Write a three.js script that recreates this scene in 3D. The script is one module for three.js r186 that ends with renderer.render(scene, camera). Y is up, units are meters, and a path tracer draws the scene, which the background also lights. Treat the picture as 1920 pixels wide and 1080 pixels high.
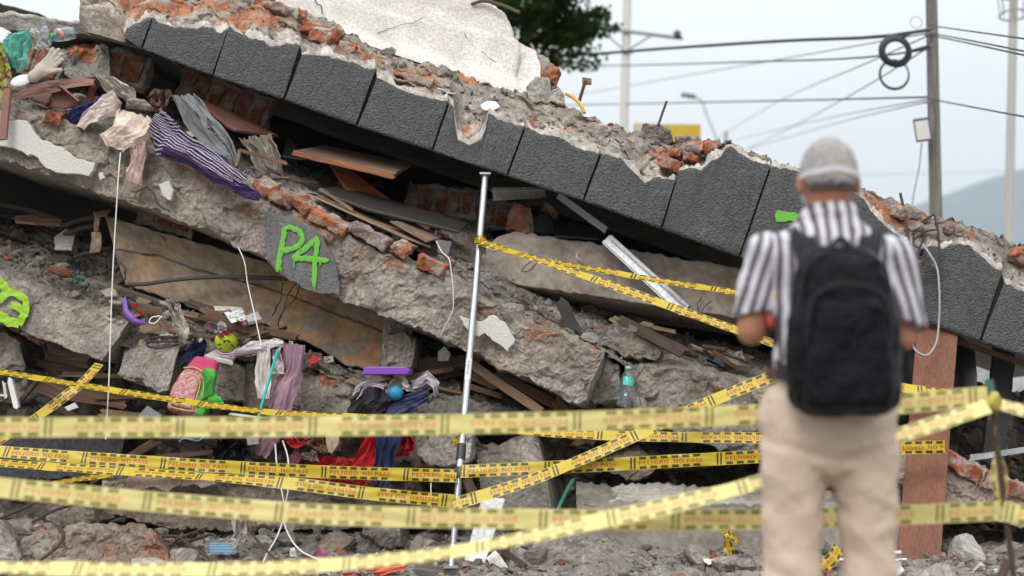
import * as THREE from 'three';
import { ImprovedNoise } from 'three/addons/math/ImprovedNoise.js';
import { MarchingCubes } from 'three/addons/objects/MarchingCubes.js';
import { mergeGeometries, mergeVertices, toCreasedNormals } from 'three/addons/utils/BufferGeometryUtils.js';

// ---------------------------------------------------------------- camera, sky, sun, exposure
const scene = new THREE.Scene();
const FOV = 20, FPX = 540 / Math.tan(FOV * Math.PI / 360), HZ = 800, CAMY = 0.82;
const PITCH = Math.atan((HZ - 540) / FPX);
const camera = new THREE.PerspectiveCamera(FOV, 16 / 9, 0.1, 20000);
camera.position.set(0, CAMY, 0);
camera.rotation.set(PITCH, 0, 0);
camera.focus = 10.0; camera.userData.fStop = 1.35;
camera.updateMatrixWorld();
const renderer = new THREE.WebGLRenderer();
renderer.toneMapping = THREE.LinearToneMapping;
renderer.toneMappingExposure = 1.42;
renderer.shadowMap.enabled = true;
{ // overcast sky: pale, a little brighter overhead than at the horizon
  const w = 256, h = 128, data = new Float32Array(w * h * 4), ns = new ImprovedNoise();
  for (let j = 0; j < h; j++) for (let i = 0; i < w; i++) {
    const el = (j / (h - 1) - 0.5) * Math.PI, az = i / w * Math.PI * 2;
    const s = Math.max(0, Math.sin(el));
    const c = Math.cos(el), x = c * Math.cos(az), y = Math.sin(el), z = c * Math.sin(az);
    let cl = ns.noise(x * 2.2, y * 4, z * 2.2) + 0.5 * ns.noise(x * 5, y * 9, z * 5) + 0.25 * ns.noise(x * 11, y * 20, z * 11);
    const L = (0.48 + 1.45 * s) * (1 + 0.05 * cl);
    const k = (j * w + i) * 4;
    if (el < -0.02) { data[k] = 0.30; data[k + 1] = 0.29; data[k + 2] = 0.27; }
    else { data[k] = L * 0.975; data[k + 1] = L * 1.0; data[k + 2] = L * 1.02; }
    data[k + 3] = 1;
  }
  const t = new THREE.DataTexture(data, w, h, THREE.RGBAFormat, THREE.FloatType);
  t.mapping = THREE.EquirectangularReflectionMapping; t.magFilter = THREE.LinearFilter; t.needsUpdate = true;
  scene.background = t; scene.environment = t;
}
const sun = new THREE.DirectionalLight(new THREE.Color(1, 0.95, 0.88), 1.5);
sun.position.set(-5, 14, 6); sun.target.position.set(0, 1, -10);
sun.castShadow = true; sun.shadow.radius = 40; sun.shadow.mapSize.set(2048, 2048);
Object.assign(sun.shadow.camera, { left: -14, right: 14, top: 14, bottom: -14, near: 1, far: 60 });
scene.add(sun, sun.target);

// ---------------------------------------------------------------- placing helpers
const V = (x, y, z) => new THREE.Vector3(x, y, z);
const TH = 7.5 * Math.PI / 180, NX = -Math.sin(TH), NZ = Math.cos(TH);
const NRM = V(NX, 0, NZ), AX = V(Math.cos(TH), 0, Math.sin(TH)), UP = V(0, 1, 0);
const D0 = 10.2 * NZ;
const cP = Math.cos(PITCH), sP = Math.sin(PITCH);
function ray(px, py) { const x = (px - 960) / FPX, y = (540 - py) / FPX; return V(x, y * cP + sP, y * sP - cP); }
// a point on the collapsed front (o = metres behind its plane)
function W(px, py, o = 0) { const r = ray(px, py), t = -(D0 + o) / (r.x * NX + r.z * NZ); return V(r.x * t, CAMY + r.y * t, r.z * t); }
// a point at a given distance from the camera
function at(px, py, d) { const r = ray(px, py); return V(r.x * d, CAMY + r.y * d, r.z * d); }
const w3 = (a) => a.isVector3 ? a : W(a[0], a[1], a[2] || 0);
function mulberry(a) { return () => { a |= 0; a = a + 0x6D2B79F5 | 0; let t = Math.imul(a ^ a >>> 15, 1 | a); t = t + Math.imul(t ^ t >>> 7, 61 | t) ^ t; return ((t ^ t >>> 14) >>> 0) / 4294967296; }; }
const R = mulberry(20160416);
const rr = (a, b) => a + (b - a) * R();
const lerp = (a, b, t) => a + (b - a) * t, clamp = (x, a = 0, b = 1) => Math.min(b, Math.max(a, x));
const sm = (a, b, x) => { const t = clamp((x - a) / (b - a)); return t * t * (3 - 2 * t); };
const mix3 = (a, b, t) => [lerp(a[0], b[0], t), lerp(a[1], b[1], t), lerp(a[2], b[2], t)];
const NS = new ImprovedNoise();
const n3 = (x, y, z) => NS.noise(x, y, z);
function fbm(x, y, z, o = 4) { let s = 0, a = 1, f = 1; for (let i = 0; i < o; i++) { s += a * NS.noise(x * f + i * 7.3, y * f + i * 3.1, z * f + i * 5.7); a *= 0.5; f *= 2.03; } return s; }
const hash3 = (i, j, k) => { let h = Math.imul(i, 374761393) + Math.imul(j, 668265263) + Math.imul(k, 1274126177); h = Math.imul(h ^ h >>> 13, 1274126177); return ((h ^ h >>> 16) >>> 0) / 4294967296; };
function worley(x, y, z) { // distance to nearest feature and that feature's random value
  const X = Math.floor(x), Y = Math.floor(y), Z = Math.floor(z); let d = 9, id = 0;
  for (let i = -1; i < 2; i++) for (let j = -1; j < 2; j++) for (let k = -1; k < 2; k++) {
    const a = X + i, b = Y + j, c = Z + k, h = hash3(a, b, c), h2 = hash3(b + 31, c, a), h3 = hash3(c, a + 17, b);
    const q = (a + h - x) ** 2 + (b + h2 - y) ** 2 + (c + h3 - z) ** 2; if (q < d) { d = q; id = h; }
  }
  return [Math.sqrt(d), id];
}

// ---------------------------------------------------------------- scene helpers
const taken = {};
function numbered(n) { if (!(n in taken)) { taken[n] = 0; return n; } return n + '_' + String(++taken[n]).padStart(3, '0'); }
function obj(name, geo, m, parent) { const o = new THREE.Mesh(geo, m); o.name = parent ? name : numbered(name); o.castShadow = o.receiveShadow = true; (parent || scene).add(o); return o; }
function tag(o, label, category, group, kind) { Object.assign(o.userData, { label, category }); if (group) o.userData.group = group; if (kind) o.userData.kind = kind; return o; }
function thing(name, label, category, group) { const g = new THREE.Group(); g.name = numbered(name); scene.add(g); return tag(g, label, category, group); }
function structure(name, geo, m, label) { const o = obj(name, geo, m); o.userData.kind = 'structure'; if (label) o.userData.label = label; return o; }

// ---------------------------------------------------------------- textures
function tileNoise(seed) { // tileable value noise
  const r = mulberry(seed), P = new Float32Array(65536); for (let i = 0; i < 65536; i++) P[i] = r();
  return (u, v, n) => { const x = u * n, y = v * n, xi = Math.floor(x), yi = Math.floor(y); let fx = x - xi, fy = y - yi; fx = fx * fx * (3 - 2 * fx); fy = fy * fy * (3 - 2 * fy);
    const g = (i, j) => P[(((i % n + n) % n) * 251 + ((j % n + n) % n) * 7919 + n * 13) & 65535];
    return lerp(lerp(g(xi, yi), g(xi + 1, yi), fx), lerp(g(xi, yi + 1), g(xi + 1, yi + 1), fx), fy); };
}
function tex(size, fn, color) {
  const d = new Uint8Array(size * size * 4);
  for (let j = 0; j < size; j++) for (let i = 0; i < size; i++) { const c = fn(i / size, j / size), k = (j * size + i) * 4; const a = Array.isArray(c) ? c : [c, c, c]; for (let q = 0; q < 3; q++) d[k + q] = clamp(a[q]) * 255; d[k + 3] = 255; }
  const t = new THREE.DataTexture(d, size, size); t.wrapS = t.wrapT = THREE.RepeatWrapping; t.magFilter = THREE.LinearFilter; t.minFilter = THREE.LinearMipmapLinearFilter; t.generateMipmaps = true;
  if (color) t.colorSpace = THREE.SRGBColorSpace; t.needsUpdate = true; return t;
}
const rep = (t, s, s2) => { const c = t.clone(); c.repeat.set(s, s2 || s); c.needsUpdate = true; return c; };
const tn = tileNoise(11);
const fb = (u, v, n, o = 5) => { let s = 0, a = 0.5; for (let i = 0; i < o; i++) { s += a * tn(u, v, n); a *= 0.5; n *= 2; } return s / (1 - Math.pow(0.5, o)); };
const T = {};
T.mottle = tex(512, (u, v) => { const a = fb(u, v, 5), b = fb(u, v, 40, 3), sp = tn(u, v, 230); return 0.62 + 0.36 * a + 0.22 * (b - 0.5) + (sp > 0.93 ? 0.1 : sp < 0.08 ? -0.16 : 0) + 0.05; }, true);
T.rough = tex(512, (u, v) => { const a = fb(u, v, 12, 6), p = tn(u, v, 70), p2 = tn(u, v, 120); return 0.15 + 0.9 * a - (p > 0.78 ? (p - 0.78) * 1.5 : 0) - (p2 > 0.85 ? 0.2 : 0); });
T.stucco = tex(512, (u, v) => { const w = 0.02 * (tn(u, v, 16) - 0.5); const a = tn(u + w, v - w, 52), b = tn(u - w, v + w, 90), c = tn(u, v, 180); return clamp(0.55 * Math.pow(a, 1.3) + 0.35 * b + 0.18 * c); });
T.stuccoC = tex(256, (u, v) => { const a = fb(u, v, 3), b = tn(u, v, 60); return 0.74 + 0.22 * (a - 0.4) + 0.18 * b; }, true);
T.wood = tex(512, (u, v) => { const w = 0.06 * fb(u, v, 4, 3), g = fb(u * 0.06 + w * 0.2, v + w, 48, 4), l = tn(u * 0.02, v + w * 0.6, 90); return 0.5 + 0.5 * g - 0.25 * (l > 0.75 ? (l - 0.75) * 3 : 0); }, true);
T.weave = tex(256, (u, v) => 0.5 + 0.25 * Math.sin(u * 2 * Math.PI * 64) * Math.cos(v * 2 * Math.PI * 64) + 0.4 * (fb(u, v, 8, 4) - 0.5));
function canvasTex(w, h, draw) { const c = document.createElement('canvas'); c.width = w; c.height = h; const x = c.getContext('2d'); draw(x, w, h); const t = new THREE.CanvasTexture(c); t.colorSpace = THREE.SRGBColorSpace; t.wrapS = t.wrapT = THREE.RepeatWrapping; return t; }

// ---------------------------------------------------------------- materials (colours linear unless hex)
const lin = (r, g, b) => new THREE.Color().setRGB(r, g, b);
const SM = (o) => new THREE.MeshStandardMaterial({ side: THREE.DoubleSide, ...o });
const M = {
  concrete: SM({ vertexColors: true, map: rep(T.mottle, 1.1), bumpMap: rep(T.rough, 2.6), bumpScale: 0.022, roughness: 0.97 }),
  smooth: SM({ vertexColors: true, map: rep(T.mottle, 0.8), bumpMap: rep(T.rough, 1.2), bumpScale: 0.004, roughness: 0.9 }),
  stucco: SM({ color: lin(0.125, 0.124, 0.127), map: rep(T.stuccoC, 1.3), bumpMap: rep(T.stucco, 2.3), bumpScale: 0.017, roughness: 0.85 }),
  rubble: SM({ vertexColors: true, map: rep(T.mottle, 2.3), bumpMap: rep(T.rough, 3.5), bumpScale: 0.012, roughness: 1 }),
  stone: SM({ color: 0xffffff, map: rep(T.mottle, 2), bumpMap: rep(T.rough, 2), bumpScale: 0.006, roughness: 1 }),
  plaster: SM({ color: lin(0.5, 0.485, 0.46), bumpMap: rep(T.stucco, 2), bumpScale: 0.0035, roughness: 0.85 }),
  paintWhite: SM({ color: lin(0.8, 0.765, 0.715), map: rep(T.stuccoC, 1.7), bumpMap: rep(T.stucco, 2.4), bumpScale: 0.0014, roughness: 0.75 }),
};
const cloth = (r, g, b, rough = 0.95) => SM({ color: lin(r, g, b), bumpMap: rep(T.weave, 3), bumpScale: 0.004, roughness: rough });
const clothV = SM({ vertexColors: true, bumpMap: rep(T.weave, 3), bumpScale: 0.004, roughness: 0.95 });
const plainV = SM({ vertexColors: true, roughness: 0.7 });
const wood = (r, g, b, s = 1.5) => SM({ color: lin(r, g, b), map: rep(T.wood, s), bumpMap: rep(T.wood, s), bumpScale: 0.003, roughness: 0.75 });
const plain = (r, g, b, rough = 0.6, metal = 0) => SM({ color: lin(r, g, b), roughness: rough, metalness: metal, map: rep(T.stuccoC, 0.9) });
const bare = (r, g, b, rough = 0.6, metal = 0) => SM({ color: lin(r, g, b), roughness: rough, metalness: metal });
const mat = (name, make) => M[name] || (M[name] = make());

// ---------------------------------------------------------------- geometry helpers
function gridGeo(nu, nv, fn, uvs) { // fn(i/nu, j/nv) -> [Vector3, colour?]
  const n = (nu + 1) * (nv + 1), pos = new Float32Array(n * 3), col = new Float32Array(n * 3), uv = new Float32Array(n * 2); let hasC = false;
  for (let i = 0; i <= nu; i++) for (let j = 0; j <= nv; j++) { const k = i * (nv + 1) + j, [p, c] = fn(i / nu, j / nv); pos[k * 3] = p.x; pos[k * 3 + 1] = p.y; pos[k * 3 + 2] = p.z; if (c) { hasC = true; col.set(c, k * 3); } }
  const D = (a, b) => Math.hypot(pos[a * 3] - pos[b * 3], pos[a * 3 + 1] - pos[b * 3 + 1], pos[a * 3 + 2] - pos[b * 3 + 2]);
  const mid = nv >> 1, mi = nu >> 1; let su = 0;
  const us = [0]; for (let i = 1; i <= nu; i++) { su += D(i * (nv + 1) + mid, (i - 1) * (nv + 1) + mid); us.push(su); }
  const vs = [0]; let sv = 0; for (let j = 1; j <= nv; j++) { sv += D(mi * (nv + 1) + j, mi * (nv + 1) + j - 1); vs.push(sv); }
  for (let i = 0; i <= nu; i++) for (let j = 0; j <= nv; j++) { const k = i * (nv + 1) + j; if (uvs) { uv[k * 2] = i / nu * uvs[0]; uv[k * 2 + 1] = j / nv * uvs[1]; } else { uv[k * 2] = us[i]; uv[k * 2 + 1] = vs[j]; } }
  const idx = []; for (let i = 0; i < nu; i++) for (let j = 0; j < nv; j++) { const a = i * (nv + 1) + j, b = a + nv + 1; idx.push(a, b, a + 1, b, b + 1, a + 1); }
  const g = new THREE.BufferGeometry(); g.setAttribute('position', new THREE.BufferAttribute(pos, 3)); g.setAttribute('uv', new THREE.BufferAttribute(uv, 2));
  if (hasC) g.setAttribute('color', new THREE.BufferAttribute(col, 3));
  g.setIndex(idx); g.computeVertexNormals(); return g;
}
function polyAt(P, t, byX) { // point on a px polyline at fraction t
  if (byX) { const x = lerp(byX[0], byX[1], t); let i = 0; while (i < P.length - 2 && P[i + 1][0] < x) i++; const a = P[i], b = P[i + 1], s = (x - a[0]) / ((b[0] - a[0]) || 1); return [x, lerp(a[1], b[1], s), lerp(a[2] || 0, b[2] || 0, clamp(s)), lerp(a[3] || 0, b[3] || 0, clamp(s)), lerp(a[4] || 0, b[4] || 0, clamp(s))]; }
  if (!P.L) { let s = 0; P.L = [0]; for (let i = 1; i < P.length; i++) { s += Math.hypot(P[i][0] - P[i - 1][0], P[i][1] - P[i - 1][1]) || 1e-6; P.L.push(s); } }
  const s = t * P.L[P.length - 1]; let i = 0; while (i < P.length - 2 && P.L[i + 1] < s) i++;
  const f = clamp((s - P.L[i]) / (P.L[i + 1] - P.L[i])); return [lerp(P[i][0], P[i + 1][0], f), lerp(P[i][1], P[i + 1][1], f), lerp(P[i][2] || 0, P[i + 1][2] || 0, f), lerp(P[i][3] || 0, P[i + 1][3] || 0, f), lerp(P[i][4] || 0, P[i + 1][4] || 0, f)];
}
// A body spanned between rails (polylines on the collapsed front): rough, coloured per vertex.
// amp/freq: fracture relief; chip: chunky relief; jag: [px per rail] raggedness; col(p, r, u): colour, r = rail position
function loft(o) {
  const { rails, n, nu, byX, amp = 0.02, freq = 6, chip = 0, chipF = 7, jag = [], jagF = 0.05, col, caps = true, ampAt } = o;
  const nv = n.reduce((a, b) => a + b, 0), seed = o.seed || 0;
  const rp = []; for (let k = 0; k < n.length; k++) for (let j = 0; j < n[k]; j++) rp.push(k + j / n[k]); rp.push(n.length);
  const base = (u, r) => { const k = Math.min(n.length - 1, Math.floor(r)), f = r - k; const q = (kk) => { const a = polyAt(rails[kk], u, byX); if (jag[kk]) a[1] += jag[kk] * fbm(a[0] * jagF, kk * 9 + seed, 3.3, 4) * 1.4; const w = W(a[0], a[1], a[2]); w.addScaledVector(NRM, -a[3]); w.y += a[4]; return w; }; return f === 0 ? q(k) : q(k).lerp(q(k + 1), f); };
  const dis = (p, r, u) => { const m = ampAt ? ampAt(r, u, p) : 1; const A = amp * m, x = p.x * freq + seed, y = p.y * freq, z = p.z * freq; const q = p.clone();
    let a = A * (0.8 * fbm(x, y, z, 6) + 0.7 * Math.abs(n3(x * 1.3 + 7, y * 1.3, z * 1.3)) + 0.45 * Math.abs(n3(x * 4.3, y * 4.3 + 5, z * 4.3)) + 0.25 * n3(x * 11, y * 11, z * 11) - 0.3); if (chip) { const wv = worley(p.x * chipF + seed, p.y * chipF + 0.3 * fbm(x, y, z, 2), p.z * chipF); a += chip * m * (wv[1] - 0.5 - 0.5 * wv[0]); }
    q.addScaledVector(NRM, a); q.x += A * 0.5 * n3(x + 50, y, z); q.y += A * 0.7 * fbm(x, y + 40, z, 3); return q; };
  const C = (p, r, u) => col ? col(p, r, u) : [0.4, 0.37, 0.33];
  const gs = [gridGeo(nu, nv, (u, v) => { const r = rp[Math.round(v * nv)], p = base(u, r); return [dis(p, r, u), C(p, r, u)]; })];
  if (caps) for (const e of [0, 1]) { // end faces: fan rings from the section towards its middle
    const mid = V(0, 0, 0); for (const r of rp) mid.addScaledVector(base(e, r), 1 / rp.length);
    const R2 = [...rp, 0]; const m = 10;
    gs.push(gridGeo(R2.length - 1, m, (u, v) => { const r = R2[Math.round(u * (R2.length - 1))], p = base(e, r).lerp(mid, v); return [dis(p, r, e), C(p, r, e)]; }));
  }
  return gs.length > 1 ? mergeGeometries(gs) : gs[0];
}
function chipBox(w, h, d, amp = 0.004, seg = 5, seed = 0) {
  const s = (q) => Math.max(1, Math.min(16, Math.round(q / Math.max(w, h, d) * seg)));
  const g = new THREE.BoxGeometry(w, h, d, s(w), s(h), s(d)), p = g.attributes.position;
  for (let i = 0; i < p.count; i++) { const x = p.getX(i), y = p.getY(i), z = p.getZ(i), f = 14; const a = amp * fbm(x * f + seed, y * f + seed * 2, z * f, 3); const e = 1 - amp * 0.6 / Math.max(w, h, d) * ((Math.abs(x) > w * 0.49) + (Math.abs(y) > h * 0.49) + (Math.abs(z) > d * 0.49) > 1 ? 1 : 0); p.setXYZ(i, x * e + a, y * e + amp * fbm(y * f, x * f + seed, z * f, 3), z * e + amp * fbm(z * f, y * f, x * f + seed, 3)); }
  const uv = g.attributes.uv, nn = g.attributes.normal; for (let i = 0; i < p.count; i++) { const ax = Math.abs(nn.getX(i)), ay = Math.abs(nn.getY(i)); const a = ax > 0.5 ? [p.getZ(i), p.getY(i)] : ay > 0.5 ? [p.getX(i), p.getZ(i)] : [p.getX(i), p.getY(i)]; uv.setXY(i, a[0] + seed * 0.37, a[1] + seed * 0.21); }
  g.computeVertexNormals(); return g;
}
function rockGeo(seed, detail, flat = 0.7) { // fractured lump: a random convex body with rough faces, radius about 1
  const r = mulberry(seed * 977 + 5), planes = []; const m = 9 + Math.floor(r() * 5);
  for (let i = 0; i < m; i++) { const z = 2 * r() - 1, a = r() * 6.283, s = Math.sqrt(1 - z * z); planes.push([s * Math.cos(a), z, s * Math.sin(a), 0.55 + 0.45 * r()]); }
  let g = new THREE.IcosahedronGeometry(1, detail); g.deleteAttribute('normal'); g = mergeVertices(g); const p = g.attributes.position, uv = g.attributes.uv;
  for (let i = 0; i < p.count; i++) { const d = V(p.getX(i), p.getY(i), p.getZ(i)).normalize(); let q = 1.15; for (const k of planes) { const c = d.x * k[0] + d.y * k[1] + d.z * k[2]; if (c > 0.05) q = Math.min(q, k[3] / c); }
    q *= 1 + 0.12 * fbm(d.x * 2.2 + seed, d.y * 2.2, d.z * 2.2, detail > 2 ? 4 : 2); p.setXYZ(i, d.x * q, d.y * q * flat, d.z * q); uv.setXY(i, d.x * 0.5 + d.z * 0.3, d.y * 0.5 + d.z * 0.2); }
  return toCreasedNormals(g, 0.42);
}
function tubeGeo(pts, r, seg = 0, rad = 8, closed = false) { const P = pts.map(w3), c = P.length === 2 ? new THREE.LineCurve3(P[0], P[1]) : new THREE.CatmullRomCurve3(P, closed, 'centripetal'); return new THREE.TubeGeometry(c, seg || Math.max(2, P.length * 8), r, rad, closed); }
// a bar with a rectangular section from A to B
function barMatrix(A, B, roll = 0, face) { const x = B.clone().sub(A).normalize(); let z = (face || NRM).clone(); z.addScaledVector(x, -z.dot(x)).normalize(); const y = z.clone().cross(x); const m = new THREE.Matrix4().makeBasis(x, y, z); m.multiply(new THREE.Matrix4().makeRotationX(roll)); m.setPosition(A.clone().lerp(B, 0.5)); return m; }
function barGeo(a, b, w, t, roll = 0, amp = 0.003, seg = 14) {
  const A = w3(a), B = w3(b), L = A.distanceTo(B), sd = Math.abs(A.x * 7.7 + A.y * 3.1); if (amp < 0.003) return chipBox(L, w, t, amp, seg, sd).applyMatrix4(barMatrix(A, B, roll));
  const g = new THREE.BoxGeometry(L, w, t, Math.max(6, Math.min(24, Math.round(L / 0.03))), 5, 2), p = g.attributes.position, uv = g.attributes.uv;
  for (let i = 0; i < p.count; i++) { let x = p.getX(i), y = p.getY(i), z = p.getZ(i); const e = sm(0.36, 0.5, Math.abs(x) / L); uv.setXY(i, x + sd, y + z + sd * 0.7); x += Math.sign(x) * e * Math.min(0.5 * w + 0.01, 0.05) * fbm(y * 38 + sd, z * 10, sd + Math.sign(x), 2) * 1.6; const k = 1 + 0.12 * fbm(x * 9 + sd, Math.sign(y) * 3, sd, 3); p.setXYZ(i, x, y * k + 0.25 * w * n3(x * 1.7 + sd, sd, 1) * 0.5, z * (1 + 0.15 * n3(x * 12, y * 30, sd)) + 0.02 * L * n3(x * 1.3 / Math.max(L, 0.1), sd, 2)); }
  g.computeVertexNormals(); return g.applyMatrix4(barMatrix(A, B, roll)); }
// cloth between two side rails, gathered into folds across its width
function clothGeo(L, Rr, o = {}) {
  const { nu = 60, nv = 40, folds = 4, amp = 0.025, crumple = 0.012, seed = 1, col, freq = 9, bulge = 0 } = o;
  return gridGeo(nu, nv, (u, v) => {
    const ue = clamp(u * (1 + 0.07 * n3(v * 4 + seed, seed, 3) + 0.04 * n3(v * 11, seed, 5))), a = polyAt(L, ue), b = polyAt(Rr, ue); const ve = v + (1 - v) * 0.1 * n3(u * 4, seed, 1) - v * 0.1 * n3(u * 4, seed + 6, 1), p = W(a[0], a[1], a[2]).lerp(W(b[0], b[1], b[2]), ve);
    const wv = v + 0.16 * n3(u * 2.1 + seed, v * 1.5, seed * 1.7), r1 = 1 - 2.6 * Math.abs(n3(wv * folds * 1.5 + seed * 3.1, u * 1.2, seed)), r2 = 1 - 2.2 * Math.abs(n3(wv * folds * 3 + u * 2, u * 2.4, seed + 5));
    const f = amp * (1.1 * r1 + 0.45 * r2 + 0.8 * n3(wv * folds * 0.7, u * 2, seed + 8));
    p.addScaledVector(NRM, f + bulge * Math.sin(Math.PI * v) * Math.sin(Math.PI * clamp(u * 1.1)) + crumple * fbm(p.x * freq + seed, p.y * freq, v * 5, 4));
    p.y += crumple * 0.6 * fbm(p.x * freq, p.y * freq + 9, seed, 3) + 0.3 * f; p.x += crumple * 0.7 * fbm(p.y * freq, p.x * freq, seed + 4, 3);
    return [p, col ? col(u, v, p) : null];
  });
}
function sheetGeo(pts, o = {}) { // thin irregular plate from a px outline with a real thickness
  const P = pts.map(w3), c = V(0, 0, 0); P.forEach((p) => c.addScaledVector(p, 1 / P.length));
  const nrm = V(0, 0, 0); P.forEach((p, i) => nrm.add(p.clone().sub(c).cross(P[(i + 1) % P.length].clone().sub(c)))); nrm.normalize(); if (nrm.dot(NRM) < 0) nrm.negate();
  const x = AX.clone().addScaledVector(nrm, -AX.dot(nrm)).normalize(), y = nrm.clone().cross(x);
  const sh = new THREE.Shape(P.map((p) => { const d = p.clone().sub(c); return new THREE.Vector2(d.dot(x), d.dot(y)); }));
  const t = o.t || 0.012, b = Math.min(t * 0.25, 0.004); const g = new THREE.ExtrudeGeometry(sh, { depth: t - 2 * b, bevelEnabled: true, bevelThickness: b, bevelSize: b, bevelSegments: 1 });
  g.applyMatrix4(new THREE.Matrix4().makeBasis(x, y, nrm).setPosition(c.addScaledVector(nrm, -t / 2))); return g;
}
// refine a coarse outline into a ragged one
function ragged(pts, step = 7, amp = 3, seed = 0, closed = true) { const out = []; const n = pts.length; for (let i = 0; i < (closed ? n : n - 1); i++) { const a = pts[i], b = pts[(i + 1) % n], L = Math.hypot(b[0] - a[0], b[1] - a[1]), m = Math.max(1, Math.round(L / step)); for (let k = 0; k < m; k++) { const t = k / m, x = lerp(a[0], b[0], t), y = lerp(a[1], b[1], t); out.push([x + amp * fbm(x * 0.06, y * 0.06, seed, 3), y + amp * fbm(x * 0.06, y * 0.06, seed + 8, 3), lerp(a[2] || 0, b[2] || 0, t)]); } } if (!closed) out.push(pts[n - 1]); return out; }
function tint(g, fn) { const p = g.attributes.position, c = new Float32Array(p.count * 3); for (let i = 0; i < p.count; i++) c.set(typeof fn === 'function' ? fn(V(p.getX(i), p.getY(i), p.getZ(i))) : fn, i * 3); g.setAttribute('color', new THREE.BufferAttribute(c, 3)); return g; }
const brickV = SM({ vertexColors: true, map: rep(T.mottle, 2), bumpMap: rep(T.rough, 3), bumpScale: 0.02, roughness: 1 });
const brickTint = (g, k = 0, base = [0.47, 0.155, 0.07]) => tint(g, (p) => mix3(mix3(base, [base[0] * 0.6, base[1] * 0.55, base[2] * 0.6], sm(0, 0.5, fbm(p.x * 16 + k, p.y * 16, p.z * 16, 3))), [0.42, 0.38, 0.34], 0.85 * sm(-0.02, 0.35, fbm(p.x * 8 + k * 3, p.y * 10, p.z * 8, 4))));
const GREY = [0.36, 0.315, 0.27], WARM = [0.42, 0.335, 0.26], DUST = [0.40, 0.375, 0.345], PALE = [0.56, 0.50, 0.44], RED = [0.46, 0.15, 0.07], DARK = [0.17, 0.155, 0.14], BROWN = [0.30, 0.21, 0.14];
// broken concrete: dusty grey with warm and dark patches, optional brick-coloured ones
function concreteCol(base = GREY, o = {}) { const { warm = 0.5, red = -1, f = 2.3, alt = WARM, dark = 0.35, seed = 0 } = o; return (p) => { let c = mix3(base, alt, sm(-0.1, 0.6, fbm(p.x * f + seed, p.y * f, p.z * f, 4)) * warm); c = mix3(c, [c[0] * 0.55, c[1] * 0.53, c[2] * 0.5], dark * sm(0.1, 0.7, fbm(p.x * 5 + 30 + seed, p.y * 5, p.z * 5, 4))); c = mix3(c, PALE, 0.45 * sm(0.25, 0.7, fbm(p.x * 7 + 60, p.y * 7 + seed, p.z * 7, 4))); if (red > -1) c = mix3(c, RED, 0.85 * sm(red, red + 0.18, fbm(p.x * 3.5 + 90 + seed, p.y * 5, p.z * 3.5, 4))); return c; }; }
// ================================================================ SETTING
const GY = -0.05;
{
  const g = new THREE.PlaneGeometry(6000, 6000, 1, 1).rotateX(-Math.PI / 2); g.translate(0, GY, -2500);
  const uv = g.attributes.uv; for (let i = 0; i < uv.count; i++) uv.setXY(i, uv.getX(i) * 6000, uv.getY(i) * 6000);
  structure('ground', g, SM({ color: lin(0.30, 0.275, 0.245), map: rep(T.mottle, 0.6), bumpMap: rep(T.rough, 0.9), bumpScale: 0.03, roughness: 1 }));
}
{ // far mountains
  const g = gridGeo(160, 12, (u, v) => { const px = lerp(-3200, 5200, u); const ridge = 330 + 70 * Math.sin(px * 0.0019 + 0.2) + 110 * sm(1900, 1300, px) - 18 * fbm(px * 0.004, 1, 2, 5) * 3 + (px < 1500 ? 60 : 0) * sm(1500, 1000, px); const top = px > 1560 ? polyAt([[1560, 470], [1640, 422], [1700, 388], [1780, 364], [1840, 340], [1880, 324], [1960, 314], [2300, 330], [3000, 300], [5200, 380]], (px - 1560) / 3640, [1560, 5200])[1] + 5 * fbm(px * 0.012, 3, 1, 4) : Math.max(ridge, 470); const d = 4200; const p = at(px, lerp(805, top, v), d + v * 900 + 150 * fbm(u * 20, v * 3, 1, 4) * v); return [p]; });
  structure('mountain', g, SM({ color: lin(0.06, 0.10, 0.10), roughness: 1, map: rep(T.mottle, 0.002) }));
}
scene.fog = new THREE.FogExp2(new THREE.Color(0.78, 0.89, 1.0), 0.00016);

// ================================================================ THE COLLAPSED BUILDING
const off = (P, dx, dy, dz = 0, push = 0, up = 0) => P.map((a) => [a[0] + dx, a[1] + dy, (a[2] || 0) + dz, push, up]);
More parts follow.
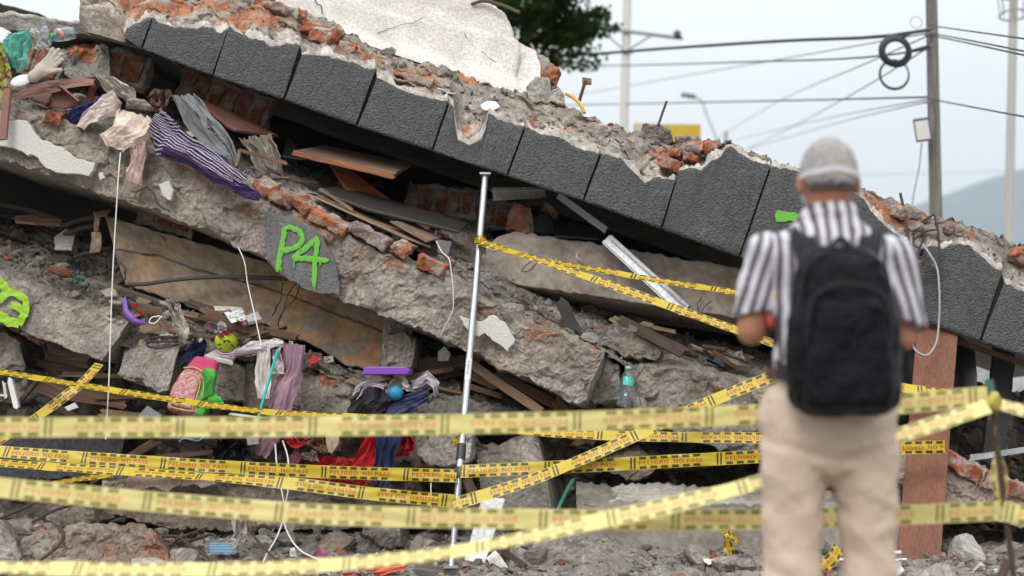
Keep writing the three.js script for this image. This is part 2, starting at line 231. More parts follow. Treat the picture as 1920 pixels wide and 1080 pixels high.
// ---- top floor slab with its dark rendered edge panels
let slabBot;
const slab = thing('collapsed_roof_slab', 'long tilted slab with dark grey textured edge panels sloping across the ruin', 'slab');
const jb = [[265, 93], [398, 144], [532, 188], [668, 237], [810, 284], [950, 331], [1093, 378], [1240, 430], [1386, 483], [1535, 536], [1687, 588], [1837, 642], [1990, 694]];
const jt = [[285, 28], [428, 44], [565, 84], [707, 132], [842, 191], [985, 238], [1127, 287], [1272, 330], [1446, 311], [1590, 352], [1732, 455], [1882, 514], [2036, 566]];
const pt = [
  [[232, 66], [238, 52], [250, 47], [262, 42], [283, 33]],
  [[287, 32], [293, 38], [320, 50], [343, 53], [370, 53], [393, 50], [413, 62], [426, 56]],
  [[430, 48], [447, 62], [467, 72], [487, 75], [507, 87], [533, 83], [562, 84]],
  [[566, 103], [590, 103], [613, 105], [630, 110], [667, 118], [687, 130], [704, 128]],
  [[707, 146], [723, 153], [747, 167], [767, 175], [797, 182], [839, 190]],
  [[843, 193], [850, 200], [853, 236], [858, 262], [880, 272], [902, 262], [911, 240], [916, 212], [947, 230], [982, 237]],
  [[986, 239], [1013, 252], [1047, 257], [1080, 277], [1123, 287]],
  [[1128, 288], [1164, 298], [1187, 321], [1210, 344], [1228, 332], [1266, 337]],
  [[1273, 320], [1297, 316], [1315, 318], [1333, 302], [1352, 293], [1361, 277], [1370, 275], [1407, 300], [1443, 311]],
  [[1447, 312], [1500, 322], [1560, 340], [1588, 352]],
  [[1591, 356], [1620, 373], [1633, 397], [1657, 420], [1690, 446], [1729, 466]],
  [[1733, 466], [1745, 460], [1765, 466], [1800, 456], [1815, 460], [1840, 480], [1860, 500], [1879, 509]],
  [[1883, 530], [1900, 540], [1925, 548], [2032, 580]],
];
{
  const bot = [[148, 40], [160, 66], ...jb, [2120, 740]].map((a) => [a[0], a[1], 0.03]);
  bot.sort((a, b) => a[0] - b[0]); slabBot = bot;
  const gt = [[148, 12, 0.05], [200, 20, 0.05], [225, 50, 0.04]]; pt.forEach((P) => P.forEach((a) => gt.push([a[0], a[1], 0.03]))); gt.push([2120, 620, 0.03]);
  const sil = [[148, -60, 0.55], [400, -30, 0.55], [520, 0, 0.55], [600, 32, 0.55], [640, 55, 0.55], [700, 84, 0.5], [760, 108, 0.5], [830, 128, 0.5], [900, 150, 0.5], [970, 172, 0.5], [1040, 196, 0.45], [1100, 215, 0.45], [1180, 243, 0.4], [1250, 262, 0.35], [1340, 266, 0.22], [1372, 268, 0.15], [1446, 298, 0.15], [1500, 316, 0.15], [1600, 344, 0.2], [1650, 368, 0.2], [1700, 386, 0.2], [1760, 404, 0.2], [1800, 418, 0.2], [1860, 438, 0.2], [1920, 460, 0.2], [2120, 535, 0.2]];
  const X = [148, 2120], gx = (x) => polyAt(gt, (x - X[0]) / (X[1] - X[0]), X), sx = (x) => polyAt(sil, (x - X[0]) / (X[1] - X[0]), X);
  const r3 = [], r4 = []; for (let x = 148; x <= 2120; x += 12) { const a = gx(x), b = sx(x), h = a[1] - b[1]; const e = 10 + 8 * fbm(x * 0.03, 1, 1, 3); r3.push([x, a[1] - Math.min(h * 0.3, e), 0.06]); r4.push([x, lerp(a[1], b[1], 0.62), lerp(0.06, b[2], 0.45)]); }
  r3.push([2120, 612, 0.06]); r4.push([2120, 560, 0.1]);
  const col = (p, r, u) => {
    const x = lerp(148, 2120, u); let c = concreteCol(GREY, { warm: 0.6, dark: 0.5 })(p);
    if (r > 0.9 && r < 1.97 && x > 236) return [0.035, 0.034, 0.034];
    if (r > 1.9 && r < 5) { // broken rim: plaster, brick and mortar
      const brick = sm(0.02, 0.2, fbm(p.x * 3.2, p.y * 4, p.z * 3, 4) + (x < 820 ? 0.12 : x > 1230 && x < 1350 ? 0.35 : x > 1640 ? -0.02 : -0.12) - (r > 4.2 ? 0.35 : 0));
      c = mix3(c, [0.52, 0.19, 0.085], 0.85 * brick * sm(2.5, 3.1, r));
      c = mix3(c, PALE, 0.8 * sm(0.0, 0.3, fbm(p.x * 9, p.y * 9, p.z * 9, 3) + 0.25 - Math.abs(r - 3) * 0.7));
    }
    return c;
  };
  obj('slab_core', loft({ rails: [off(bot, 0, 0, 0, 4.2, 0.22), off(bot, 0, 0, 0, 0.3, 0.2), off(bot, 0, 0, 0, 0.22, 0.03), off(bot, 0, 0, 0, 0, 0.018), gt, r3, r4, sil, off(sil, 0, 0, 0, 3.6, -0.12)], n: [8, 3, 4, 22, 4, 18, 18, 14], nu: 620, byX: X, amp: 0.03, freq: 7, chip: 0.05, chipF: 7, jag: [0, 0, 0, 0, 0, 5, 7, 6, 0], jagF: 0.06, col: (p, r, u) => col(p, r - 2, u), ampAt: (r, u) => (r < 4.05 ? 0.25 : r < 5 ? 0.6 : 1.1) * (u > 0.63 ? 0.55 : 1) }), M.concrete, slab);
  for (let k = 0; k < pt.length; k++) { // the rendered panels, each with a chipped pale plaster rim
    const L = k ? jb[k - 1] : [268, 90], B = jb[k], top = pt[k].map((a) => [a[0], a[1], 0]);
    const lo = k ? [[L[0] + 2.1, L[1] + 0.7, 0], [B[0] - 1.9, B[1] - 0.7, 0]] : [[258, 88, 0], [B[0] - 1.9, B[1] - 0.5, 0]];
    const jg = 3;
    obj('edge_panel', loft({ rails: [off(top, 0, 1, 0.03), off(top, 0, 0, 0.004), off(top, 0, 2, 0), off(lo, 0, -1), lo.map((a) => [a[0], a[1], 0.05])], n: [1, 1, 16, 1], nu: 44, amp: 0.0025, freq: 9, jag: [jg, jg, jg, 0.6, 0.6], jagF: 0.09, seed: 0 }), M.stucco, slab);
    obj('plaster_edge', loft({ rails: [off(top, 0, -10, 0.03), off(top, 0, -5, 0.01), off(top, 0, 1, 0.006)], n: [3, 3], nu: 90, amp: 0.006, freq: 14, jag: [12, 6, jg], jagF: 0.045, caps: false, col: (p) => mix3([0.62, 0.57, 0.52], [0.42, 0.39, 0.36], sm(0, 0.6, fbm(p.x * 11, p.y * 11, p.z, 3))) }), M.rubble, slab);
  }
  // loose bricks and slivers caught on the rim
  const bm = [mat('brickA', () => SM({ color: lin(0.5, 0.155, 0.065), map: rep(T.mottle, 2), bumpMap: rep(T.rough, 3), bumpScale: 0.02, roughness: 1 })), mat('brickB', () => SM({ color: lin(0.42, 0.17, 0.1), map: rep(T.mottle, 2), bumpMap: rep(T.rough, 3), bumpScale: 0.02, roughness: 1 }))];
  [[322, 6, 380, 14, .3, .07], [392, 14, 448, 24, .3, .08], [568, 46, 606, 62, .25, .08], [584, 60, 626, 76, .2, .09], [622, 58, 642, 72, .22, .09], [560, 26, 574, 30, .3, .06], [742, 138, 812, 162, .16, .07], [640, 84, 668, 94, .14, .05], [1238, 303, 1276, 315, .05, .08], [1252, 288, 1278, 292, .1, .05], [1282, 294, 1308, 300, .08, .06], [1284, 276, 1318, 284, .12, .06], [1320, 274, 1346, 282, .14, .07], [1672, 392, 1700, 404, .1, .08], [1770, 428, 1786, 434, .1, .06], [1894, 472, 1928, 486, .08, .08], [480, 8, 540, 24, .4, .06], [430, 6, 470, 14, .45, .06], [1022, 136, 1046, 148, .5, .1]].forEach((a, i) => {
    const A = W(a[0], a[1], a[4]), B = W(a[2], a[3], a[4]), L = A.distanceTo(B); const g = chipBox(L, a[5], 0.1, 0.022, 10, i * 4.7).applyMatrix4(barMatrix(A, B, rr(-0.5, 0.5))); obj('brick', brickTint(g, i), brickV, slab);
  });
  // green sprayed mark
  const gm = mat('spray', () => SM({ color: lin(0.10, 0.36, 0.03), roughness: 0.6 }));
  obj('paint_mark', sheetGeo(ragged([[1452, 402, -0.004], [1458, 394, -0.004], [1490, 398, -0.004], [1502, 406, -0.004], [1490, 414, -0.004], [1454, 416, -0.004]], 6, 3), { t: 0.004 }), gm, slab);
}
// ---- white wall standing on the slab
{
  const g = thing('white_wall_fragment', 'large cracked white painted wall fragment standing on the tilted slab', 'wall fragment');
  const Lf = [[300, -160, 0.75], [420, -60, 0.75], [540, 20, 0.7], [560, 40, 0.62]];
  const Rt = [[890, -160, 0.75], [895, -20, 0.75], [904, 3, 0.74], [925, 8, 0.74], [941, 20, 0.74], [953, 38, 0.74], [961, 66, 0.72], [972, 77, 0.7], [975, 100, 0.68], [966, 140, 0.64], [985, 185, 0.55]];
  obj('wall_face', loft({ rails: [off(Lf, 0, 0, 0, 0.15), Lf, Rt, off(Rt, 0, 0, 0, 0.15)], n: [1, 60, 4], nu: 90, amp: 0.004, freq: 3, jag: [0, 0, 3, 5], jagF: 0.12, ampAt: (r) => r > 2 ? 3 : 0.6 }), M.paintWhite, g);
  const R1 = [[972, 80, 0.72], [966, 120, 0.7], [958, 150, 0.66], [982, 178, 0.55]], R2 = [[1004, 96, 0.8], [1014, 124, 0.74], [1012, 150, 0.68], [996, 176, 0.57]], R3 = [[990, 82, 0.9], [1030, 116, 0.82], [1034, 150, 0.72], [1010, 180, 0.62]];
  obj('wall_return', loft({ rails: [R1, R2], n: [10], nu: 24, amp: 0.01, jag: [2, 4], caps: false }), M.paintWhite, g);
  obj('broken_end', loft({ rails: [R2, R3, off(R3, 0, 4, 0, 0.3)], n: [8, 3], nu: 30, amp: 0.03, freq: 12, chip: 0.03, jag: [4, 6, 6], col: (p) => mix3([0.45, 0.4, 0.35], [0.6, 0.27, 0.13], sm(0, 0.3, fbm(p.x * 5, p.y * 5, p.z, 3) + 0.12)) }), M.concrete, g);
  // hairline cracks drawn as thin dark tubes along the surface
  const cm = mat('crack', () => bare(0.06, 0.055, 0.05, 1));
  const crack = (P, r, parent, o = 0) => obj('crack', tubeGeo(ragged(P, 7, 3, 2, false).map((a) => [a[0], a[1], a[2] + o]), r, P.length * 14, 4), cm, parent);
  M.crackFn = crack;
  crack([[586, -10, 0.7], [592, 4, 0.69], [602, 10, 0.685], [604, 26, 0.66]], 0.004, g, -0.004);
  crack([[706, 62, 0.68], [740, 50, 0.685], [770, 44, 0.69], [790, 34, 0.69]], 0.002, g, -0.004);
  crack([[870, 62, 0.7], [880, 80, 0.69], [900, 96, 0.68], [930, 116, 0.66]], 0.0018, g, -0.004);
  const tw = obj('twig', tubeGeo([[884, 8, 0.72], [905, 2, 0.7], [935, 8, 0.66], [975, 24, 0.62]], 0.012), wood(0.13, 0.10, 0.08)); tag(tw, 'dark dry stick lying along the top of the white wall fragment', 'stick');
}
// ---- grey beam stub behind, far upper corner; run on unseen to block side light
tag(obj('beam_stub', loft({ rails: [[[-700, -10, 0.3, 3.2, 0.1], [-160, 22, 0.3, 3.2, 0.1], [190, 30, 0.3, 3.2, 0.1]], [[-700, 0, 0.3], [-160, 24, 0.3], [30, 22, 0.3], [100, 34, 0.3], [160, 38, 0.3]], [[-700, 30, 0.3], [-160, 50, 0.3], [30, 58, 0.3], [140, 62, 0.3], [170, 68, 0.3]], [[-700, 34, 0.3, 3.2, 0.05], [-160, 54, 0.3, 3.2, 0.05], [190, 76, 0.3, 3.2, 0.05]]], n: [8, 12, 6], nu: 90, amp: 0.015, chip: 0.015, jag: [0, 5, 3, 0], col: (p, r) => r < 1.2 ? [0.58, 0.54, 0.48] : concreteCol([0.3, 0.29, 0.28])(p) }), M.concrete), 'grey concrete beam stub beside the bottles, its chipped top painted pale as if lit', 'beam');  // top face coloured paler to show it lit from above

// ---- the beam with the sprayed P4
const pb = thing('sprayed_concrete_beam', 'broken concrete beam sprayed with green P4 on a grey patch', 'beam');
const PB = -0.25;
{
  const top = [[-500, 60], [-80, 180], [0, 198], [87, 217], [125, 230], [187, 252], [300, 290], [322, 303], [400, 327], [475, 378], [500, 383], [580, 408], [603, 432], [653, 446], [727, 474], [797, 516], [833, 520], [892, 560], [1006, 615], [1098, 652], [1132, 666]].map((a) => [a[0], a[1], PB]);
  const bot = [[-500, 120], [-80, 275], [0, 300], [100, 330], [195, 366], [250, 382], [375, 430], [425, 450], [500, 488], [520, 511], [550, 527], [633, 557], [727, 593], [780, 617], [830, 637], [903, 672], [960, 700], [1029, 734], [1075, 755], [1097, 757]].map((a) => [a[0], a[1], PB + 0.02]);
  const led = [[-500, 45], [-80, 165], [0, 184], [125, 205], [300, 262], [480, 332], [590, 368], [660, 414], [727, 454], [780, 486], [840, 503], [900, 540], [1010, 598], [1098, 640], [1136, 658]].map((a) => [a[0], a[1], PB + 0.25]);
  const cc = concreteCol([0.41, 0.36, 0.31], { warm: 0.7, dark: 0.45, alt: [0.43, 0.33, 0.255] });
  obj('beam_body', loft({ rails: [off(led, 0, 0, 0, 1.2, -0.1), led, top, bot, off(bot, 0, 0, 0, 1.4, -0.05)], n: [8, 12, 44, 12], nu: 620, amp: 0.036, freq: 6.5, chip: 0.024, chipF: 8, jag: [0, 5, 5, 4, 0], jagF: 0.05, col: (p, r, u) => { let c = cc(p); if (r > 0.6 && r < 2.3) c = mix3(c, [0.5, 0.2, 0.1], 0.6 * sm(0.25, 0.5, fbm(p.x * 3.3, p.y * 5, p.z * 5, 3) + (u > 0.38 && u < 0.7 ? 0.18 : 0))); return c; }, ampAt: (r, u) => r < 0.9 || r > 3.2 ? 0.4 : 1 }), M.concrete, pb);
  obj('stucco_patch', sheetGeo(ragged([[500, 399, PB - 0.045], [557, 413, PB - 0.045], [590, 430, PB - 0.045], [606, 443, PB - 0.045], [613, 467, PB - 0.045], [627, 490, PB - 0.045], [637, 533, PB - 0.045], [637, 552, PB - 0.045], [590, 549, PB - 0.045], [540, 522, PB - 0.045], [516, 503, PB - 0.045], [503, 480, PB - 0.045]], 6, 3, 4), { t: 0.05 }), SM({ color: lin(0.165, 0.165, 0.165), map: M.stucco.map, bumpMap: rep(T.stucco, 2.4), bumpScale: 0.006, roughness: 0.8 }), pb);
  const O = PB - 0.076;
  const stroke = (P, w, o, m, parent) => { const c = new THREE.CatmullRomCurve3(P.map((a) => W(a[0], a[1], o)), false, 'centripetal'), nseg = P.length * 14; obj('paint_stroke', gridGeo(nseg, 4, (u, v) => { const p = c.getPoint(u), t = c.getTangent(u), s = t.clone().cross(NRM).normalize(); const e = 1 + 0.5 * fbm(p.x * 30, p.y * 30, v > 0.5 ? 1 : 7, 3) - (u < 0.04 || u > 0.96 ? 0.35 : 0); p.addScaledVector(s, (v - 0.5) * w * e); p.addScaledVector(NRM, 0.0015 * Math.sin(v * 3.14)); return [p]; }), m, parent); };
  const gm = mat('spray'); const w = 0.032;
  stroke([[533, 426], [530, 450], [524, 480], [521, 509]], w, O, gm, pb);
  stroke([[530, 432], [543, 426], [558, 432], [567, 446], [562, 458], [546, 466], [527, 470]], w, O - 0.002, gm, pb);
  stroke([[596, 444], [584, 456], [566, 470], [549, 484]], w, O, gm, pb);
  stroke([[548, 484], [570, 484], [592, 486], [616, 488]], w, O - 0.002, gm, pb);
  stroke([[596, 446], [593, 470], [590, 500], [588, 537]], w * 0.95, O - 0.004, gm, pb);
  for (const [x, y, l] of [[562, 458, 12], [551, 486, 16], [600, 490, 8], [589, 534, 9], [527, 500, 9]]) obj('paint_drip', tubeGeo([[x, y, O - 0.003], [x + 0.4, y + l * 0.6, O - 0.003], [x, y + l, O - 0.003]], 0.005), gm, pb);
  const wp = (P, seed, o, t = 0.03) => obj('white_plaster', sheetGeo(ragged(P.map((a) => [a[0], a[1], o]), 6, 4, seed), { t }), M.plaster, pb);
  wp([[-70, 215], [-20, 240], [0, 262], [18, 228], [50, 227], [62, 247], [82, 265], [120, 280], [140, 297], [180, 310], [168, 331], [140, 326], [120, 325], [92, 317], [80, 305], [77, 297], [50, 287], [25, 277], [0, 271], [-70, 258]], 1, PB - 0.04, 0.05);
  wp([[862, 592], [876, 615], [889, 626], [898, 629], [910, 621], [924, 636], [937, 647], [951, 658], [963, 640], [956, 622], [947, 608], [926, 593], [903, 603], [890, 604]], 2, PB - 0.05, 0.05);
  wp([[300, 346], [318, 342], [326, 358], [320, 376], [306, 366]], 3, PB - 0.045, 0.04);
  wp([[188, 326], [194, 324], [196, 334], [190, 337]], 5, PB - 0.04, 0.03);
  // the brick course along its upper edge
  const bks = [[484, 340, 516, 360, 0], [512, 364, 552, 384, 1], [556, 372, 584, 398, 0], [586, 398, 654, 434, 0], [660, 424, 730, 462, 2], [786, 486, 834, 508, 0], [90, 218, 122, 226, 0], [300, 262, 330, 274, 1], [740, 458, 770, 474, 1]];
  const bmm = [M.brickA, M.brickB, mat('brickDust', () => SM({ color: lin(0.4, 0.3, 0.26), map: rep(T.mottle, 2), bumpMap: rep(T.rough, 3), bumpScale: 0.012, roughness: 1 }))];
  bks.forEach((a, i) => { const A = W(a[0], a[1], PB + 0.03), B = W(a[2], a[3], PB + 0.03); const g = chipBox(A.distanceTo(B), 0.072, 0.14, 0.02, 12, i * 3.3).applyMatrix4(barMatrix(A, B, 0.25 + rr(-0.15, 0.15))); obj('brick', brickTint(g, i, a[4] === 2 ? [0.36, 0.25, 0.21] : a[4] ? [0.4, 0.17, 0.1] : undefined), brickV, pb); });
  M.crackFn([[246, 360], [254, 362], [268, 356], [276, 352], [284, 358]].map((a) => [a[0], a[1], PB - 0.03]), 0.004, pb);
  M.crackFn([[286, 360], [296, 382], [302, 388], [318, 396]].map((a) => [a[0], a[1], PB - 0.03]), 0.005, pb);
}
// ---- brown stained beam below it
const bb = thing('brown_stained_beam', 'smooth brown stained concrete beam with vertical cracks under the P4 beam', 'beam');
{
  const o = 0.2, top = [[196, 404, o], [293, 432, o], [400, 462, o], [500, 492, o], [640, 545, o], [740, 585, o]], g1 = [[215, 470, o], [293, 480, o], [400, 515, o], [500, 540, o], [640, 592, o], [735, 628, o]], bot = [[236, 534, o], [300, 556, o], [367, 576, o], [500, 612, o], [600, 654, o], [645, 686, o], [706, 697, o]];
  obj('beam_body', loft({ rails: [off(top, 0, 0, 0, 0.6), top, off(g1, 0, -3), off(g1, 0, 0, 0.02), off(g1, 0, 3), bot, off(bot, 0, 0, 0, 0.6)], n: [5, 16, 2, 2, 20, 5], nu: 260, amp: 0.012, freq: 4, chip: 0.006, jag: [0, 2, 2, 2, 2, 3, 0], col: (p, r) => { let c = mix3([0.33, 0.255, 0.18], [0.42, 0.25, 0.125], sm(-0.2, 0.4, fbm(p.x * 1.6, p.y * 5, p.z, 4) + (r > 4 ? 0.2 : -0.1))); c = mix3(c, [0.26, 0.215, 0.17], sm(0.1, 0.5, fbm(p.x * 3, p.y * 7, 2, 4))); return Math.abs(r - 3) < 0.7 ? mix3(c, [0.12, 0.11, 0.1], 0.6) : c; }, ampAt: (r) => Math.abs(r - 3) < 1 ? 1.6 : 0.7 }), M.smooth, bb);
  for (const P of [[[530, 528], [528, 548], [520, 575], [510, 592]], [[556, 532], [540, 552], [534, 575], [526, 590], [522, 612]], [[564, 532], [556, 552], [544, 572]], [[226, 492], [236, 505], [234, 524]], [[206, 470], [206, 505]], [[300, 440], [310, 452]]]) M.crackFn(P.map((a) => [a[0], a[1], o - 0.004]), 0.0038, bb);
}
tag(obj('concrete_stub', loft({ rails: [[[722, 594, 0.5], [772, 610, 0.5]], [[722, 594, 0.1], [772, 612, 0.1]], [[712, 694, 0.1], [764, 690, 0.1]], [[712, 694, 0.5], [764, 690, 0.5]]], n: [4, 26, 4], nu: 20, amp: 0.03, chip: 0.03, jag: [0, 6, 6, 0], col: concreteCol([0.33, 0.3, 0.26]) }), M.concrete), 'cracked upright concrete stub at the end of the brown stained beam', 'concrete block');
// ---- short beam with yellow green spray at the picture edge
const lb = thing('lime_sprayed_beam', 'short broken beam with lime green sprayed letters and ragged top', 'beam');
{
  const o = -0.12, top = [[-120, 470, o], [0, 517, o], [36, 526, o], [72, 541, o], [116, 563, o], [180, 590, o], [243, 611, o]], bot = [[-120, 560, o], [0, 608, o], [33, 616, o], [100, 646, o], [167, 667, o], [190, 678, o]], back = off(top, 10, -14, 0.3);
  obj('beam_body', loft({ rails: [off(back, 0, 0, 0, 0.5, -0.1), back, top, bot, off(bot, 0, 0, 0, 0.9)], n: [4, 8, 26, 8], nu: 150, amp: 0.03, freq: 6, chip: 0.012, jag: [0, 5, 4, 3, 0], col: concreteCol([0.38, 0.345, 0.305], { dark: 0.3 }), ampAt: (r) => r > 2.3 ? 0.4 : 1.3 }), M.concrete, lb);
  const lm = mat('lime', () => SM({ color: lin(0.25, 0.45, 0.02), roughness: 0.6 }));
  const st = (P, w) => { const c = new THREE.CatmullRomCurve3(P.map((a) => W(a[0], a[1], o - 0.035)), false, 'centripetal'); obj('paint_stroke', gridGeo(P.length * 12, 6, (u, v) => { const p = c.getPoint(u), s = c.getTangent(u).cross(NRM).normalize(); p.addScaledVector(s, (v - 0.5) * w * (1 + 0.35 * fbm(p.x * 20, p.y * 20, v > 0.5 ? 1 : 7, 3))); p.addScaledVector(NRM, 0.006 * fbm(p.x * 30, p.y * 30, 0, 3)); return [p]; }), lm, lb); };
  st([[-20, 526], [2, 532], [11, 546], [4, 558], [-14, 566]], 0.06);
  st([[14, 546], [36, 552], [48, 568], [46, 588], [34, 608]], 0.05);
  st([[36, 606], [16, 602], [0, 592], [-22, 586]], 0.06);
  st([[20, 570], [34, 576], [44, 582]], 0.05);
  M.crackFn([[63, 568], [56, 580], [52, 594], [40, 612]].map((a) => [a[0], a[1], o - 0.02]), 0.006, lb);
}
// ---- concrete beam inside the wedge, under the slab
const rb = thing('inner_concrete_beam', 'smooth fallen concrete beam behind the upper caution tapes', 'beam');
{
  const o = 0.45, top = [[912, 462, o], [926, 448, o], [951, 434, o], [998, 438, o], [1132, 460, o], [1176, 466, o], [1401, 505, o], [1560, 535, o]], bot = [[912, 523, o], [930, 526, o], [998, 539, o], [1176, 566, o], [1384, 598, o], [1560, 626, o]];
  obj('beam_body', loft({ rails: [off(top, 0, 0, 0, 1.4), top, bot, off(bot, 0, 0, 0, 0.6, -0.06), off(bot, 0, 0, 0, 1.6, -0.02)], n: [6, 28, 10, 6], nu: 240, amp: 0.015, freq: 3, chip: 0.006, jag: [0, 3, 2, 3, 0], col: concreteCol([0.44, 0.375, 0.315], { warm: 0.6, dark: 0.35, f: 1.3, alt: [0.40, 0.31, 0.23] }) }), M.smooth, rb);
  const wm = mat('wire', () => bare(0.12, 0.1, 0.09, 0.7));
  obj('bent_wire', tubeGeo([[1000, 486, o - 0.03], [984, 500, o - 0.05], [978, 508, o - 0.05], [990, 508, o - 0.05], [1008, 492, o - 0.03]], 0.004), wm, rb);
  obj('bent_wire', tubeGeo([[1312, 590, o - 0.03], [1308, 572, o - 0.06], [1316, 556, o - 0.03]], 0.004), wm, rb); obj('bent_wire', tubeGeo([[1312, 590, o - 0.03], [1322, 574, o - 0.06], [1334, 565, o - 0.03]], 0.004), wm, rb);
  obj('bent_wire', tubeGeo([[1084, 474, o - 0.02], [1082, 482, o - 0.05], [1090, 488, o - 0.03], [1090, 490, o - 0.02]], 0.006), bare(0.6, 0.57, 0.5), rb);
}
// ---- blocks and lower beams:   name, label, rails..., options
function block(name, label, top, bot, o, opt = {}) {
  const T2 = top.map((a) => [a[0], a[1], a[2] ?? o]), B2 = bot.map((a) => [a[0], a[1], a[2] ?? o]), d = opt.d || 0.4, lift = opt.lift ?? 10, w = Math.abs(top[top.length - 1][0] - top[0][0]);
  const bk = off(T2, 0, -lift, opt.ledge ?? 0.25);
  const g = loft({ rails: [off(bk, 0, 0, 0, d, -0.08), bk, T2, B2, off(B2, 0, 0, 0, d)], n: [4, 10, Math.max(8, Math.round((opt.h || 80) / 3)), 5], nu: Math.max(16, Math.round(w / 2.6)), amp: opt.amp ?? 0.03, freq: opt.freq || 7, chip: opt.chip ?? 0.03, chipF: opt.chipF || 8, jag: [0, 5, 4, 4, 0], jagF: 0.07, col: opt.col || concreteCol(opt.base || GREY, opt.c || {}), seed: top[0][0] * 0.013, ampAt: opt.smooth ? (r) => r > 2.1 && r < 2.9 ? 0.25 : 1 : undefined });
  return tag(obj(name, g, opt.m || M.concrete), label, opt.cat || 'concrete block', opt.group);
}
block('concrete_block', 'concrete block with one smooth combed face beside the pink backpack', [[232, 660], [280, 648], [336, 652]], [[222, 706], [262, 722], [296, 736], [314, 732]], -0.1, { base: [0.4, 0.37, 0.33], smooth: 1, lift: 14, h: 70 });
block('concrete_block', 'dusty block heaped with mortar just above the combed block', [[236, 612], [290, 596], [350, 612], [384, 640]], [[230, 668], [300, 652], [340, 656], [370, 668]], 0.05, { h: 60, lift: 8 });
block('concrete_block', 'grey block with rough side behind the pink and green backpack', [[384, 668], [420, 676], [456, 690]], [[392, 742], [420, 752], [458, 754]], 0.05, { h: 80 });
block('concrete_block', 'upright concrete block behind the white and mauve garments', [[454, 688], [500, 678], [580, 690], [590, 700]], [[456, 770], [500, 776], [540, 770], [592, 768]], 0.15, { h: 85, smooth: 1 });
block('concrete_block', 'brown grey block wedged between mauve garment and dark jacket', [[566, 720], [600, 702], [640, 710], [680, 716]], [[562, 780], [600, 786], [650, 784], [690, 776]], 0.1, { h: 70, c: { red: 0.42 } });
block('concrete_block', 'small block wedged under the brown beam end beside its stub', [[730, 628], [756, 622], [780, 640]], [[724, 682], [750, 694], [772, 690]], 0.02, { h: 60 });
block('concrete_block', 'broken block with pale smooth face beside the prop foot', [[776, 822], [800, 812], [850, 806], [886, 818]], [[786, 856], [806, 872], [840, 878], [880, 866]], -0.25, { h: 60, col: (p) => mix3([0.42, 0.38, 0.34], [0.6, 0.56, 0.5], sm(-0.05, 0.1, fbm(p.x * 4, p.y * 4, 0, 3))) });
block('concrete_block', 'flat dark slab piece below the plastic tubes beside the prop', [[770, 762], [810, 742], [860, 742], [960, 764], [1000, 778]], [[776, 800], [840, 806], [920, 800], [1000, 806]], 0.1, { h: 50, base: [0.27, 0.25, 0.23] });
block('concrete_block', 'leaning column stub of concrete under the tapes beside white board', [[892, 852], [930, 842], [1000, 812], [1010, 830]], [[906, 950], [960, 980], [1020, 986], [1040, 976]], -0.05, { h: 140, base: [0.37, 0.33, 0.29], d: 0.5, smooth: 1 });
block('concrete_block', 'large cracked block with clear plastic bottle leaning on it', [[1176, 706], [1200, 688], [1280, 690], [1340, 704], [1420, 728], [1520, 752]], [[1184, 768], [1260, 776], [1340, 800], [1420, 818], [1520, 830]], 0.05, { h: 90, base: [0.43, 0.38, 0.33], lift: 22, ledge: 0.45, d: 0.7, chip: 0.05 });
block('concrete_block', 'rough broken block wedged beside the end of the P4 beam', [[1112, 690], [1134, 672], [1160, 690]], [[1106, 752], [1130, 760], [1160, 752]], 0.02, { h: 80, base: [0.33, 0.3, 0.27] });
block('concrete_block', 'rounded dusty lump above the plastic bottle beside splintered boards', [[1116, 626], [1150, 612], [1200, 622], [1240, 654]], [[1114, 650], [1160, 664], [1200, 676], [1236, 672]], 0.15, { h: 50, base: [0.38, 0.36, 0.33], lift: 8 });
block('fallen_beam', 'tilted broken slab end below the bottle with its underside showing', [[1240, 792], [1300, 772], [1400, 790], [1500, 800]], [[1256, 806], [1330, 836], [1420, 866], [1520, 890]], 0.0, { h: 70, base: [0.35, 0.31, 0.275], cat: 'beam', d: 0.9, lift: 4 });
block('fallen_beam', 'brown grey broken beam stub lying in the dark gap below the tapes', [[1130, 858], [1180, 846], [1240, 862]], [[1140, 886], [1180, 902], [1210, 900]], 0.35, { h: 50, base: [0.33, 0.27, 0.22], cat: 'beam' });
block('fallen_beam', 'long fallen concrete beam with painted pale strip along its top', [[1080, 944], [1150, 950], [1280, 952], [1430, 958], [1700, 966]], [[1086, 1000], [1150, 1040], [1280, 1046], [1430, 1056], [1700, 1070]], -0.2, { h: 100, base: [0.36, 0.32, 0.28], cat: 'beam', lift: 42, ledge: 0.55, d: 0.5, smooth: 1, m: M.smooth, amp: 0.01, chip: 0.008, col: (p, r) => { const c = concreteCol([0.37, 0.33, 0.29])(p); return r > 0.9 && r < 1.75 && p.x > 0.62 + 0.1 * fbm(p.x * 4, p.z * 6, 1, 3) ? mix3(c, [0.8, 0.76, 0.67], 0.88) : c; } });
block('fallen_beam', 'long dark fallen slab lying low under a pinkish tiled edge', [[190, 905], [300, 898], [420, 912], [560, 928], [700, 936], [860, 948]], [[196, 960], [300, 990], [420, 996], [560, 996], [700, 990], [860, 992]], 0.02, { h: 80, base: [0.27, 0.225, 0.185], cat: 'beam', lift: 14, d: 1.2, smooth: 1, chip: 0.015 });
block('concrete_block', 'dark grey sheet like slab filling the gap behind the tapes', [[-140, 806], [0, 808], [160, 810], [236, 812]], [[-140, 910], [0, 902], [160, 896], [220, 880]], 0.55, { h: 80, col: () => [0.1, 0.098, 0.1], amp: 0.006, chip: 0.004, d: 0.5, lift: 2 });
block('concrete_block', 'rounded grey boulder under a rusty bar at the lower edge', [[84, 938], [110, 926], [150, 930], [178, 944]], [[82, 974], [120, 986], [150, 990], [180, 976]], -0.3, { h: 60, lift: 8 });
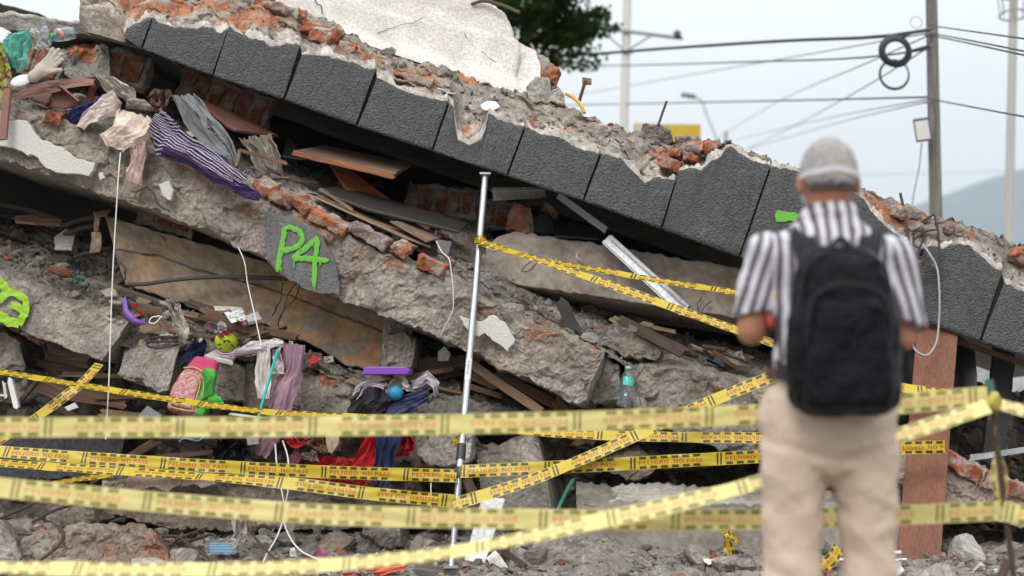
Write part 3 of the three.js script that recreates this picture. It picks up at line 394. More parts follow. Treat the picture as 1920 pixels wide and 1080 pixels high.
block('boulder', 'low reddish boulder with a brick coloured flank in the front rubble', [[96, 1012], [150, 992], [220, 988], [250, 990], [290, 1008], [316, 1044]], [[86, 1086], [150, 1096], [220, 1098], [290, 1096], [330, 1090]], -0.78, { h: 90, d: 0.3, lift: 8, ledge: 0.15, amp: 0.035, chip: 0.02, cat: 'boulder', col: (p) => mix3([0.39, 0.31, 0.25], [0.44, 0.225, 0.14], sm(0.0, 0.5, fbm(p.x * 2.2 + 3, p.y * 3, p.z * 2, 4))) });
block('boulder', 'pale rough boulder cut by the picture corner in the front rubble', [[-60, 960], [0, 984], [24, 1012], [40, 1040]], [[-60, 1090], [0, 1096], [24, 1096], [44, 1090]], -0.85, { h: 100, d: 0.3, cat: 'boulder', base: [0.43, 0.39, 0.35] });
block('boulder', 'tan boulder under a bent steel bar in the front rubble', [[40, 1018], [70, 1002], [110, 1000], [140, 1020]], [[36, 1090], [80, 1094], [120, 1094], [146, 1090]], -0.75, { h: 70, d: 0.3, cat: 'boulder', base: [0.4, 0.335, 0.28] });
block('column_stub', 'knotted lump of broken column in the rubble beside the prop', [[680, 982], [700, 970], [740, 976], [752, 992]], [[668, 1030], [700, 1044], [730, 1034], [750, 1026]], -0.35, { h: 60, chip: 0.06, cat: 'column', base: [0.33, 0.3, 0.27] });
block('concrete_block', 'wide flat dusty slab beside the white board at lower edge', [[1000, 1024], [1050, 1000], [1120, 1014], [1200, 1040], [1240, 1066]], [[1000, 1090], [1050, 1094], [1120, 1096], [1200, 1096], [1250, 1094]], -0.6, { h: 70, base: [0.42, 0.38, 0.335], smooth: 1, d: 0.3 });
block('concrete_block', 'rough grey block at the picture edge above the first low tape', [[-60, 610], [10, 622], [36, 640], [44, 690]], [[-60, 690], [0, 706], [20, 700], [40, 694]], 0.1, { h: 80, base: [0.27, 0.245, 0.215] });
block('concrete_block', 'small grey block in the rubble at the foot of the prop', [[770, 1024], [790, 1014], [812, 1022]], [[768, 1050], [790, 1058], [814, 1052]], -0.75, { h: 30 });
block('brick_faced_beam', 'sloping pinkish rough beam with brick edge behind the timber post', [[1560, 764], [1690, 812], [1740, 836], [1800, 868], [1870, 896], [1990, 940]], [[1560, 880], [1690, 912], [1760, 944], [1840, 972], [1920, 992], [1990, 1010]], -0.15, { h: 120, d: 0.6, cat: 'beam', lift: 12, col: (p, r) => { let c = concreteCol([0.46, 0.37, 0.32], { warm: 0.5, alt: [0.45, 0.3, 0.24] })(p); return c; } });
{ // bricks in the top of that beam
  const g = scene.getObjectByName('brick_faced_beam'); [[1766, 852, 1836, 894, 0], [1842, 896, 1940, 930, 1], [1740, 838, 1764, 852, 0]].forEach((a, i) => { const A = W(a[0], a[1], -0.14), B = W(a[2], a[3], -0.14); obj('brick', brickTint(chipBox(A.distanceTo(B), 0.085, 0.12, 0.02, 12, i * 5.1).applyMatrix4(barMatrix(A, B, 0.1)), i), brickV, g); });
}
{ // tile faced edge on the low slab
  const tm = mat('pinkTile', () => SM({ color: lin(0.43, 0.31, 0.26), map: rep(T.stuccoC, 2), roughness: 0.5, bumpMap: rep(T.rough, 2), bumpScale: 0.003 }));
  const mk = (P, label, seed, o = -0.12) => tag(obj('tile_sheet', sheetGeo(ragged(P.map((a) => [a[0], a[1], a[2] ?? o]), 9, 4, seed), { t: 0.025 }), tm), label, 'tile');
  mk([[242, 888], [310, 884], [346, 886], [338, 908], [316, 922], [290, 912], [256, 918], [240, 908]], 'pinkish tile sheet with a torn lower edge below the narrow tape', 1);
  mk([[350, 886], [400, 880], [408, 906], [380, 914], [366, 908], [344, 912]], 'smaller pinkish tile piece next to the crack under the tape', 2);
}
// ================================================================ RUBBLE FILL
const heapCol = concreteCol([0.32, 0.29, 0.26], { warm: 0.35, dark: 0.45, f: 3 });
const heaps = {};
function heap(name, label, rows, n, nu, opt = {}) {
  const g = loft({ rails: rows, n, nu, amp: opt.amp ?? 0.06, freq: opt.freq ?? 6, chip: opt.chip ?? 0.06, chipF: opt.chipF ?? 12, jag: [], col: opt.col || heapCol, caps: false });
  const m = obj(name, g, M.rubble); m.userData = { label, category: 'rubble', kind: 'stuff' }; heaps[label] = g; return g;
}
const hLeft = heap('rubble_heap', 'grey dusty rubble heap above the lime sprayed beam', [[[-120, 470, 0.15], [0, 512, 0.12], [116, 556, 0.1], [246, 606, 0.1]], [[-120, 430, 0.55], [0, 462, 0.5], [120, 496, 0.45], [244, 560, 0.35]], [[-120, 385, 1.3], [0, 402, 1.2], [120, 425, 1.0], [224, 470, 0.6]]], [26, 26], 110);
const hUp = heap('rubble_heap', 'rubble heap strewn with clothes under the roof slab', [[[-80, 168, -0.02], [0, 186, -0.02], [125, 207, -0.02], [300, 264, -0.02], [480, 334, -0.02], [590, 370, -0.02], [700, 434, -0.02], [850, 506, -0.02]], [[-80, 135, 0.5], [0, 150, 0.5], [125, 170, 0.5], [300, 232, 0.5], [480, 305, 0.5], [590, 345, 0.5], [700, 396, 0.5], [850, 462, 0.5]], [[-80, 78, 1.6], [0, 88, 1.6], [125, 128, 1.6], [300, 190, 1.6], [480, 275, 1.6], [590, 325, 1.6], [700, 368, 1.6], [850, 420, 1.6]]], [22, 22], 300, { amp: 0.05, chip: 0.05 });
const hRight = heap('rubble_heap', 'pale dusty rubble slope between P4 beam and inner beam', [[[830, 508, -0.02], [892, 550, -0.05], [1006, 605, -0.05], [1098, 645, -0.05], [1136, 662, -0.05], [1180, 694, 0.1], [1300, 708, 0.3], [1430, 736, 0.3], [1560, 760, 0.3]], [[830, 452, 0.3], [892, 500, 0.3], [1006, 562, 0.35], [1098, 606, 0.4], [1136, 622, 0.45], [1180, 640, 0.5], [1300, 672, 0.6], [1430, 704, 0.6], [1560, 728, 0.6]], [[830, 405, 0.9], [900, 418, 1.0], [1006, 542, 1.0], [1098, 572, 1.0], [1176, 596, 1.0], [1300, 632, 1.2], [1430, 660, 1.2], [1560, 690, 1.2]]], [26, 20], 260, { col: concreteCol([0.4, 0.37, 0.33], { warm: 0.4, dark: 0.3, f: 3 }), amp: 0.05, chip: 0.045, chipF: 10 });
const hMid = heap('rubble_heap', 'narrow rubble shelf littered with boards under the brown beam', [[[225, 650, 0.0], [300, 650, 0.0], [400, 668, 0.02], [500, 668, 0.05], [600, 700, 0.1], [700, 724, 0.1], [860, 740, 0.15]], [[225, 560, 0.16], [300, 575, 0.18], [400, 600, 0.18], [500, 632, 0.18], [600, 676, 0.18], [700, 706, 0.2], [860, 690, 0.5]]], [26], 150, { amp: 0.04, chip: 0.05 });
const hFront = heap('rubble_heap', 'loose rubble spread on the ground along the front', [[[-200, 1110, -1.3], [700, 1110, -1.3], [1300, 1110, -1.3], [2150, 1110, -1.3]], [[-200, 1072, -0.78], [300, 1066, -0.78], [900, 1064, -0.78], [1300, 1066, -0.75], [2150, 1072, -0.75]], [[-200, 1022, -0.3], [300, 1026, -0.3], [560, 1022, -0.2], [900, 1030, -0.3], [1300, 1050, -0.4], [2150, 1040, -0.3]], [[-200, 960, 0.5], [300, 985, 0.35], [900, 970, 0.35], [1300, 1000, 0.3], [2150, 1000, 0.5]]], [16, 22, 18], 420, { amp: 0.07, chip: 0.07, chipF: 9 });
const hCore = heap('rubble_heap', 'packed rubble filling the gaps between fallen slabs, gap shade put into its colour', [[[-200, 1000, 0.55], [500, 1000, 0.55], [1000, 1000, 0.5], [2000, 1010, 0.7]], [[-200, 900, 0.9], [300, 900, 0.75], [900, 900, 0.45], [1100, 900, 0.6], [1300, 910, 1.0], [2000, 920, 1.5]], [[-200, 790, 1.4], [200, 790, 1.1], [400, 800, 0.45], [900, 800, 0.4], [1100, 800, 0.5], [1300, 830, 1.2], [2000, 860, 1.8]], [[-200, 690, 1.5], [200, 690, 1.0], [400, 700, 0.4], [900, 720, 0.45], [1100, 740, 0.45], [1300, 740, 0.9], [2000, 790, 2.1]], [[-200, 560, 1.7], [200, 560, 1.4], [500, 600, 0.9], [900, 640, 0.9], [1200, 660, 1.0], [2000, 740, 2.3]]], [24, 24, 24, 20], 360, { col: concreteCol([0.15, 0.125, 0.1], { warm: 0.3, red: 0.55, dark: 0.5, alt: [0.2, 0.14, 0.1] }), amp: 0.08, chip: 0.09, chipF: 7 });  // gap shade put into the colour: darker than the other heaps

// walls and floors deep inside the wreck
{
  const dm = SM({ vertexColors: true, map: M.concrete.map, roughness: 1 });
  const c = () => [0.028, 0.022, 0.018];  // near black stands in for the unlit depth of the void
  const k = thing('inner_wall', 'brick and plaster wall deep inside the collapsed storey with void shade painted in', 'wall');
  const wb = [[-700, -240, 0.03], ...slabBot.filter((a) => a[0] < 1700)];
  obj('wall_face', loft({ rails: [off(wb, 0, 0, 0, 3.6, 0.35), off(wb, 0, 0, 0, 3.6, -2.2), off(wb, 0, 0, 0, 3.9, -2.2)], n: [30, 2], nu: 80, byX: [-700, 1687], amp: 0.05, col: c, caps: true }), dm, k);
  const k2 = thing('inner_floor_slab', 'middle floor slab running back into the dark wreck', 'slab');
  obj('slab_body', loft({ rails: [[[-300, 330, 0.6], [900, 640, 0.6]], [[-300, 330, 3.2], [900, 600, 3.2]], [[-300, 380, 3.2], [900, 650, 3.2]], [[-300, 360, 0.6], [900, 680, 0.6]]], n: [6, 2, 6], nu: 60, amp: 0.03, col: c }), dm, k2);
}
// brickwork inside the voids
const brickShared = [0, 1, 2].map((i) => brickTint(chipBox(0.1, 0.17, 0.1, 0.016, 8, i * 9.1), i * 5, [0.36, 0.115, 0.055]));
const voidBrick = mat('brickDark', () => SM({ color: lin(0.36, 0.12, 0.06), map: rep(T.mottle, 2), bumpMap: rep(T.rough, 3), bumpScale: 0.012, roughness: 1 }));
function brickRow(name, label, a, b, o, nB, h, mortar = true) {
  const g = thing(name, label, 'brickwork'), A = W(a[0], a[1], o), B = W(b[0], b[1], o), m = barMatrix(A, B), L = A.distanceTo(B), q = new THREE.Matrix4(), w = L / nB;
  obj('mortar_bed', tint(chipBox(L + 0.05, h + 0.06, 0.11, 0.03, 16, L).applyMatrix4(m.clone().multiply(q.makeTranslation(0, 0, -0.03))), concreteCol([0.3, 0.27, 0.235])), M.concrete, g);
  for (let i = 0; i < nB; i++) { const br = obj('brick', brickShared[i % 3], brickV, g); q.makeTranslation((i + 0.5) * w - L / 2, rr(-0.006, 0.006), rr(-0.006, 0.006)); br.applyMatrix4(m.clone().multiply(q).multiply(new THREE.Matrix4().makeScale((w - 0.025) / 0.1, h / 0.17, 1))); }
  return g;
}
brickRow('brick_course', 'three red bricks in mortar showing in the dark void', [768, 372], [890, 384], 0.9, 5, 0.15);
brickRow('brick_course', 'red brick course in the dark beside the aluminium rail', [900, 400], [990, 410], 0.95, 3, 0.14);
brickRow('brick_course', 'brick course under the slab behind the grey suit jacket', [342, 160], [500, 215], 0.75, 6, 0.18);
brickRow('brick_course', 'upper brick course in shadow above the grey suit jacket', [350, 132], [470, 172], 0.95, 4, 0.16);
brickRow('brick_course', 'brick course beside the pale mortar pillar in shadow', [205, 122], [272, 138], 0.45, 2, 0.17);
brickRow('brick_course', 'short red brick course under the shadow of the P4 beam', [266, 402], [360, 430], 0.34, 3, 0.06);
brickRow('brick_course', 'dusty bricks showing beside the leather glove and mint towel', [44, 108], [116, 128], 0.3, 3, 0.17);
block('mortar_pillar', 'chunk of brick pillar coated in mortar beside the glove', [[114, 104], [140, 94], [200, 92]], [[120, 144], [160, 150], [204, 146]], 0.25, { h: 50, col: (p) => mix3([0.4, 0.37, 0.34], [0.5, 0.19, 0.1], sm(0.25, 0.36, fbm(p.x * 5 + 2, p.y * 4, 3, 3))), chip: 0.05, cat: 'brickwork' });

// loose chunks: single stones people could pick up; finer gravel is one mass per heap
const chunkGeo = []; for (let i = 0; i < 14; i++) chunkGeo.push(rockGeo(i + 1, 3, 0.55 + 0.05 * (i % 7)));
const gravGeo = []; for (let i = 0; i < 5; i++) gravGeo.push(rockGeo(i + 40, 1, 0.7));
const stoneMats = [[0.34, 0.305, 0.27], [0.4, 0.355, 0.31], [0.29, 0.26, 0.23], [0.44, 0.37, 0.3], [0.5, 0.47, 0.43], [0.42, 0.155, 0.08], [0.37, 0.29, 0.23]].map((c) => SM({ color: lin(...c), map: rep(T.mottle, 1.1), bumpMap: rep(T.rough, 1.3), bumpScale: 0.012, roughness: 1 }));
function pick(g, i) { const p = g.attributes.position, k = Math.min(p.count - 1, Math.floor(i * p.count)); return V(p.getX(k), p.getY(k), p.getZ(k)); }
function chunks(g, count, smin, smax, label, group, o = {}) {
  const e = new THREE.Euler();
  for (let i = 0; i < count; i++) {
    const p = pick(g, R()), s = smin * Math.pow(smax / smin, Math.pow(R(), 1.8)); if (o.max && p.x / -p.z * FPX + 960 > o.max) continue;
    const mi = R() < (o.red || 0.06) && s < 0.055 ? 5 : [0, 1, 2, 3, 4, 6, 0, 1][Math.floor(R() * 8)];
    const m = obj('rubble_chunk', chunkGeo[Math.floor(R() * 14)], stoneMats[mi]); m.position.copy(p); m.position.y += s * 0.3; m.scale.setScalar(s); m.scale.x *= rr(0.9, 1.5); e.set(rr(-0.6, 0.6), R() * 6.28, rr(-0.6, 0.6)); m.setRotationFromEuler(e);
    tag(m, label, 'rubble', group);
  }
}
function gravel(g, count, smin, smax, label, o = {}) {
  const per = Math.ceil(count / gravGeo.length), mm = new THREE.Matrix4(), q = new THREE.Quaternion(), e = new THREE.Euler(), c = new THREE.Color();
  gravGeo.forEach((gg) => {
    const im = new THREE.InstancedMesh(gg, M.stone, per); im.name = numbered('gravel'); im.userData = { label, category: 'gravel', kind: 'stuff' }; im.castShadow = im.receiveShadow = true;
    for (let i = 0; i < per; i++) { const p = pick(g, R()), s = smin * Math.pow(smax / smin, Math.pow(R(), 2.2)); p.x += rr(-.02, .02); p.z += rr(-.02, .02); p.y += s * 0.25; e.set(R() * 6, R() * 6, R() * 6); mm.compose(p, q.setFromEuler(e), V(s * rr(0.8, 1.4), s, s * rr(0.7, 1.2))); im.setMatrixAt(i, mm);
      const r = R(), t = rr(0.75, 1.2); const b = r < 0.05 ? [0.42, 0.15, 0.08] : r < 0.12 ? [0.58, 0.55, 0.5] : r < 0.4 ? [0.38, 0.33, 0.28] : (o.base || [0.33, 0.3, 0.27]); im.setColorAt(i, c.setRGB(b[0] * t, b[1] * t, b[2] * t)); }
    scene.add(im);
  });
}
chunks(hLeft, 34, 0.02, 0.07, 'small grey concrete chunk in the heap above the lime sprayed beam', 'chunks above the lime sprayed beam');
chunks(hUp, 40, 0.02, 0.07, 'small dusty chunk among the clothes under the roof slab', 'chunks among the clothes');
chunks(hRight, 46, 0.02, 0.075, 'small pale chunk on the dusty slope beside the P4 beam', 'chunks on the dusty slope');
chunks(hMid, 24, 0.02, 0.06, 'small chunk among the broken boards under the brown beam', 'chunks under the brown beam');
chunks(hFront, 120, 0.03, 0.12, 'loose rubble chunk on the ground along the front', 'chunks on the ground', { red: 0.1 });
chunks(hCore, 70, 0.04, 0.13, 'dark rubble chunk packed between the fallen slabs', 'chunks between the slabs');
gravel(hLeft, 1600, 0.006, 0.025, 'fine grey gravel on the heap above the lime sprayed beam');
gravel(hUp, 1600, 0.006, 0.022, 'fine gravel between the clothes under the roof slab');
gravel(hRight, 2200, 0.005, 0.022, 'fine pale gravel on the slope beside the P4 beam', { base: [0.4, 0.37, 0.33] });
gravel(hMid, 700, 0.006, 0.02, 'fine gravel on the shelf under the brown beam');
gravel(hFront, 4200, 0.008, 0.035, 'fine gravel covering the ground along the front');
gravel(hCore, 2200, 0.01, 0.035, 'gravel packed between the fallen slabs, coloured dark for the gap shade', { base: [0.17, 0.145, 0.12] });  // base colour darkened to carry the shade of the gaps
{ // crumbs along the roof slab's broken rim
  const g = slab.children[0].geometry, p = g.attributes.position, keep = []; const nv1 = 8 + 3 + 4 + 22 + 4 + 18 + 18 + 14 + 1;
  for (let i = 0; i < 620; i++) for (let j = 45; j < 78; j += 2) keep.push(p.getX(i * nv1 + j), p.getY(i * nv1 + j), p.getZ(i * nv1 + j));
  const q = new THREE.BufferGeometry(); q.setAttribute('position', new THREE.Float32BufferAttribute(keep, 3));
  gravel(q, 900, 0.005, 0.02, 'crumbs of mortar and brick strewn along the roof slab rim');
  chunks(q, 30, 0.015, 0.05, 'small mortar lump lying along the broken rim of the roof slab', 'lumps on the slab rim', { red: 0.25, max: 1380 });
}

// splinters, slats and scraps strewn over the heaps
function strew(g, count, label, group, len, mats) { for (let i = 0; i < count; i++) { const p = pick(g, R()), a = rr(-0.5, 0.9), L = rr(len[0], len[1]), d = AX.clone().multiplyScalar(Math.cos(a)).addScaledVector(UP, -Math.sin(a)).addScaledVector(NRM, rr(-0.3, 0.5)).normalize(); p.y += 0.015; p.addScaledVector(NRM, 0.02); const B = p.clone().addScaledVector(d, L); tag(obj('splinter', barGeo(p, B, rr(0.012, 0.045), rr(0.006, 0.018), rr(-1.2, 1.2), 0.006, 8), mats[Math.floor(R() * mats.length)]), label, 'splinter', group); } }
{ const wm = [wood(0.27, 0.15, 0.08), wood(0.16, 0.09, 0.05), wood(0.36, 0.25, 0.15), wood(0.1, 0.065, 0.045), wood(0.24, 0.2, 0.16)];
  strew(hMid, 46, 'small broken slat in the litter under the brown stained beam', 'slats under the brown beam', [0.06, 0.22], wm); strew(hUp, 34, 'small broken slat among the clothes under the slab', 'slats under the slab', [0.06, 0.25], wm); strew(hCore, 60, 'small broken slat in the dark gaps between fallen slabs', 'slats between the slabs', [0.08, 0.32], wm); strew(hFront, 36, 'small broken slat on the ground rubble', 'slats on the ground', [0.06, 0.25], wm); strew(hRight, 14, 'small broken slat on the dusty slope', 'slats on the dusty slope', [0.05, 0.16], wm); strew(hLeft, 12, 'small broken slat in the heap above the lime sprayed beam', 'slats above the lime beam', [0.05, 0.18], wm); }

// paper and plastic scraps caught in the litter
{ const cols = [[0.6, 0.58, 0.54], [0.55, 0.5, 0.44], [0.42, 0.03, 0.04], [0.1, 0.3, 0.4], [0.5, 0.4, 0.3], [0.62, 0.6, 0.57], [0.35, 0.12, 0.2]].map((c) => SM({ color: lin(...c), roughness: 0.7 }));
  const put = (g, n, label, group, x0, x1) => { for (let i = 0, k = 0; i < n && k < 4000; k++) { const p = pick(g, R()), sx = p.x / -p.z * FPX + 960; if (sx < x0 || sx > x1) continue; i++; const s = rr(0.02, 0.06), a = R() * 3, sd = R() * 50; const geo = gridGeo(7, 5, (u, v) => { const q = V((u - 0.5) * s * 2, (v - 0.5) * s * 1.3, 0.3 * s * fbm(u * 2 + sd, v * 2, sd, 2) * 2); return [q]; }); const m = obj('scrap', geo, cols[Math.floor(R() * cols.length)]); m.position.copy(p).addScaledVector(NRM, 0.04); m.position.y += 0.02; m.rotation.set(rr(-1.2, 0.2), rr(-0.6, 0.6), a); tag(m, label, 'scrap', group); } };
  put(hMid, 26, 'small paper or plastic scrap in the litter under the brown stained beam', 'scraps under the brown beam', 230, 640); put(hCore, 30, 'small paper or cloth scrap in the gaps between fallen slabs', 'scraps between the slabs', 150, 1300); put(hFront, 24, 'small paper scrap on the ground rubble along the front', 'scraps on the ground', 0, 1900); put(hUp, 14, 'small paper scrap among the clothes under the roof slab', 'scraps under the slab', 0, 850); }
// ================================================================ DEBRIS AND BELONGINGS
function sdfGeo(f, c, h, res, maxPoly = 120000) { // surface of a distance field inside the box c +- h
  const mc = new MarchingCubes(res, new THREE.MeshBasicMaterial(), false, false, maxPoly); mc.isolation = 0; const s = mc.size, hs = s / 2, fld = mc.field;
  for (let k = 0; k < s; k++) for (let j = 0; j < s; j++) for (let i = 0; i < s; i++) fld[i + j * s + k * s * s] = -f(c.x + (i - hs) / hs * h.x, c.y + (j - hs) / hs * h.y, c.z + (k - hs) / hs * h.z);
  mc.update(); const n = mc.count, pos = new Float32Array(n * 3); for (let i = 0; i < n; i++) { pos[i * 3] = c.x + mc.positionArray[i * 3] * h.x; pos[i * 3 + 1] = c.y + mc.positionArray[i * 3 + 1] * h.y; pos[i * 3 + 2] = c.z + mc.positionArray[i * 3 + 2] * h.z; }
  let g = new THREE.BufferGeometry(); g.setAttribute('position', new THREE.BufferAttribute(pos, 3)); g = mergeVertices(g, 1e-5); g.computeVertexNormals();
  const uv = new Float32Array(g.attributes.position.count * 2); for (let i = 0; i < uv.length / 2; i++) { uv[i * 2] = g.attributes.position.getX(i) + g.attributes.position.getZ(i) * 0.6; uv[i * 2 + 1] = g.attributes.position.getY(i); } g.setAttribute('uv', new THREE.BufferAttribute(uv, 2)); return g;
}
const cap = (x, y, z, a, b, ra, rb) => { const bx = b[0] - a[0], by = b[1] - a[1], bz = b[2] - a[2], px = x - a[0], py = y - a[1], pz = z - a[2]; const t = clamp((px * bx + py * by + pz * bz) / (bx * bx + by * by + bz * bz)); return Math.hypot(px - bx * t, py - by * t, pz - bz * t) - lerp(ra, rb, t); };
const smin = (a, b, k) => { const h = clamp(0.5 + 0.5 * (b - a) / k); return lerp(b, a, h) - k * h * (1 - h); };
const rbox = (x, y, z, w, h, d, r) => { const qx = Math.abs(x) - w + r, qy = Math.abs(y) - h + r, qz = Math.abs(z) - d + r; return Math.hypot(Math.max(qx, 0), Math.max(qy, 0), Math.max(qz, 0)) + Math.min(Math.max(qx, qy, qz), 0) - r; };

const cl = (name, label, cat, L, Rr, m, o) => tag(obj(name, clothGeo(L, Rr, o), m), label, cat);
const br = (name, label, cat, a, b, w, t, m, roll = 0, amp = 0.004) => tag(obj(name, barGeo(a, b, w, t, roll, amp), m), label, cat);
const sh = (name, label, cat, pts, m, t = 0.012, rag = 0, seed = 1) => tag(obj(name, sheetGeo(rag ? ragged(pts, 8, rag, seed) : pts, { t }), m), label, cat);
const tb = (name, label, cat, pts, r, m, group) => tag(obj(name, tubeGeo(pts, r), m), label, cat, group);
const Z = (P, o) => P.map((a) => [a[0], a[1], a[2] ?? o]);
const leather = SM({ color: lin(0.15, 0.05, 0.025), roughness: 0.42, bumpMap: rep(T.rough, 4), bumpScale: 0.002 });
const woodA = wood(0.22, 0.12, 0.065), woodB = wood(0.16, 0.09, 0.05), woodC = wood(0.36, 0.25, 0.15), woodD = wood(0.1, 0.065, 0.045), cardb = wood(0.36, 0.24, 0.15, 0.6);
const rust = SM({ color: lin(0.11, 0.075, 0.055), roughness: 0.85, bumpMap: rep(T.rough, 8), bumpScale: 0.003, map: rep(T.mottle, 6) });
const alu = SM({ color: lin(0.72, 0.73, 0.74), roughness: 0.32, metalness: 0.75, map: rep(T.stuccoC, 1.5) }), zinc = SM({ color: lin(0.62, 0.64, 0.66), roughness: 0.35, metalness: 0.8, map: rep(T.stuccoC, 3) });
const blackP = bare(0.02, 0.02, 0.022, 0.5), cord = bare(0.68, 0.64, 0.62, 0.6), greyCord = bare(0.4, 0.4, 0.41, 0.6);
const glassy = new THREE.MeshPhysicalMaterial({ color: lin(0.85, 0.92, 0.95), transmission: 0.93, roughness: 0.08, thickness: 0, side: THREE.DoubleSide });
const sheer = new THREE.MeshPhysicalMaterial({ color: lin(0.72, 0.6, 0.52), transmission: 0.25, roughness: 0.9, thickness: 0, side: THREE.DoubleSide });

// ---- under the roof slab
cl('towel', 'mint green towel bunched over the rubble near the bottles', 'towel', Z([[52, 60], [24, 68], [4, 88], [3, 110], [10, 128]], -0.12), Z([[60, 64], [62, 76], [58, 96], [56, 116], [46, 136]], -0.2), cloth(0.13, 0.42, 0.35), { folds: 5, amp: 0.03, seed: 3, bulge: 0.08 });
cl('white_rag', 'knotted white rag beside the mint green towel', 'rag', Z([[58, 64], [62, 78], [58, 100]], -0.15), Z([[78, 66], [80, 82], [78, 96]], -0.18), cloth(0.62, 0.6, 0.56), { folds: 3, amp: 0.04, seed: 5, crumple: 0.04 });
function bottle(name, label, a, b, r, capCol, band) {
  const g = thing(name, label, 'bottle'), A = w3(a), B = w3(b), L = A.distanceTo(B); const prof = [[0.001, 0], [r * 0.9, 0.004], [r, 0.02], [r * 0.96, L * 0.22], [r, L * 0.26], [r * 0.94, L * 0.42], [r, L * 0.5], [r, L * 0.68], [r * 0.75, L * 0.8], [r * 0.42, L * 0.9], [r * 0.4, L * 0.955]].map((q) => new THREE.Vector2(q[0], q[1]));
  const geo = new THREE.LatheGeometry(prof, 26), p = geo.attributes.position; for (let i = 0; i < p.count; i++) { const k = 1 + 0.3 * fbm(p.getX(i) * 25, p.getY(i) * 18, p.getZ(i) * 25, 2); p.setX(i, p.getX(i) * k); p.setZ(i, p.getZ(i) * k); } geo.computeVertexNormals();
  const m = new THREE.Matrix4().makeRotationFromQuaternion(new THREE.Quaternion().setFromUnitVectors(UP, B.clone().sub(A).normalize())).setPosition(A);
  const shell = obj('bottle_shell', geo.applyMatrix4(m), glassy, g); obj('bottle_cap', new THREE.CylinderGeometry(r * 0.46, r * 0.46, L * 0.06, 18).translate(0, L * 0.975, 0).applyMatrix4(m), bare(...capCol, 0.4), g);
  if (band) { const bg = new THREE.CylinderGeometry(r * 1.02, r * 1.02, L * band[3], 26, 1, true, band[4], band[5]).translate(0, L * band[6], 0).applyMatrix4(m); obj('bottle_label', bg, bare(band[0], band[1], band[2], 0.5), shell); }
}
bottle('plastic_bottle', 'clear plastic bottle with green cap lying above the mint towel', [138, 62, -0.05], [94, 69, -0.2], 0.042, [0.03, 0.3, 0.12], [0.5, 0.2, 0.12, 0.16, 0, 2.5, 0.66]);
bottle('plastic_bottle', 'pale blue plastic bottle standing between towel and capped bottle', [88, 80, -0.05], [84, 52, 0.02], 0.04, [0.3, 0.4, 0.6]);
bottle('plastic_bottle', 'crushed clear water bottle with teal label on the cracked block', [1170, 764, -0.05], [1178, 688, 0.0], 0.045, [0.25, 0.5, 0.45], [0.05, 0.5, 0.45, 0.2, -0.6, 1.6, 0.62]);
{ const g = thing('white_container', 'white plastic jug at the picture edge beside the mint towel', 'jug'); obj('jug_body', sdfGeo((x, y, z) => rbox(x, y, z, 0.07, 0.055, 0.05, 0.03), V(0, 0, 0), V(0.09, 0.075, 0.07), 30).applyMatrix4(barMatrix(W(-14, 74, -0.1), W(16, 72, -0.1))), bare(0.7, 0.69, 0.66, 0.4), g); obj('jug_neck', tubeGeo([[2, 60, -0.1], [4, 52, -0.1]], 0.02), bare(0.7, 0.69, 0.66, 0.4), g); }
{ // work glove
  const g = sdfGeo((x, y, z) => { let d = rbox(x + 0.01, y, z, 0.06, 0.05, 0.018, 0.018); for (const [a, b, r] of [[[0.03, 0.035, 0], [0.105, 0.062, 0.012], 0.013], [[0.04, 0.014, 0], [0.125, 0.03, 0.02], 0.014], [[0.04, -0.01, 0], [0.12, -0.004, 0.016], 0.014], [[0.03, -0.034, 0], [0.1, -0.034, 0.01], 0.013], [[-0.03, -0.035, 0.005], [0.045, -0.082, 0.012], 0.015]]) d = smin(d, cap(x, y, z, a, b, r * 1.1, r), 0.012); d = smin(d, cap(x, y, z, [-0.05, 0, 0], [-0.11, 0, -0.005], 0.036, 0.04), 0.02); return d + 0.002 * fbm(x * 40, y * 40, z * 40, 2); }, V(0, -0.01, 0.005), V(0.17, 0.12, 0.06), 56);
  const o = tag(obj('work_glove', g.scale(0.98, 0.98, 0.98).applyMatrix4(barMatrix(W(70, 138, -0.3), W(106, 110, -0.25), 0.1)), cloth(0.4, 0.35, 0.29)), 'beige work glove lying palm down with fingers spread on rubble', 'glove'); }
{ const g = new THREE.SphereGeometry(1, 24, 12).scale(0.072, 0.036, 0.012); tag(obj('shoe_insole', g.applyMatrix4(barMatrix(W(22, 156, -0.3), W(58, 146, -0.28))), bare(0.72, 0.71, 0.69, 0.7)), 'white rounded insole lying next to the beige glove', 'insole'); }
cl('floral_cloth', 'lime and purple floral cloth at the picture edge below the towel', 'cloth', Z([[-14, 80], [-10, 140], [-16, 186]], -0.22), Z([[4, 84], [24, 138], [14, 188]], -0.28), clothV, { folds: 3, amp: 0.03, crumple: 0.03, col: (u, v, p) => { const f = fbm(p.x * 26, p.y * 26, 1, 2); return f > 0.16 ? [0.2, 0.02, 0.14] : f < -0.3 ? [0.5, 0.45, 0.3] : [0.36, 0.4, 0.03]; } });
br('plastic_profile', 'brown plastic profile standing upright at the picture edge', 'profile', [15, 166, -0.36], [6, 262, -0.4], 0.055, 0.02, SM({ color: lin(0.19, 0.085, 0.065), roughness: 0.5 }), 0.3, 0.001);
cl('leather_strip', 'long curved brown leather strip lying over the upper rubble', 'leather piece', Z([[22, 172], [80, 157], [130, 149], [180, 149]], -0.12), Z([[26, 190], [82, 175], [132, 168], [178, 161]], -0.22), leather, { folds: 0.6, amp: 0.015, crumple: 0.006 });
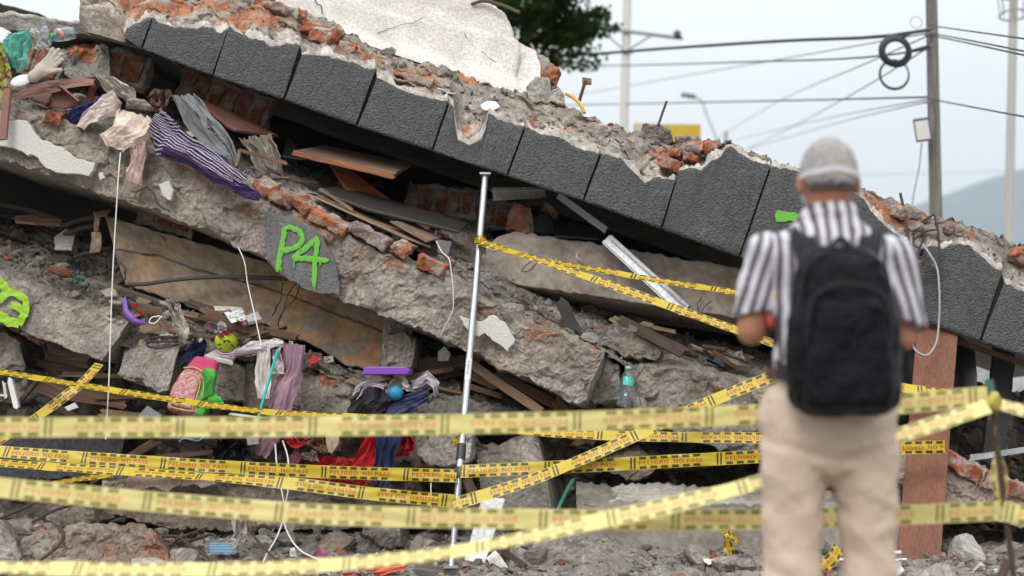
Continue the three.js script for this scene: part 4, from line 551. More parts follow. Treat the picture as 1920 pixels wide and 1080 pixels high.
{ const g = thing('leather_case', 'brown leather case collapsed open under the leather strip', 'case'); obj('case_side', sheetGeo(Z([[84, 199], [108, 161], [114, 165], [152, 196], [120, 203]], -0.15), { t: 0.02 }), leather, g); obj('case_flap', sheetGeo([[108, 161, -0.15], [112, 160, -0.3], [146, 190, -0.3], [150, 196, -0.15]], { t: 0.012 }), leather, g); obj('case_base', sheetGeo([[62, 178, 0.0], [88, 176, 0.0], [108, 180, -0.1], [86, 196, -0.2], [62, 186, -0.1]], { t: 0.02 }), leather, g); obj('case_spine', barGeo([166, 194, -0.1], [176, 160, -0.1], 0.04, 0.03), leather, g); }
cl('navy_garment', 'deep blue garment rolled beside the white blouse', 'garment', Z([[200, 178], [166, 200], [132, 212], [130, 230]], -0.15), Z([[204, 190], [182, 218], [160, 228], [136, 236]], -0.2), cloth(0.03, 0.03, 0.16), { folds: 3, amp: 0.03, seed: 8 });
cl('white_blouse', 'off white lace blouse draped over the edge of the P4 beam', 'blouse', Z([[214, 174], [190, 190], [160, 216], [146, 236]], -0.22), Z([[232, 196], [224, 214], [190, 228], [158, 246]], -0.34), cloth(0.56, 0.47, 0.44), { folds: 3, amp: 0.03, seed: 2, crumple: 0.02 });
cl('beige_coat', 'pale beige coat with raised collar beside the grey rock', 'coat', Z([[182, 146], [190, 160], [202, 176], [232, 190]], -0.1), Z([[214, 146], [236, 158], [256, 172], [262, 196]], -0.22), cloth(0.5, 0.44, 0.38), { folds: 2.5, amp: 0.035, seed: 12 });
cl('sheer_garment', 'pale translucent beige garment hanging over the P4 beam', 'garment', Z([[222, 208], [206, 236], [190, 254], [200, 274]], -0.3), Z([[286, 226], [288, 244], [270, 272], [232, 288]], -0.36), sheer, { folds: 3, amp: 0.03, seed: 6, crumple: 0.02, bulge: 0.05 });
cl('pink_cloth', 'pale pink cloth hanging down the face of the P4 beam', 'cloth', Z([[248, 268], [242, 300], [240, 330], [242, 342]], -0.36), Z([[277, 264], [276, 288], [268, 318], [264, 350]], -0.36), cloth(0.54, 0.39, 0.36), { folds: 2.5, amp: 0.022, seed: 9 });
{ const g = rockGeo(77, 4, 0.7).scale(0.085, 0.07, 0.07); const m = tag(obj('mortar_lump', g, stoneMats[0]), 'grey mortar lump sitting on the beige coat', 'rubble'); m.position.copy(W(263, 197, -0.32)); }
cl('brown_garment', 'brown garment crumpled beside the grey mortar lump', 'garment', Z([[290, 172], [280, 190], [266, 214]], -0.15), Z([[330, 176], [324, 196], [300, 214]], -0.25), cloth(0.14, 0.075, 0.055), { folds: 3, amp: 0.035, crumple: 0.03, seed: 4 });
cl('striped_sweater', 'purple and white striped sweater sprawled down the P4 beam', 'sweater', Z([[304, 206], [332, 234], [372, 264], [420, 300], [466, 334]], -0.3), Z([[284, 240], [290, 288], [346, 304], [402, 344], [446, 366]], -0.4), clothV, { nu: 160, nv: 120, folds: 2.2, amp: 0.03, seed: 15, col: (u, v, p) => { const e = v > 0.72 && u > 0.25 ? 0 : 1; const q = v * 10 + 1.1 * n3(u * 3, v * 2, 4) + (u < 0.25 ? u * 22 : 5.5); return e && (q - Math.floor(q)) < 0.3 ? [0.46, 0.42, 0.46] : [0.03, 0.014, 0.062]; } });
cl('purple_sleeve', 'dark purple cuff trailing past the striped sweater over bricks', 'sleeve', Z([[440, 340], [466, 350], [494, 370]], -0.4), Z([[430, 358], [462, 372], [486, 380]], -0.42), cloth(0.045, 0.02, 0.09), { folds: 1.5, amp: 0.02 });
{ const g = thing('suit_jacket', 'grey suit jacket lying under the striped sweater', 'jacket'), jm = cloth(0.2, 0.2, 0.205); const jf = obj('jacket_front', clothGeo(Z([[326, 186], [348, 236], [392, 288], [436, 326]], -0.2), Z([[366, 178], [404, 222], [436, 262], [450, 312]], -0.12), { folds: 3.2, amp: 0.03, seed: 21, nu: 80 }), jm, g); obj('jacket_lapel', clothGeo(Z([[340, 182], [372, 216], [388, 248]], -0.28), Z([[356, 180], [388, 222], [400, 258]], -0.24), { folds: 0.7, amp: 0.012 }), jm, g); obj('jacket_pocket', barGeo([398, 278, -0.26], [428, 292, -0.26], 0.03, 0.008), jm, g); for (const [x, y] of [[392, 240], [404, 252], [418, 268]]) obj('button', new THREE.SphereGeometry(0.01, 8, 6).translate(...W(x, y, -0.27).toArray()), bare(0.1, 0.1, 0.1), jf); }
cl('khaki_trousers', 'khaki trousers folded among the boards beside the suit jacket', 'trousers', Z([[450, 262], [468, 286], [482, 320], [526, 334]], -0.1), Z([[512, 256], [520, 276], [530, 308], [532, 330]], -0.1), cloth(0.24, 0.21, 0.17), { folds: 4, amp: 0.03, seed: 30 });
sh('wooden_board', 'reddish brown flat board slanting under the slab above the jacket', 'board', [[364, 178, 0.2], [376, 182, 0.2], [452, 224, 0.3], [522, 252, 0.3], [440, 247, -0.05], [428, 240, -0.05]], wood(0.2, 0.08, 0.05), 0.02);
br('picture_frame', 'thin wooden frame side lying across the khaki trousers', 'frame', [448, 281, -0.3], [536, 306, -0.25], 0.022, 0.02, woodA); br('picture_frame', 'short upright wooden frame side by the khaki trousers', 'frame', [450, 282, -0.3], [444, 310, -0.32], 0.022, 0.02, woodA);
{ const g = thing('broken_shelf', 'broken wooden shelf with tan top jutting out of the void', 'shelf'); obj('shelf_top', sheetGeo([[552, 282, 0.1], [606, 278, 0.6], [770, 306, 0.6], [740, 330, 0.05]], { t: 0.03 }), wood(0.3, 0.19, 0.13), g); obj('shelf_edge', barGeo([550, 286, 0.08], [740, 332, 0.03], 0.035, 0.02), wood(0.34, 0.12, 0.05), g); obj('shelf_side', sheetGeo([[614, 306, 0.25], [660, 318, 0.3], [728, 376, 0.4], [722, 392, 0.35], [664, 372, 0.2]], { t: 0.025 }), wood(0.36, 0.1, 0.035), g); }
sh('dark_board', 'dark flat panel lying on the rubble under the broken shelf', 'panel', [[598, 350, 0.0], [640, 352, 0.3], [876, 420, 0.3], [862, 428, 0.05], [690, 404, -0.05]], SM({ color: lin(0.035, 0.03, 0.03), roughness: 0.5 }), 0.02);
br('wooden_batten', 'thin pale batten along the edge of the dark panel', 'batten', [598, 352, -0.08], [664, 396, -0.08], 0.02, 0.02, woodC);
sh('flat_tile', 'tan flat tile lying on the ledge below the dark panel', 'tile', [[588, 366, -0.1], [620, 372, 0.1], [770, 438, 0.05], [806, 462, -0.05], [760, 448, -0.12]], cardb, 0.012);
sh('flat_tile', 'brown tile slipped over the end of the tan tile', 'tile', [[732, 416, -0.08], [770, 414, 0.1], [826, 446, 0.1], [800, 452, -0.1]], wood(0.3, 0.19, 0.14), 0.012);
sh('grey_tile', 'small dark grey tile standing on edge near the prop', 'tile', [[820, 450, -0.1], [846, 454, -0.1], [840, 480, -0.12], [822, 474, -0.12]], plain(0.09, 0.09, 0.1), 0.02);
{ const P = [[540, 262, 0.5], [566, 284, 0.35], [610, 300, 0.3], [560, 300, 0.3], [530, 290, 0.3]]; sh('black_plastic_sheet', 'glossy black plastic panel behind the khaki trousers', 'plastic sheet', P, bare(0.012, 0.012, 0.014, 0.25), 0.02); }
{ const g = thing('aluminium_rail', 'short aluminium rail stuck out under the slab beside the prop', 'rail'); obj('rail_web', barGeo([924, 368, 0.25], [1022, 362, 0.45], 0.06, 0.012, 0, 0.001), alu, g); obj('rail_flange', barGeo([922, 356, 0.22], [1022, 354, 0.42], 0.018, 0.05, 0, 0.001), alu, g); }
{ const g = thing('aluminium_rail', 'long white aluminium rail leaning across the inner beam', 'rail'); obj('rail_web', barGeo([1136, 448, 0.32], [1282, 584, 0.2], 0.07, 0.01, 0, 0.0005), alu, g); obj('rail_flange', barGeo([1146, 444, 0.3], [1292, 576, 0.18], 0.022, 0.05, 0.1, 0.0005), alu, g); obj('rail_lip', barGeo([1132, 452, 0.31], [1278, 588, 0.19], 0.008, 0.04, 0, 0.0005), alu, g); }
br('steel_channel', 'dark thin metal channel running up under the slab', 'channel', [1048, 366, 0.4], [1138, 432, 0.3], 0.045, 0.03, SM({ color: lin(0.22, 0.22, 0.23), roughness: 0.45, metalness: 0.6 }), 0.3, 0.001);
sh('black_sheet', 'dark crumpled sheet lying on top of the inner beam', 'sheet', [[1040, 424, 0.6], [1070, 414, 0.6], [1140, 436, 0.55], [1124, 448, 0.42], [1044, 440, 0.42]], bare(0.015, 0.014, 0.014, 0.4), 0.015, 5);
block('brick_lump', 'brick and mortar lump perched on the inner beam near the prop', [[950, 410], [965, 384], [996, 392]], [[950, 432], [972, 436], [1004, 434]], 0.5, { h: 40, base: [0.42, 0.36, 0.31], c: { red: 0.25 }, cat: 'rubble', d: 0.15 });
block('brick_lump', 'orange tinted brick lump beside black debris under the slab', [[1010, 396], [1024, 382], [1044, 398]], [[1012, 412], [1026, 416], [1044, 410]], 0.6, { h: 30, base: [0.46, 0.3, 0.2], c: { red: 0.2 }, cat: 'rubble', d: 0.12 });
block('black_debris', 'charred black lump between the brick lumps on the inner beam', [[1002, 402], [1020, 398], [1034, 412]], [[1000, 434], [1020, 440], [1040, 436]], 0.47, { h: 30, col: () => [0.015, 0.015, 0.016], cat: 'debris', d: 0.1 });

// ---- on the right slope
br('rubber_strip', 'dark rubber strip lying down the dusty slope under the inner beam', 'strip', [1052, 562, 0.15], [1080, 628, 0.08], 0.075, 0.018, bare(0.045, 0.04, 0.04, 0.8));
br('splintered_board', 'dark splintered board with pale edge lying above the bottle', 'board', [1162, 602, 0.2], [1284, 662, 0.1], 0.07, 0.025, woodD, -0.3); br('splintered_board', 'thin pale splinter under the dark splintered board', 'board', [1150, 598, 0.22], [1196, 624, 0.15], 0.045, 0.015, woodC, -0.2);
br('wood_offcut', 'short pale offcut just under the inner beam', 'offcut', [1202, 606, 0.3], [1222, 610, 0.3], 0.028, 0.03, woodC); br('wood_offcut', 'long pale offcut behind the splintered board', 'offcut', [1216, 612, 0.35], [1266, 622, 0.35], 0.025, 0.025, woodC); br('teal_board', 'narrow teal painted board in the dark gap under inner beam', 'board', [1300, 652, 0.35], [1358, 682, 0.3], 0.04, 0.02, plain(0.06, 0.17, 0.18)); br('wood_offcut', 'tan stick across the teal board near the person', 'offcut', [1296, 648, 0.3], [1338, 664, 0.3], 0.022, 0.02, woodC);
for (let i = 0; i < 9; i++) { const x = rr(1270, 1400), y = 640 + (x - 1270) * 0.3 + rr(-8, 26); tag(obj('wood_splinter', barGeo([x, y, rr(0.2, 0.5)], [x + rr(25, 60), y + rr(6, 34), rr(0.2, 0.4)], rr(0.015, 0.04), 0.015, rr(-1, 1)), [woodA, woodB, woodD][i % 3]), 'thin brown splinter in the dark gap near the person', 'splinter', 'splinters near the person'); }
cl('white_bag', 'white plastic bag caught in the gap near the person', 'bag', Z([[1358, 664], [1374, 668]], 0.3), Z([[1390, 662], [1398, 678]], 0.3), cloth(0.6, 0.6, 0.6), { folds: 2, amp: 0.03 });

// ---- the steel prop
{ const g = thing('steel_prop', 'telescopic steel shoring prop standing in front of the rubble', 'prop'); const top = W(910, 326, 0.06), bot = W(846, 1062, -0.95), P = (t) => top.clone().lerp(bot, t); const join = 0.77;
  obj('upper_tube', tubeGeo([P(0), P(join)], 0.021, 4, 20), zinc, g); obj('lower_tube', tubeGeo([P(join - 0.02), P(1)], 0.017, 4, 18), zinc, g);
  for (let i = 0; i < 34; i++) obj('thread', new THREE.TorusGeometry(0.0178, 0.0028, 5, 16).applyMatrix4(new THREE.Matrix4().makeRotationFromQuaternion(new THREE.Quaternion().setFromUnitVectors(V(0, 0, 1), bot.clone().sub(top).normalize())).setPosition(P(0.81 + i * 0.0042))), zinc, g);
  obj('grip_sleeve', tubeGeo([P(0.715), P(0.752)], 0.027, 2, 18), blackP, g); const cp = obj('clamp', tubeGeo([P(0.772), P(0.796)], 0.032, 2, 12), blackP, g); obj('clamp_bolt', new THREE.CylinderGeometry(0.006, 0.006, 0.11, 10).rotateZ(1.57).translate(...P(0.785).toArray()), zinc, cp);
  obj('head_plate', chipBox(0.07, 0.012, 0.09, 0.001, 3).translate(...P(0.001).toArray()), zinc, g); obj('foot_plate', chipBox(0.08, 0.014, 0.1, 0.001, 3).translate(...P(1).toArray()), zinc, g);
  const lt = canvasTex(64, 256, (x, w, h) => { x.fillStyle = '#c9ccd0'; x.fillRect(0, 0, w, h); x.fillStyle = '#3a3d42'; x.save(); x.translate(w * 0.66, h * 0.78); x.rotate(-Math.PI / 2); x.font = 'bold 38px sans-serif'; x.fillText('ferawkra', 0, 0); x.restore(); });
  const c = new THREE.CylinderGeometry(0.0216, 0.0216, 0.14, 20, 1, true, -0.9, 1.8), q = new THREE.Quaternion().setFromUnitVectors(UP, top.clone().sub(bot).normalize()); obj('sticker', c.applyMatrix4(new THREE.Matrix4().makeRotationFromQuaternion(q).setPosition(P(0.53))), SM({ map: lt, roughness: 0.5 }), g); }

// ---- middle heap on the boards
tb('black_hose', 'thick black hose crossing in front of the brown stained beam', 'hose', [[240, 533, 0.1], [270, 533, 0.06], [310, 527, 0.04], [370, 521, 0.06], [440, 519, 0.08], [540, 523, 0.14]], 0.013, bare(0.05, 0.045, 0.045, 0.7));
const sticks = [[0, 384, 1.0, 110, 414, 0.7, 0.022, 'long dark pole at the back of the upper grey heap'], [118, 424, 0.5, 178, 408, 0.4, 0.018, 'dark stick leaning on the tan cardboard in the grey heap'], [120, 440, 0.42, 178, 424, 0.35, 0.017, 'second dark stick just under the leaning one'], [140, 482, 0.3, 180, 474, 0.28, 0.014, 'short brown stick near the red brick chunk'], [90, 448, 0.4, 140, 488, 0.35, 0.008, 'thin wire rod stuck in the grey heap']];
sticks.forEach((a) => tb('stick', a[7], 'stick', [[a[0], a[1], a[2]], [(a[0] + a[3]) / 2 + 3, (a[1] + a[4]) / 2 - 3, (a[2] + a[5]) / 2], [a[3], a[4], a[5]]], a[6], woodD));
sh('cardboard_piece', 'tan cardboard strip lying at the back of the grey heap', 'cardboard', [[28, 406, 0.6], [60, 404, 0.65], [80, 410, 0.6], [116, 412, 0.6], [112, 422, 0.5], [70, 420, 0.5], [30, 414, 0.5]], cardb, 0.02, 3);
{ const g = thing('cardboard_bracket', 'upright torn tan cardboard flaps at the end of the brown beam', 'cardboard'); obj('top_flap', sheetGeo([[175, 397, 0.25], [208, 395, 0.3], [200, 402, 0.1], [180, 406, 0.08]], { t: 0.012 }), cardb, g); obj('stem', sheetGeo(ragged(Z([[178, 404], [188, 404], [184, 430], [176, 436]], 0.12), 6, 3)), cardb, g); obj('lower_flap', sheetGeo(ragged(Z([[172, 436], [190, 436], [186, 472], [170, 474]], 0.05), 8, 4), { t: 0.015 }), cardb, g); }
sh('plaster_plate', 'pale triangular plaster plate lying in the grey heap', 'plaster', [[104, 446, 0.4], [124, 428, 0.5], [140, 440, 0.45], [134, 466, 0.25], [104, 466, 0.25]], plain(0.46, 0.41, 0.36), 0.02, 3);
{ const g = rockGeo(61, 4, 0.6).scale(0.075, 0.055, 0.05); const m = tag(obj('brick_chunk', g, M.brickB), 'dark red half brick lying on the grey heap', 'brick'); m.position.copy(W(114, 510, 0.1)); m.rotation.z = -0.2; const k = tag(obj('mortar_lump', rockGeo(62, 3, 0.5).scale(0.07, 0.05, 0.05), stoneMats[1]), 'grey mortar lump sitting on the red half brick', 'rubble'); k.position.copy(W(116, 499, 0.14)); }
tb('pipe_piece', 'short green plastic pipe piece near the red half brick', 'pipe', [[141, 519, 0.08], [158, 522, 0.12]], 0.018, bare(0.03, 0.16, 0.12, 0.5));
br('grey_plank', 'long weathered plank lying along the foot of the brown beam', 'plank', [184, 530, 0.1], [314, 572, 0.0], 0.035, 0.04, wood(0.2, 0.17, 0.13), 0.4);
const boards = [[256, 562, -0.02, 282, 568, -0.02, .04, 'C', 'short block of pale wood beside the purple plastic strip'], [256, 574, -0.05, 304, 584, -0.05, .05, 'A', 'tan plank end behind the crumpled cloth'], [262, 618, -0.2, 296, 612, -0.12, .055, 'C', 'cut wooden block below the purple plastic strip'], [300, 604, -0.16, 322, 622, -0.16, .03, 'A', 'reddish slat leaning beside the cut block'], [232, 588, -0.06, 256, 612, -0.1, .03, 'D', 'dark slat under the purple plastic strip'], [340, 586, -0.05, 374, 592, -0.05, .03, 'C', 'pale stick right of the crumpled cloth'], [380, 578, -0.03, 440, 610, -0.1, .045, 'A', 'rough bark strip over the magazines pile'], [376, 592, -0.08, 460, 618, -0.12, .045, 'A', 'second rough bark strip under the magazines'], [360, 628, -0.15, 450, 634, -0.15, .02, 'B', 'long flat splinter above the lime helmet'], [470, 612, -0.06, 560, 636, 0.0, .05, 'B', 'brown splintered strip lying over the white collar'], [440, 630, -0.1, 500, 616, -0.05, .06, 'A', 'torn brown fibre strip beside the white string'], [350, 566, 0.02, 400, 582, 0.0, .05, 'D', 'olive dark board beneath the brown beam'], [330, 640, -0.1, 390, 622, -0.1, .03, 'D', 'dark slat under the crumpled cloth'], [510, 640, -0.05, 566, 660, 0.02, .035, 'A', 'narrow red brown strip along the lower brown beam']];
boards.forEach((a) => br('board_piece', a[8], 'board', [a[0], a[1], a[2]], [a[3], a[4], a[5]], a[6], 0.022, { A: woodA, B: woodB, C: woodC, D: woodD }[a[7]], rr(-0.5, 0.5), 0.008));
for (const [i, P] of [[0, [[190, 545], [214, 540], [220, 552], [200, 556]]], [1, [[204, 556], [232, 556], [226, 570], [206, 566]]], [2, [[186, 580], [206, 574], [210, 588], [196, 592]]]]) sh('tile_shard', ['pale tile shard beside the vertical white string', 'larger tile shard just below its pale neighbour', 'beige tile shard lying on the lime sprayed beam'][i], 'tile', [[...P[0], 0.0], [...P[1], 0.1], [...P[2], -0.05], [...P[3], -0.1]], plain(0.46, 0.4, 0.35), 0.014, 2, i);
{ const g = gridGeo(40, 6, (u, v) => { const a = [[232, 560], [236, 584], [252, 602], [282, 612]], c = polyAt(a, u), p = W(c[0] + (v - 0.5) * 8, c[1] - (v - 0.5) * 9, -0.1 - 0.06 * Math.sin(u * 3.1)); return [p.addScaledVector(NRM, 0.012 * Math.sin(v * 3.14))]; }); tag(obj('purple_strip', g, SM({ color: lin(0.16, 0.07, 0.32), roughness: 0.45 })), 'curved purple plastic strip among the broken boards', 'plastic strip'); }
cl('red_scrap', 'red plastic scrap behind the curved purple strip', 'scrap', Z([[246, 572], [260, 588]], -0.04), Z([[256, 570], [276, 596]], -0.06), cloth(0.42, 0.02, 0.03, 0.5), { folds: 1, amp: 0.02 });
cl('crumpled_underwear', 'crumpled off white cloth with hanging strap among the boards', 'cloth', Z([[300, 566], [318, 584], [334, 610], [340, 650]], -0.2), Z([[324, 562], [348, 586], [356, 620], [350, 652]], -0.24), cloth(0.52, 0.46, 0.42), { folds: 3, amp: 0.035, crumple: 0.035, seed: 3, nu: 80 });
tb('cloth_strap', 'thin white strap looping from the crumpled off white cloth', 'strap', [[300, 592, -0.25], [284, 596, -0.27], [280, 604, -0.27], [290, 606, -0.27], [304, 592, -0.26]], 0.004, cord);
{ const mt = canvasTex(128, 96, (x, w, h) => { x.fillStyle = '#cfd4d2'; x.fillRect(0, 0, w, h); const r = mulberry(5); for (let i = 0; i < 70; i++) { x.fillStyle = ['#3e9fa6', '#e8e8e4', '#5b6a70', '#c3584e', '#2d4a57'][Math.floor(r() * 5)]; x.fillRect(r() * w, r() * h, r() * 26, r() * 12); } }); const g = thing('magazine', 'open magazine with teal pictures on the boards pile', 'magazine'); const pg = (P, d) => obj('page', gridGeo(10, 10, (u, v) => { const a = w3(P[0]).lerp(w3(P[1]), u), b = w3(P[3]).lerp(w3(P[2]), u), p = a.lerp(b, v); p.addScaledVector(NRM, 0.02 * Math.sin(u * 3.1) + d); return [p]; }, [1, 1]), SM({ map: mt, roughness: 0.5 }), g); pg([[420, 586, -0.1], [456, 580, -0.05], [462, 600, -0.16], [434, 606, -0.2]], 0); pg([[400, 574, 0], [452, 576, 0], [456, 582, -0.05], [404, 582, -0.08]], 0); }
sh('carton', 'small pale carton lying beside the open magazine', 'carton', [[458, 596, -0.1], [482, 586, -0.05], [490, 600, -0.1], [466, 604, -0.14]], plain(0.55, 0.53, 0.49), 0.03); 
cl('packaging', 'torn clear and pink packaging hanging off the boards', 'packaging', Z([[396, 620], [410, 624]], -0.2), Z([[412, 604], [436, 622]], -0.22), cloth(0.55, 0.5, 0.52, 0.4), { crumple: 0.05, folds: 3 }); cl('pink_packaging', 'bright pink packaging scrap above the lime helmet', 'packaging', Z([[408, 626], [414, 634]], -0.24), Z([[440, 620], [438, 628]], -0.24), cloth(0.6, 0.07, 0.18, 0.5), { crumple: 0.03 });
{ const g = thing('bicycle_helmet', 'lime green child helmet with dark vents on a white box', 'helmet'); const c = W(424, 641, -0.18); const hm = SM({ color: lin(0.42, 0.55, 0.01), roughness: 0.35 }); const dome = new THREE.SphereGeometry(0.072, 30, 16, 0, 6.2832, 0, 1.75).scale(1, 0.75, 1.15); const q = new THREE.Matrix4().makeRotationX(2.5).setPosition(c); const hs = obj('helmet_shell', dome.applyMatrix4(q), hm, g);
  for (const [x, y, w, a] of [[411, 646, 0.02, 0.3], [421, 640, 0.016, 1.2], [429, 640, 0.03, -0.5], [436, 648, 0.03, -0.9], [412, 654, 0.02, 0.2]]) { const p = W(x, y, -0.26); obj('vent', new THREE.CapsuleGeometry(0.006, w * 0.6, 4, 8).rotateZ(1.57 + a).translate(p.x, p.y, p.z), blackP, hs); } obj('visor', new THREE.TorusGeometry(0.06, 0.012, 8, 24, 2.6).rotateZ(3.5).scale(1, 0.5, 1).translate(...W(424, 655, -0.25).toArray()), bare(0.4, 0.22, 0.42, 0.4), g); }
sh('white_box', 'flat white box with grey edge under the lime helmet', 'box', [[384, 670, -0.25], [406, 656, -0.1], [440, 668, -0.1], [436, 678, -0.25]], plain(0.62, 0.6, 0.57), 0.03);
tb('black_cable_loop', 'bundled black cable lying on the dusty block', 'cable', [[336, 644, -0.2], [300, 652, -0.22], [276, 648, -0.2], [280, 642, -0.16], [330, 640, -0.12]], 0.008, blackP);
cl('dark_cloth', 'dark navy cloth tucked behind the pink backpack', 'cloth', Z([[386, 636], [352, 656], [338, 684]], -0.08), Z([[392, 650], [378, 668], [352, 690]], -0.12), cloth(0.018, 0.02, 0.06), { folds: 2, amp: 0.02 });
{ // child's backpack
  const g = thing('child_backpack', 'pink and lime child backpack lying on the rubble', 'backpack'); const A = W(348, 780, -0.35), B = W(384, 668, -0.25), m = barMatrix(A, B), L = A.distanceTo(B);
  const pink = mat('pinkPat', () => SM({ vertexColors: true, bumpMap: rep(T.weave, 4), bumpScale: 0.003, roughness: 0.8 }));
  const body = sdfGeo((x, y, z) => { const k = sm(-0.05, 0.22, x); return rbox(x, y + 0.02 * k, z, 0.19, 0.125 - 0.05 * k, 0.06 - 0.03 * k, 0.03) + 0.006 * fbm(x * 14, y * 14, z * 14, 3); }, V(0, 0, 0), V(0.22, 0.16, 0.09), 64);
  tint(body, (p) => p.y < -0.045 - 0.1 * sm(0.2, -0.2, p.x) * 0.3 && p.x < 0.12 ? [0.07, 0.34, 0.05] : p.x > 0.085 ? [0.44, 0.045, 0.12] : (fbm(p.x * 44, p.y * 44, 1, 3) > -0.05 ? [0.42, 0.24, 0.22] : [0.42, 0.07, 0.12])); const bb2 = obj('bag_body', body.applyMatrix4(m), pink, g);
  const zip = bare(0.35, 0.45, 0.1, 0.6); const pl = (P, r = 0.004) => tubeGeo(P.map((q) => V(...q).applyMatrix4(m)), r, 30, 6);
  obj('pocket', tint(sdfGeo((x, y, z) => rbox(x, y, z, 0.105, 0.07, 0.018, 0.017) + 0.004 * fbm(x * 20, y * 20, z, 2), V(0, 0, 0), V(0.13, 0.09, 0.03), 40), (p) => fbm(p.x * 48, p.y * 48, 1, 3) > 0 ? [0.42, 0.3, 0.26] : [0.42, 0.12, 0.14]).applyMatrix4(new THREE.Matrix4().makeTranslation(-0.06, 0.025, 0.062)).applyMatrix4(m), pink, g);
  obj('zip', pl([[0.04, 0.075, 0.066], [0.055, 0.02, 0.072], [0.03, -0.04, 0.072], [-0.07, -0.055, 0.074], [-0.16, -0.05, 0.066]]), zip, bb2); obj('zip', pl([[0.085, 0.09, 0.05], [0.1, 0.02, 0.06], [0.075, -0.045, 0.062], [-0.06, -0.085, 0.062], [-0.17, -0.09, 0.05]]), zip, bb2); obj('zip', pl([[-0.175, 0.09, 0.06], [-0.178, 0, 0.068], [-0.17, -0.06, 0.062]]), zip, bb2);
  obj('side_flap', clothGeo(Z([[404, 738], [420, 752], [424, 764]], -0.32), Z([[384, 752], [388, 768], [400, 766]], -0.4), { folds: 1, amp: 0.015 }), cloth(0.06, 0.36, 0.06), g); obj('green_side', clothGeo(Z([[382, 690], [398, 708], [400, 740], [388, 760]], -0.33), Z([[378, 700], [386, 722], [378, 752], [368, 768]], -0.4), { folds: 1.4, amp: 0.012 }), cloth(0.06, 0.33, 0.05), g);
}
sh('grey_paper', 'grey printed card leaning beside the pink backpack', 'card', [[262, 778, -0.1], [276, 760, -0.05], [302, 778, -0.1], [300, 790, -0.15], [264, 790, -0.15]], plain(0.2, 0.2, 0.21), 0.012);
cl('white_shirt', 'white shirt hanging down between helmet and mauve garment', 'shirt', Z([[486, 650], [480, 690], [478, 720], [484, 748]], -0.25), Z([[508, 650], [508, 690], [510, 720], [506, 752]], -0.28), cloth(0.62, 0.58, 0.57), { folds: 2.2, amp: 0.025, seed: 5 });
cl('white_collar', 'rolled white cloth with plum edging above the white shirt', 'cloth', Z([[430, 664], [460, 650], [500, 640], [534, 640]], -0.22), Z([[432, 670], [462, 664], [500, 658], [536, 652]], -0.28), cloth(0.58, 0.51, 0.52), { folds: 1.3, amp: 0.03, bulge: 0.03 });
cl('white_shirt', 'small white knotted cloth beside the teal pole', 'cloth', Z([[516, 656], [514, 690], [508, 704]], -0.28), Z([[530, 652], [532, 688], [534, 702]], -0.3), cloth(0.62, 0.58, 0.57), { folds: 2, amp: 0.02, crumple: 0.03 });
tb('teal_pole', 'thin teal pole standing between white shirt and mauve garment', 'pole', [[521, 656, -0.34], [502, 720, -0.38], [482, 792, -0.42]], 0.009, bare(0.02, 0.38, 0.34, 0.45));
cl('mauve_garment', 'long dusty mauve garment hanging down to the red cloth', 'garment', Z([[536, 650], [530, 690], [516, 730], [508, 770], [494, 820], [480, 852]], -0.26), Z([[576, 650], [572, 690], [560, 730], [548, 776], [524, 830], [500, 862]], -0.32), cloth(0.33, 0.2, 0.26), { folds: 3.4, amp: 0.032, seed: 17, nu: 100 });
sh('dark_collar_piece', 'dark folded tab beside the top of the mauve garment', 'tab', Z([[560, 690], [572, 676], [580, 680], [566, 696]], -0.33), bare(0.05, 0.045, 0.045), 0.015);
{ const g = new THREE.ExtrudeGeometry(new THREE.Shape([[-0.14, -0.01], [0.13, -0.01], [0.14, 0.01], [0.12, 0.025], [-0.1, 0.028], [-0.13, 0.02]].map((a) => new THREE.Vector2(...a))), { depth: 0.14, bevelEnabled: true, bevelSize: 0.006, bevelThickness: 0.006 }); tag(obj('purple_tray', g.applyMatrix4(new THREE.Matrix4().makeRotationY(-0.1).setPosition(W(731, 699, -0.25))), SM({ color: lin(0.17, 0.045, 0.36), roughness: 0.4 })), 'purple plastic tray lying above the blue ball', 'tray'); }
{ const g = new THREE.SphereGeometry(0.045, 28, 20), p = g.attributes.position; for (let i = 0; i < p.count; i++) { const k = 1 + 0.05 * Math.sin(Math.atan2(p.getX(i), p.getZ(i)) * 6); p.setX(i, p.getX(i) * k); p.setZ(i, p.getZ(i) * k); } g.computeVertexNormals(); g.rotateX(0.9).rotateZ(0.4); const m = tag(obj('blue_ball', g, bare(0.012, 0.19, 0.36, 0.6)), 'small blue ball resting on the dark clothes', 'ball'); m.position.copy(W(742, 737, -0.36)); }
cl('clear_bag', 'crumpled translucent bag behind the blue ball', 'bag', Z([[734, 706], [732, 726]], -0.24), Z([[760, 708], [764, 734]], -0.28), new THREE.MeshPhysicalMaterial({ color: lin(0.7, 0.68, 0.66), transmission: 0.4, roughness: 0.4, thickness: 0, side: THREE.DoubleSide }), { crumple: 0.05, folds: 2 }); sh('yellow_disc', 'small yellow disc under the purple tray', 'lid', Z([[738, 702], [750, 698], [760, 704], [756, 714], [744, 712]], -0.22), bare(0.5, 0.28, 0.03), 0.02);
cl('lavender_cloth', 'pale lavender cloth edging the black jacket', 'cloth', Z([[660, 748], [668, 724], [700, 714], [730, 724], [738, 744]], -0.3), Z([[672, 752], [682, 732], [704, 724], [724, 734], [730, 748]], -0.34), cloth(0.47, 0.42, 0.47), { folds: 1.5, amp: 0.02 });
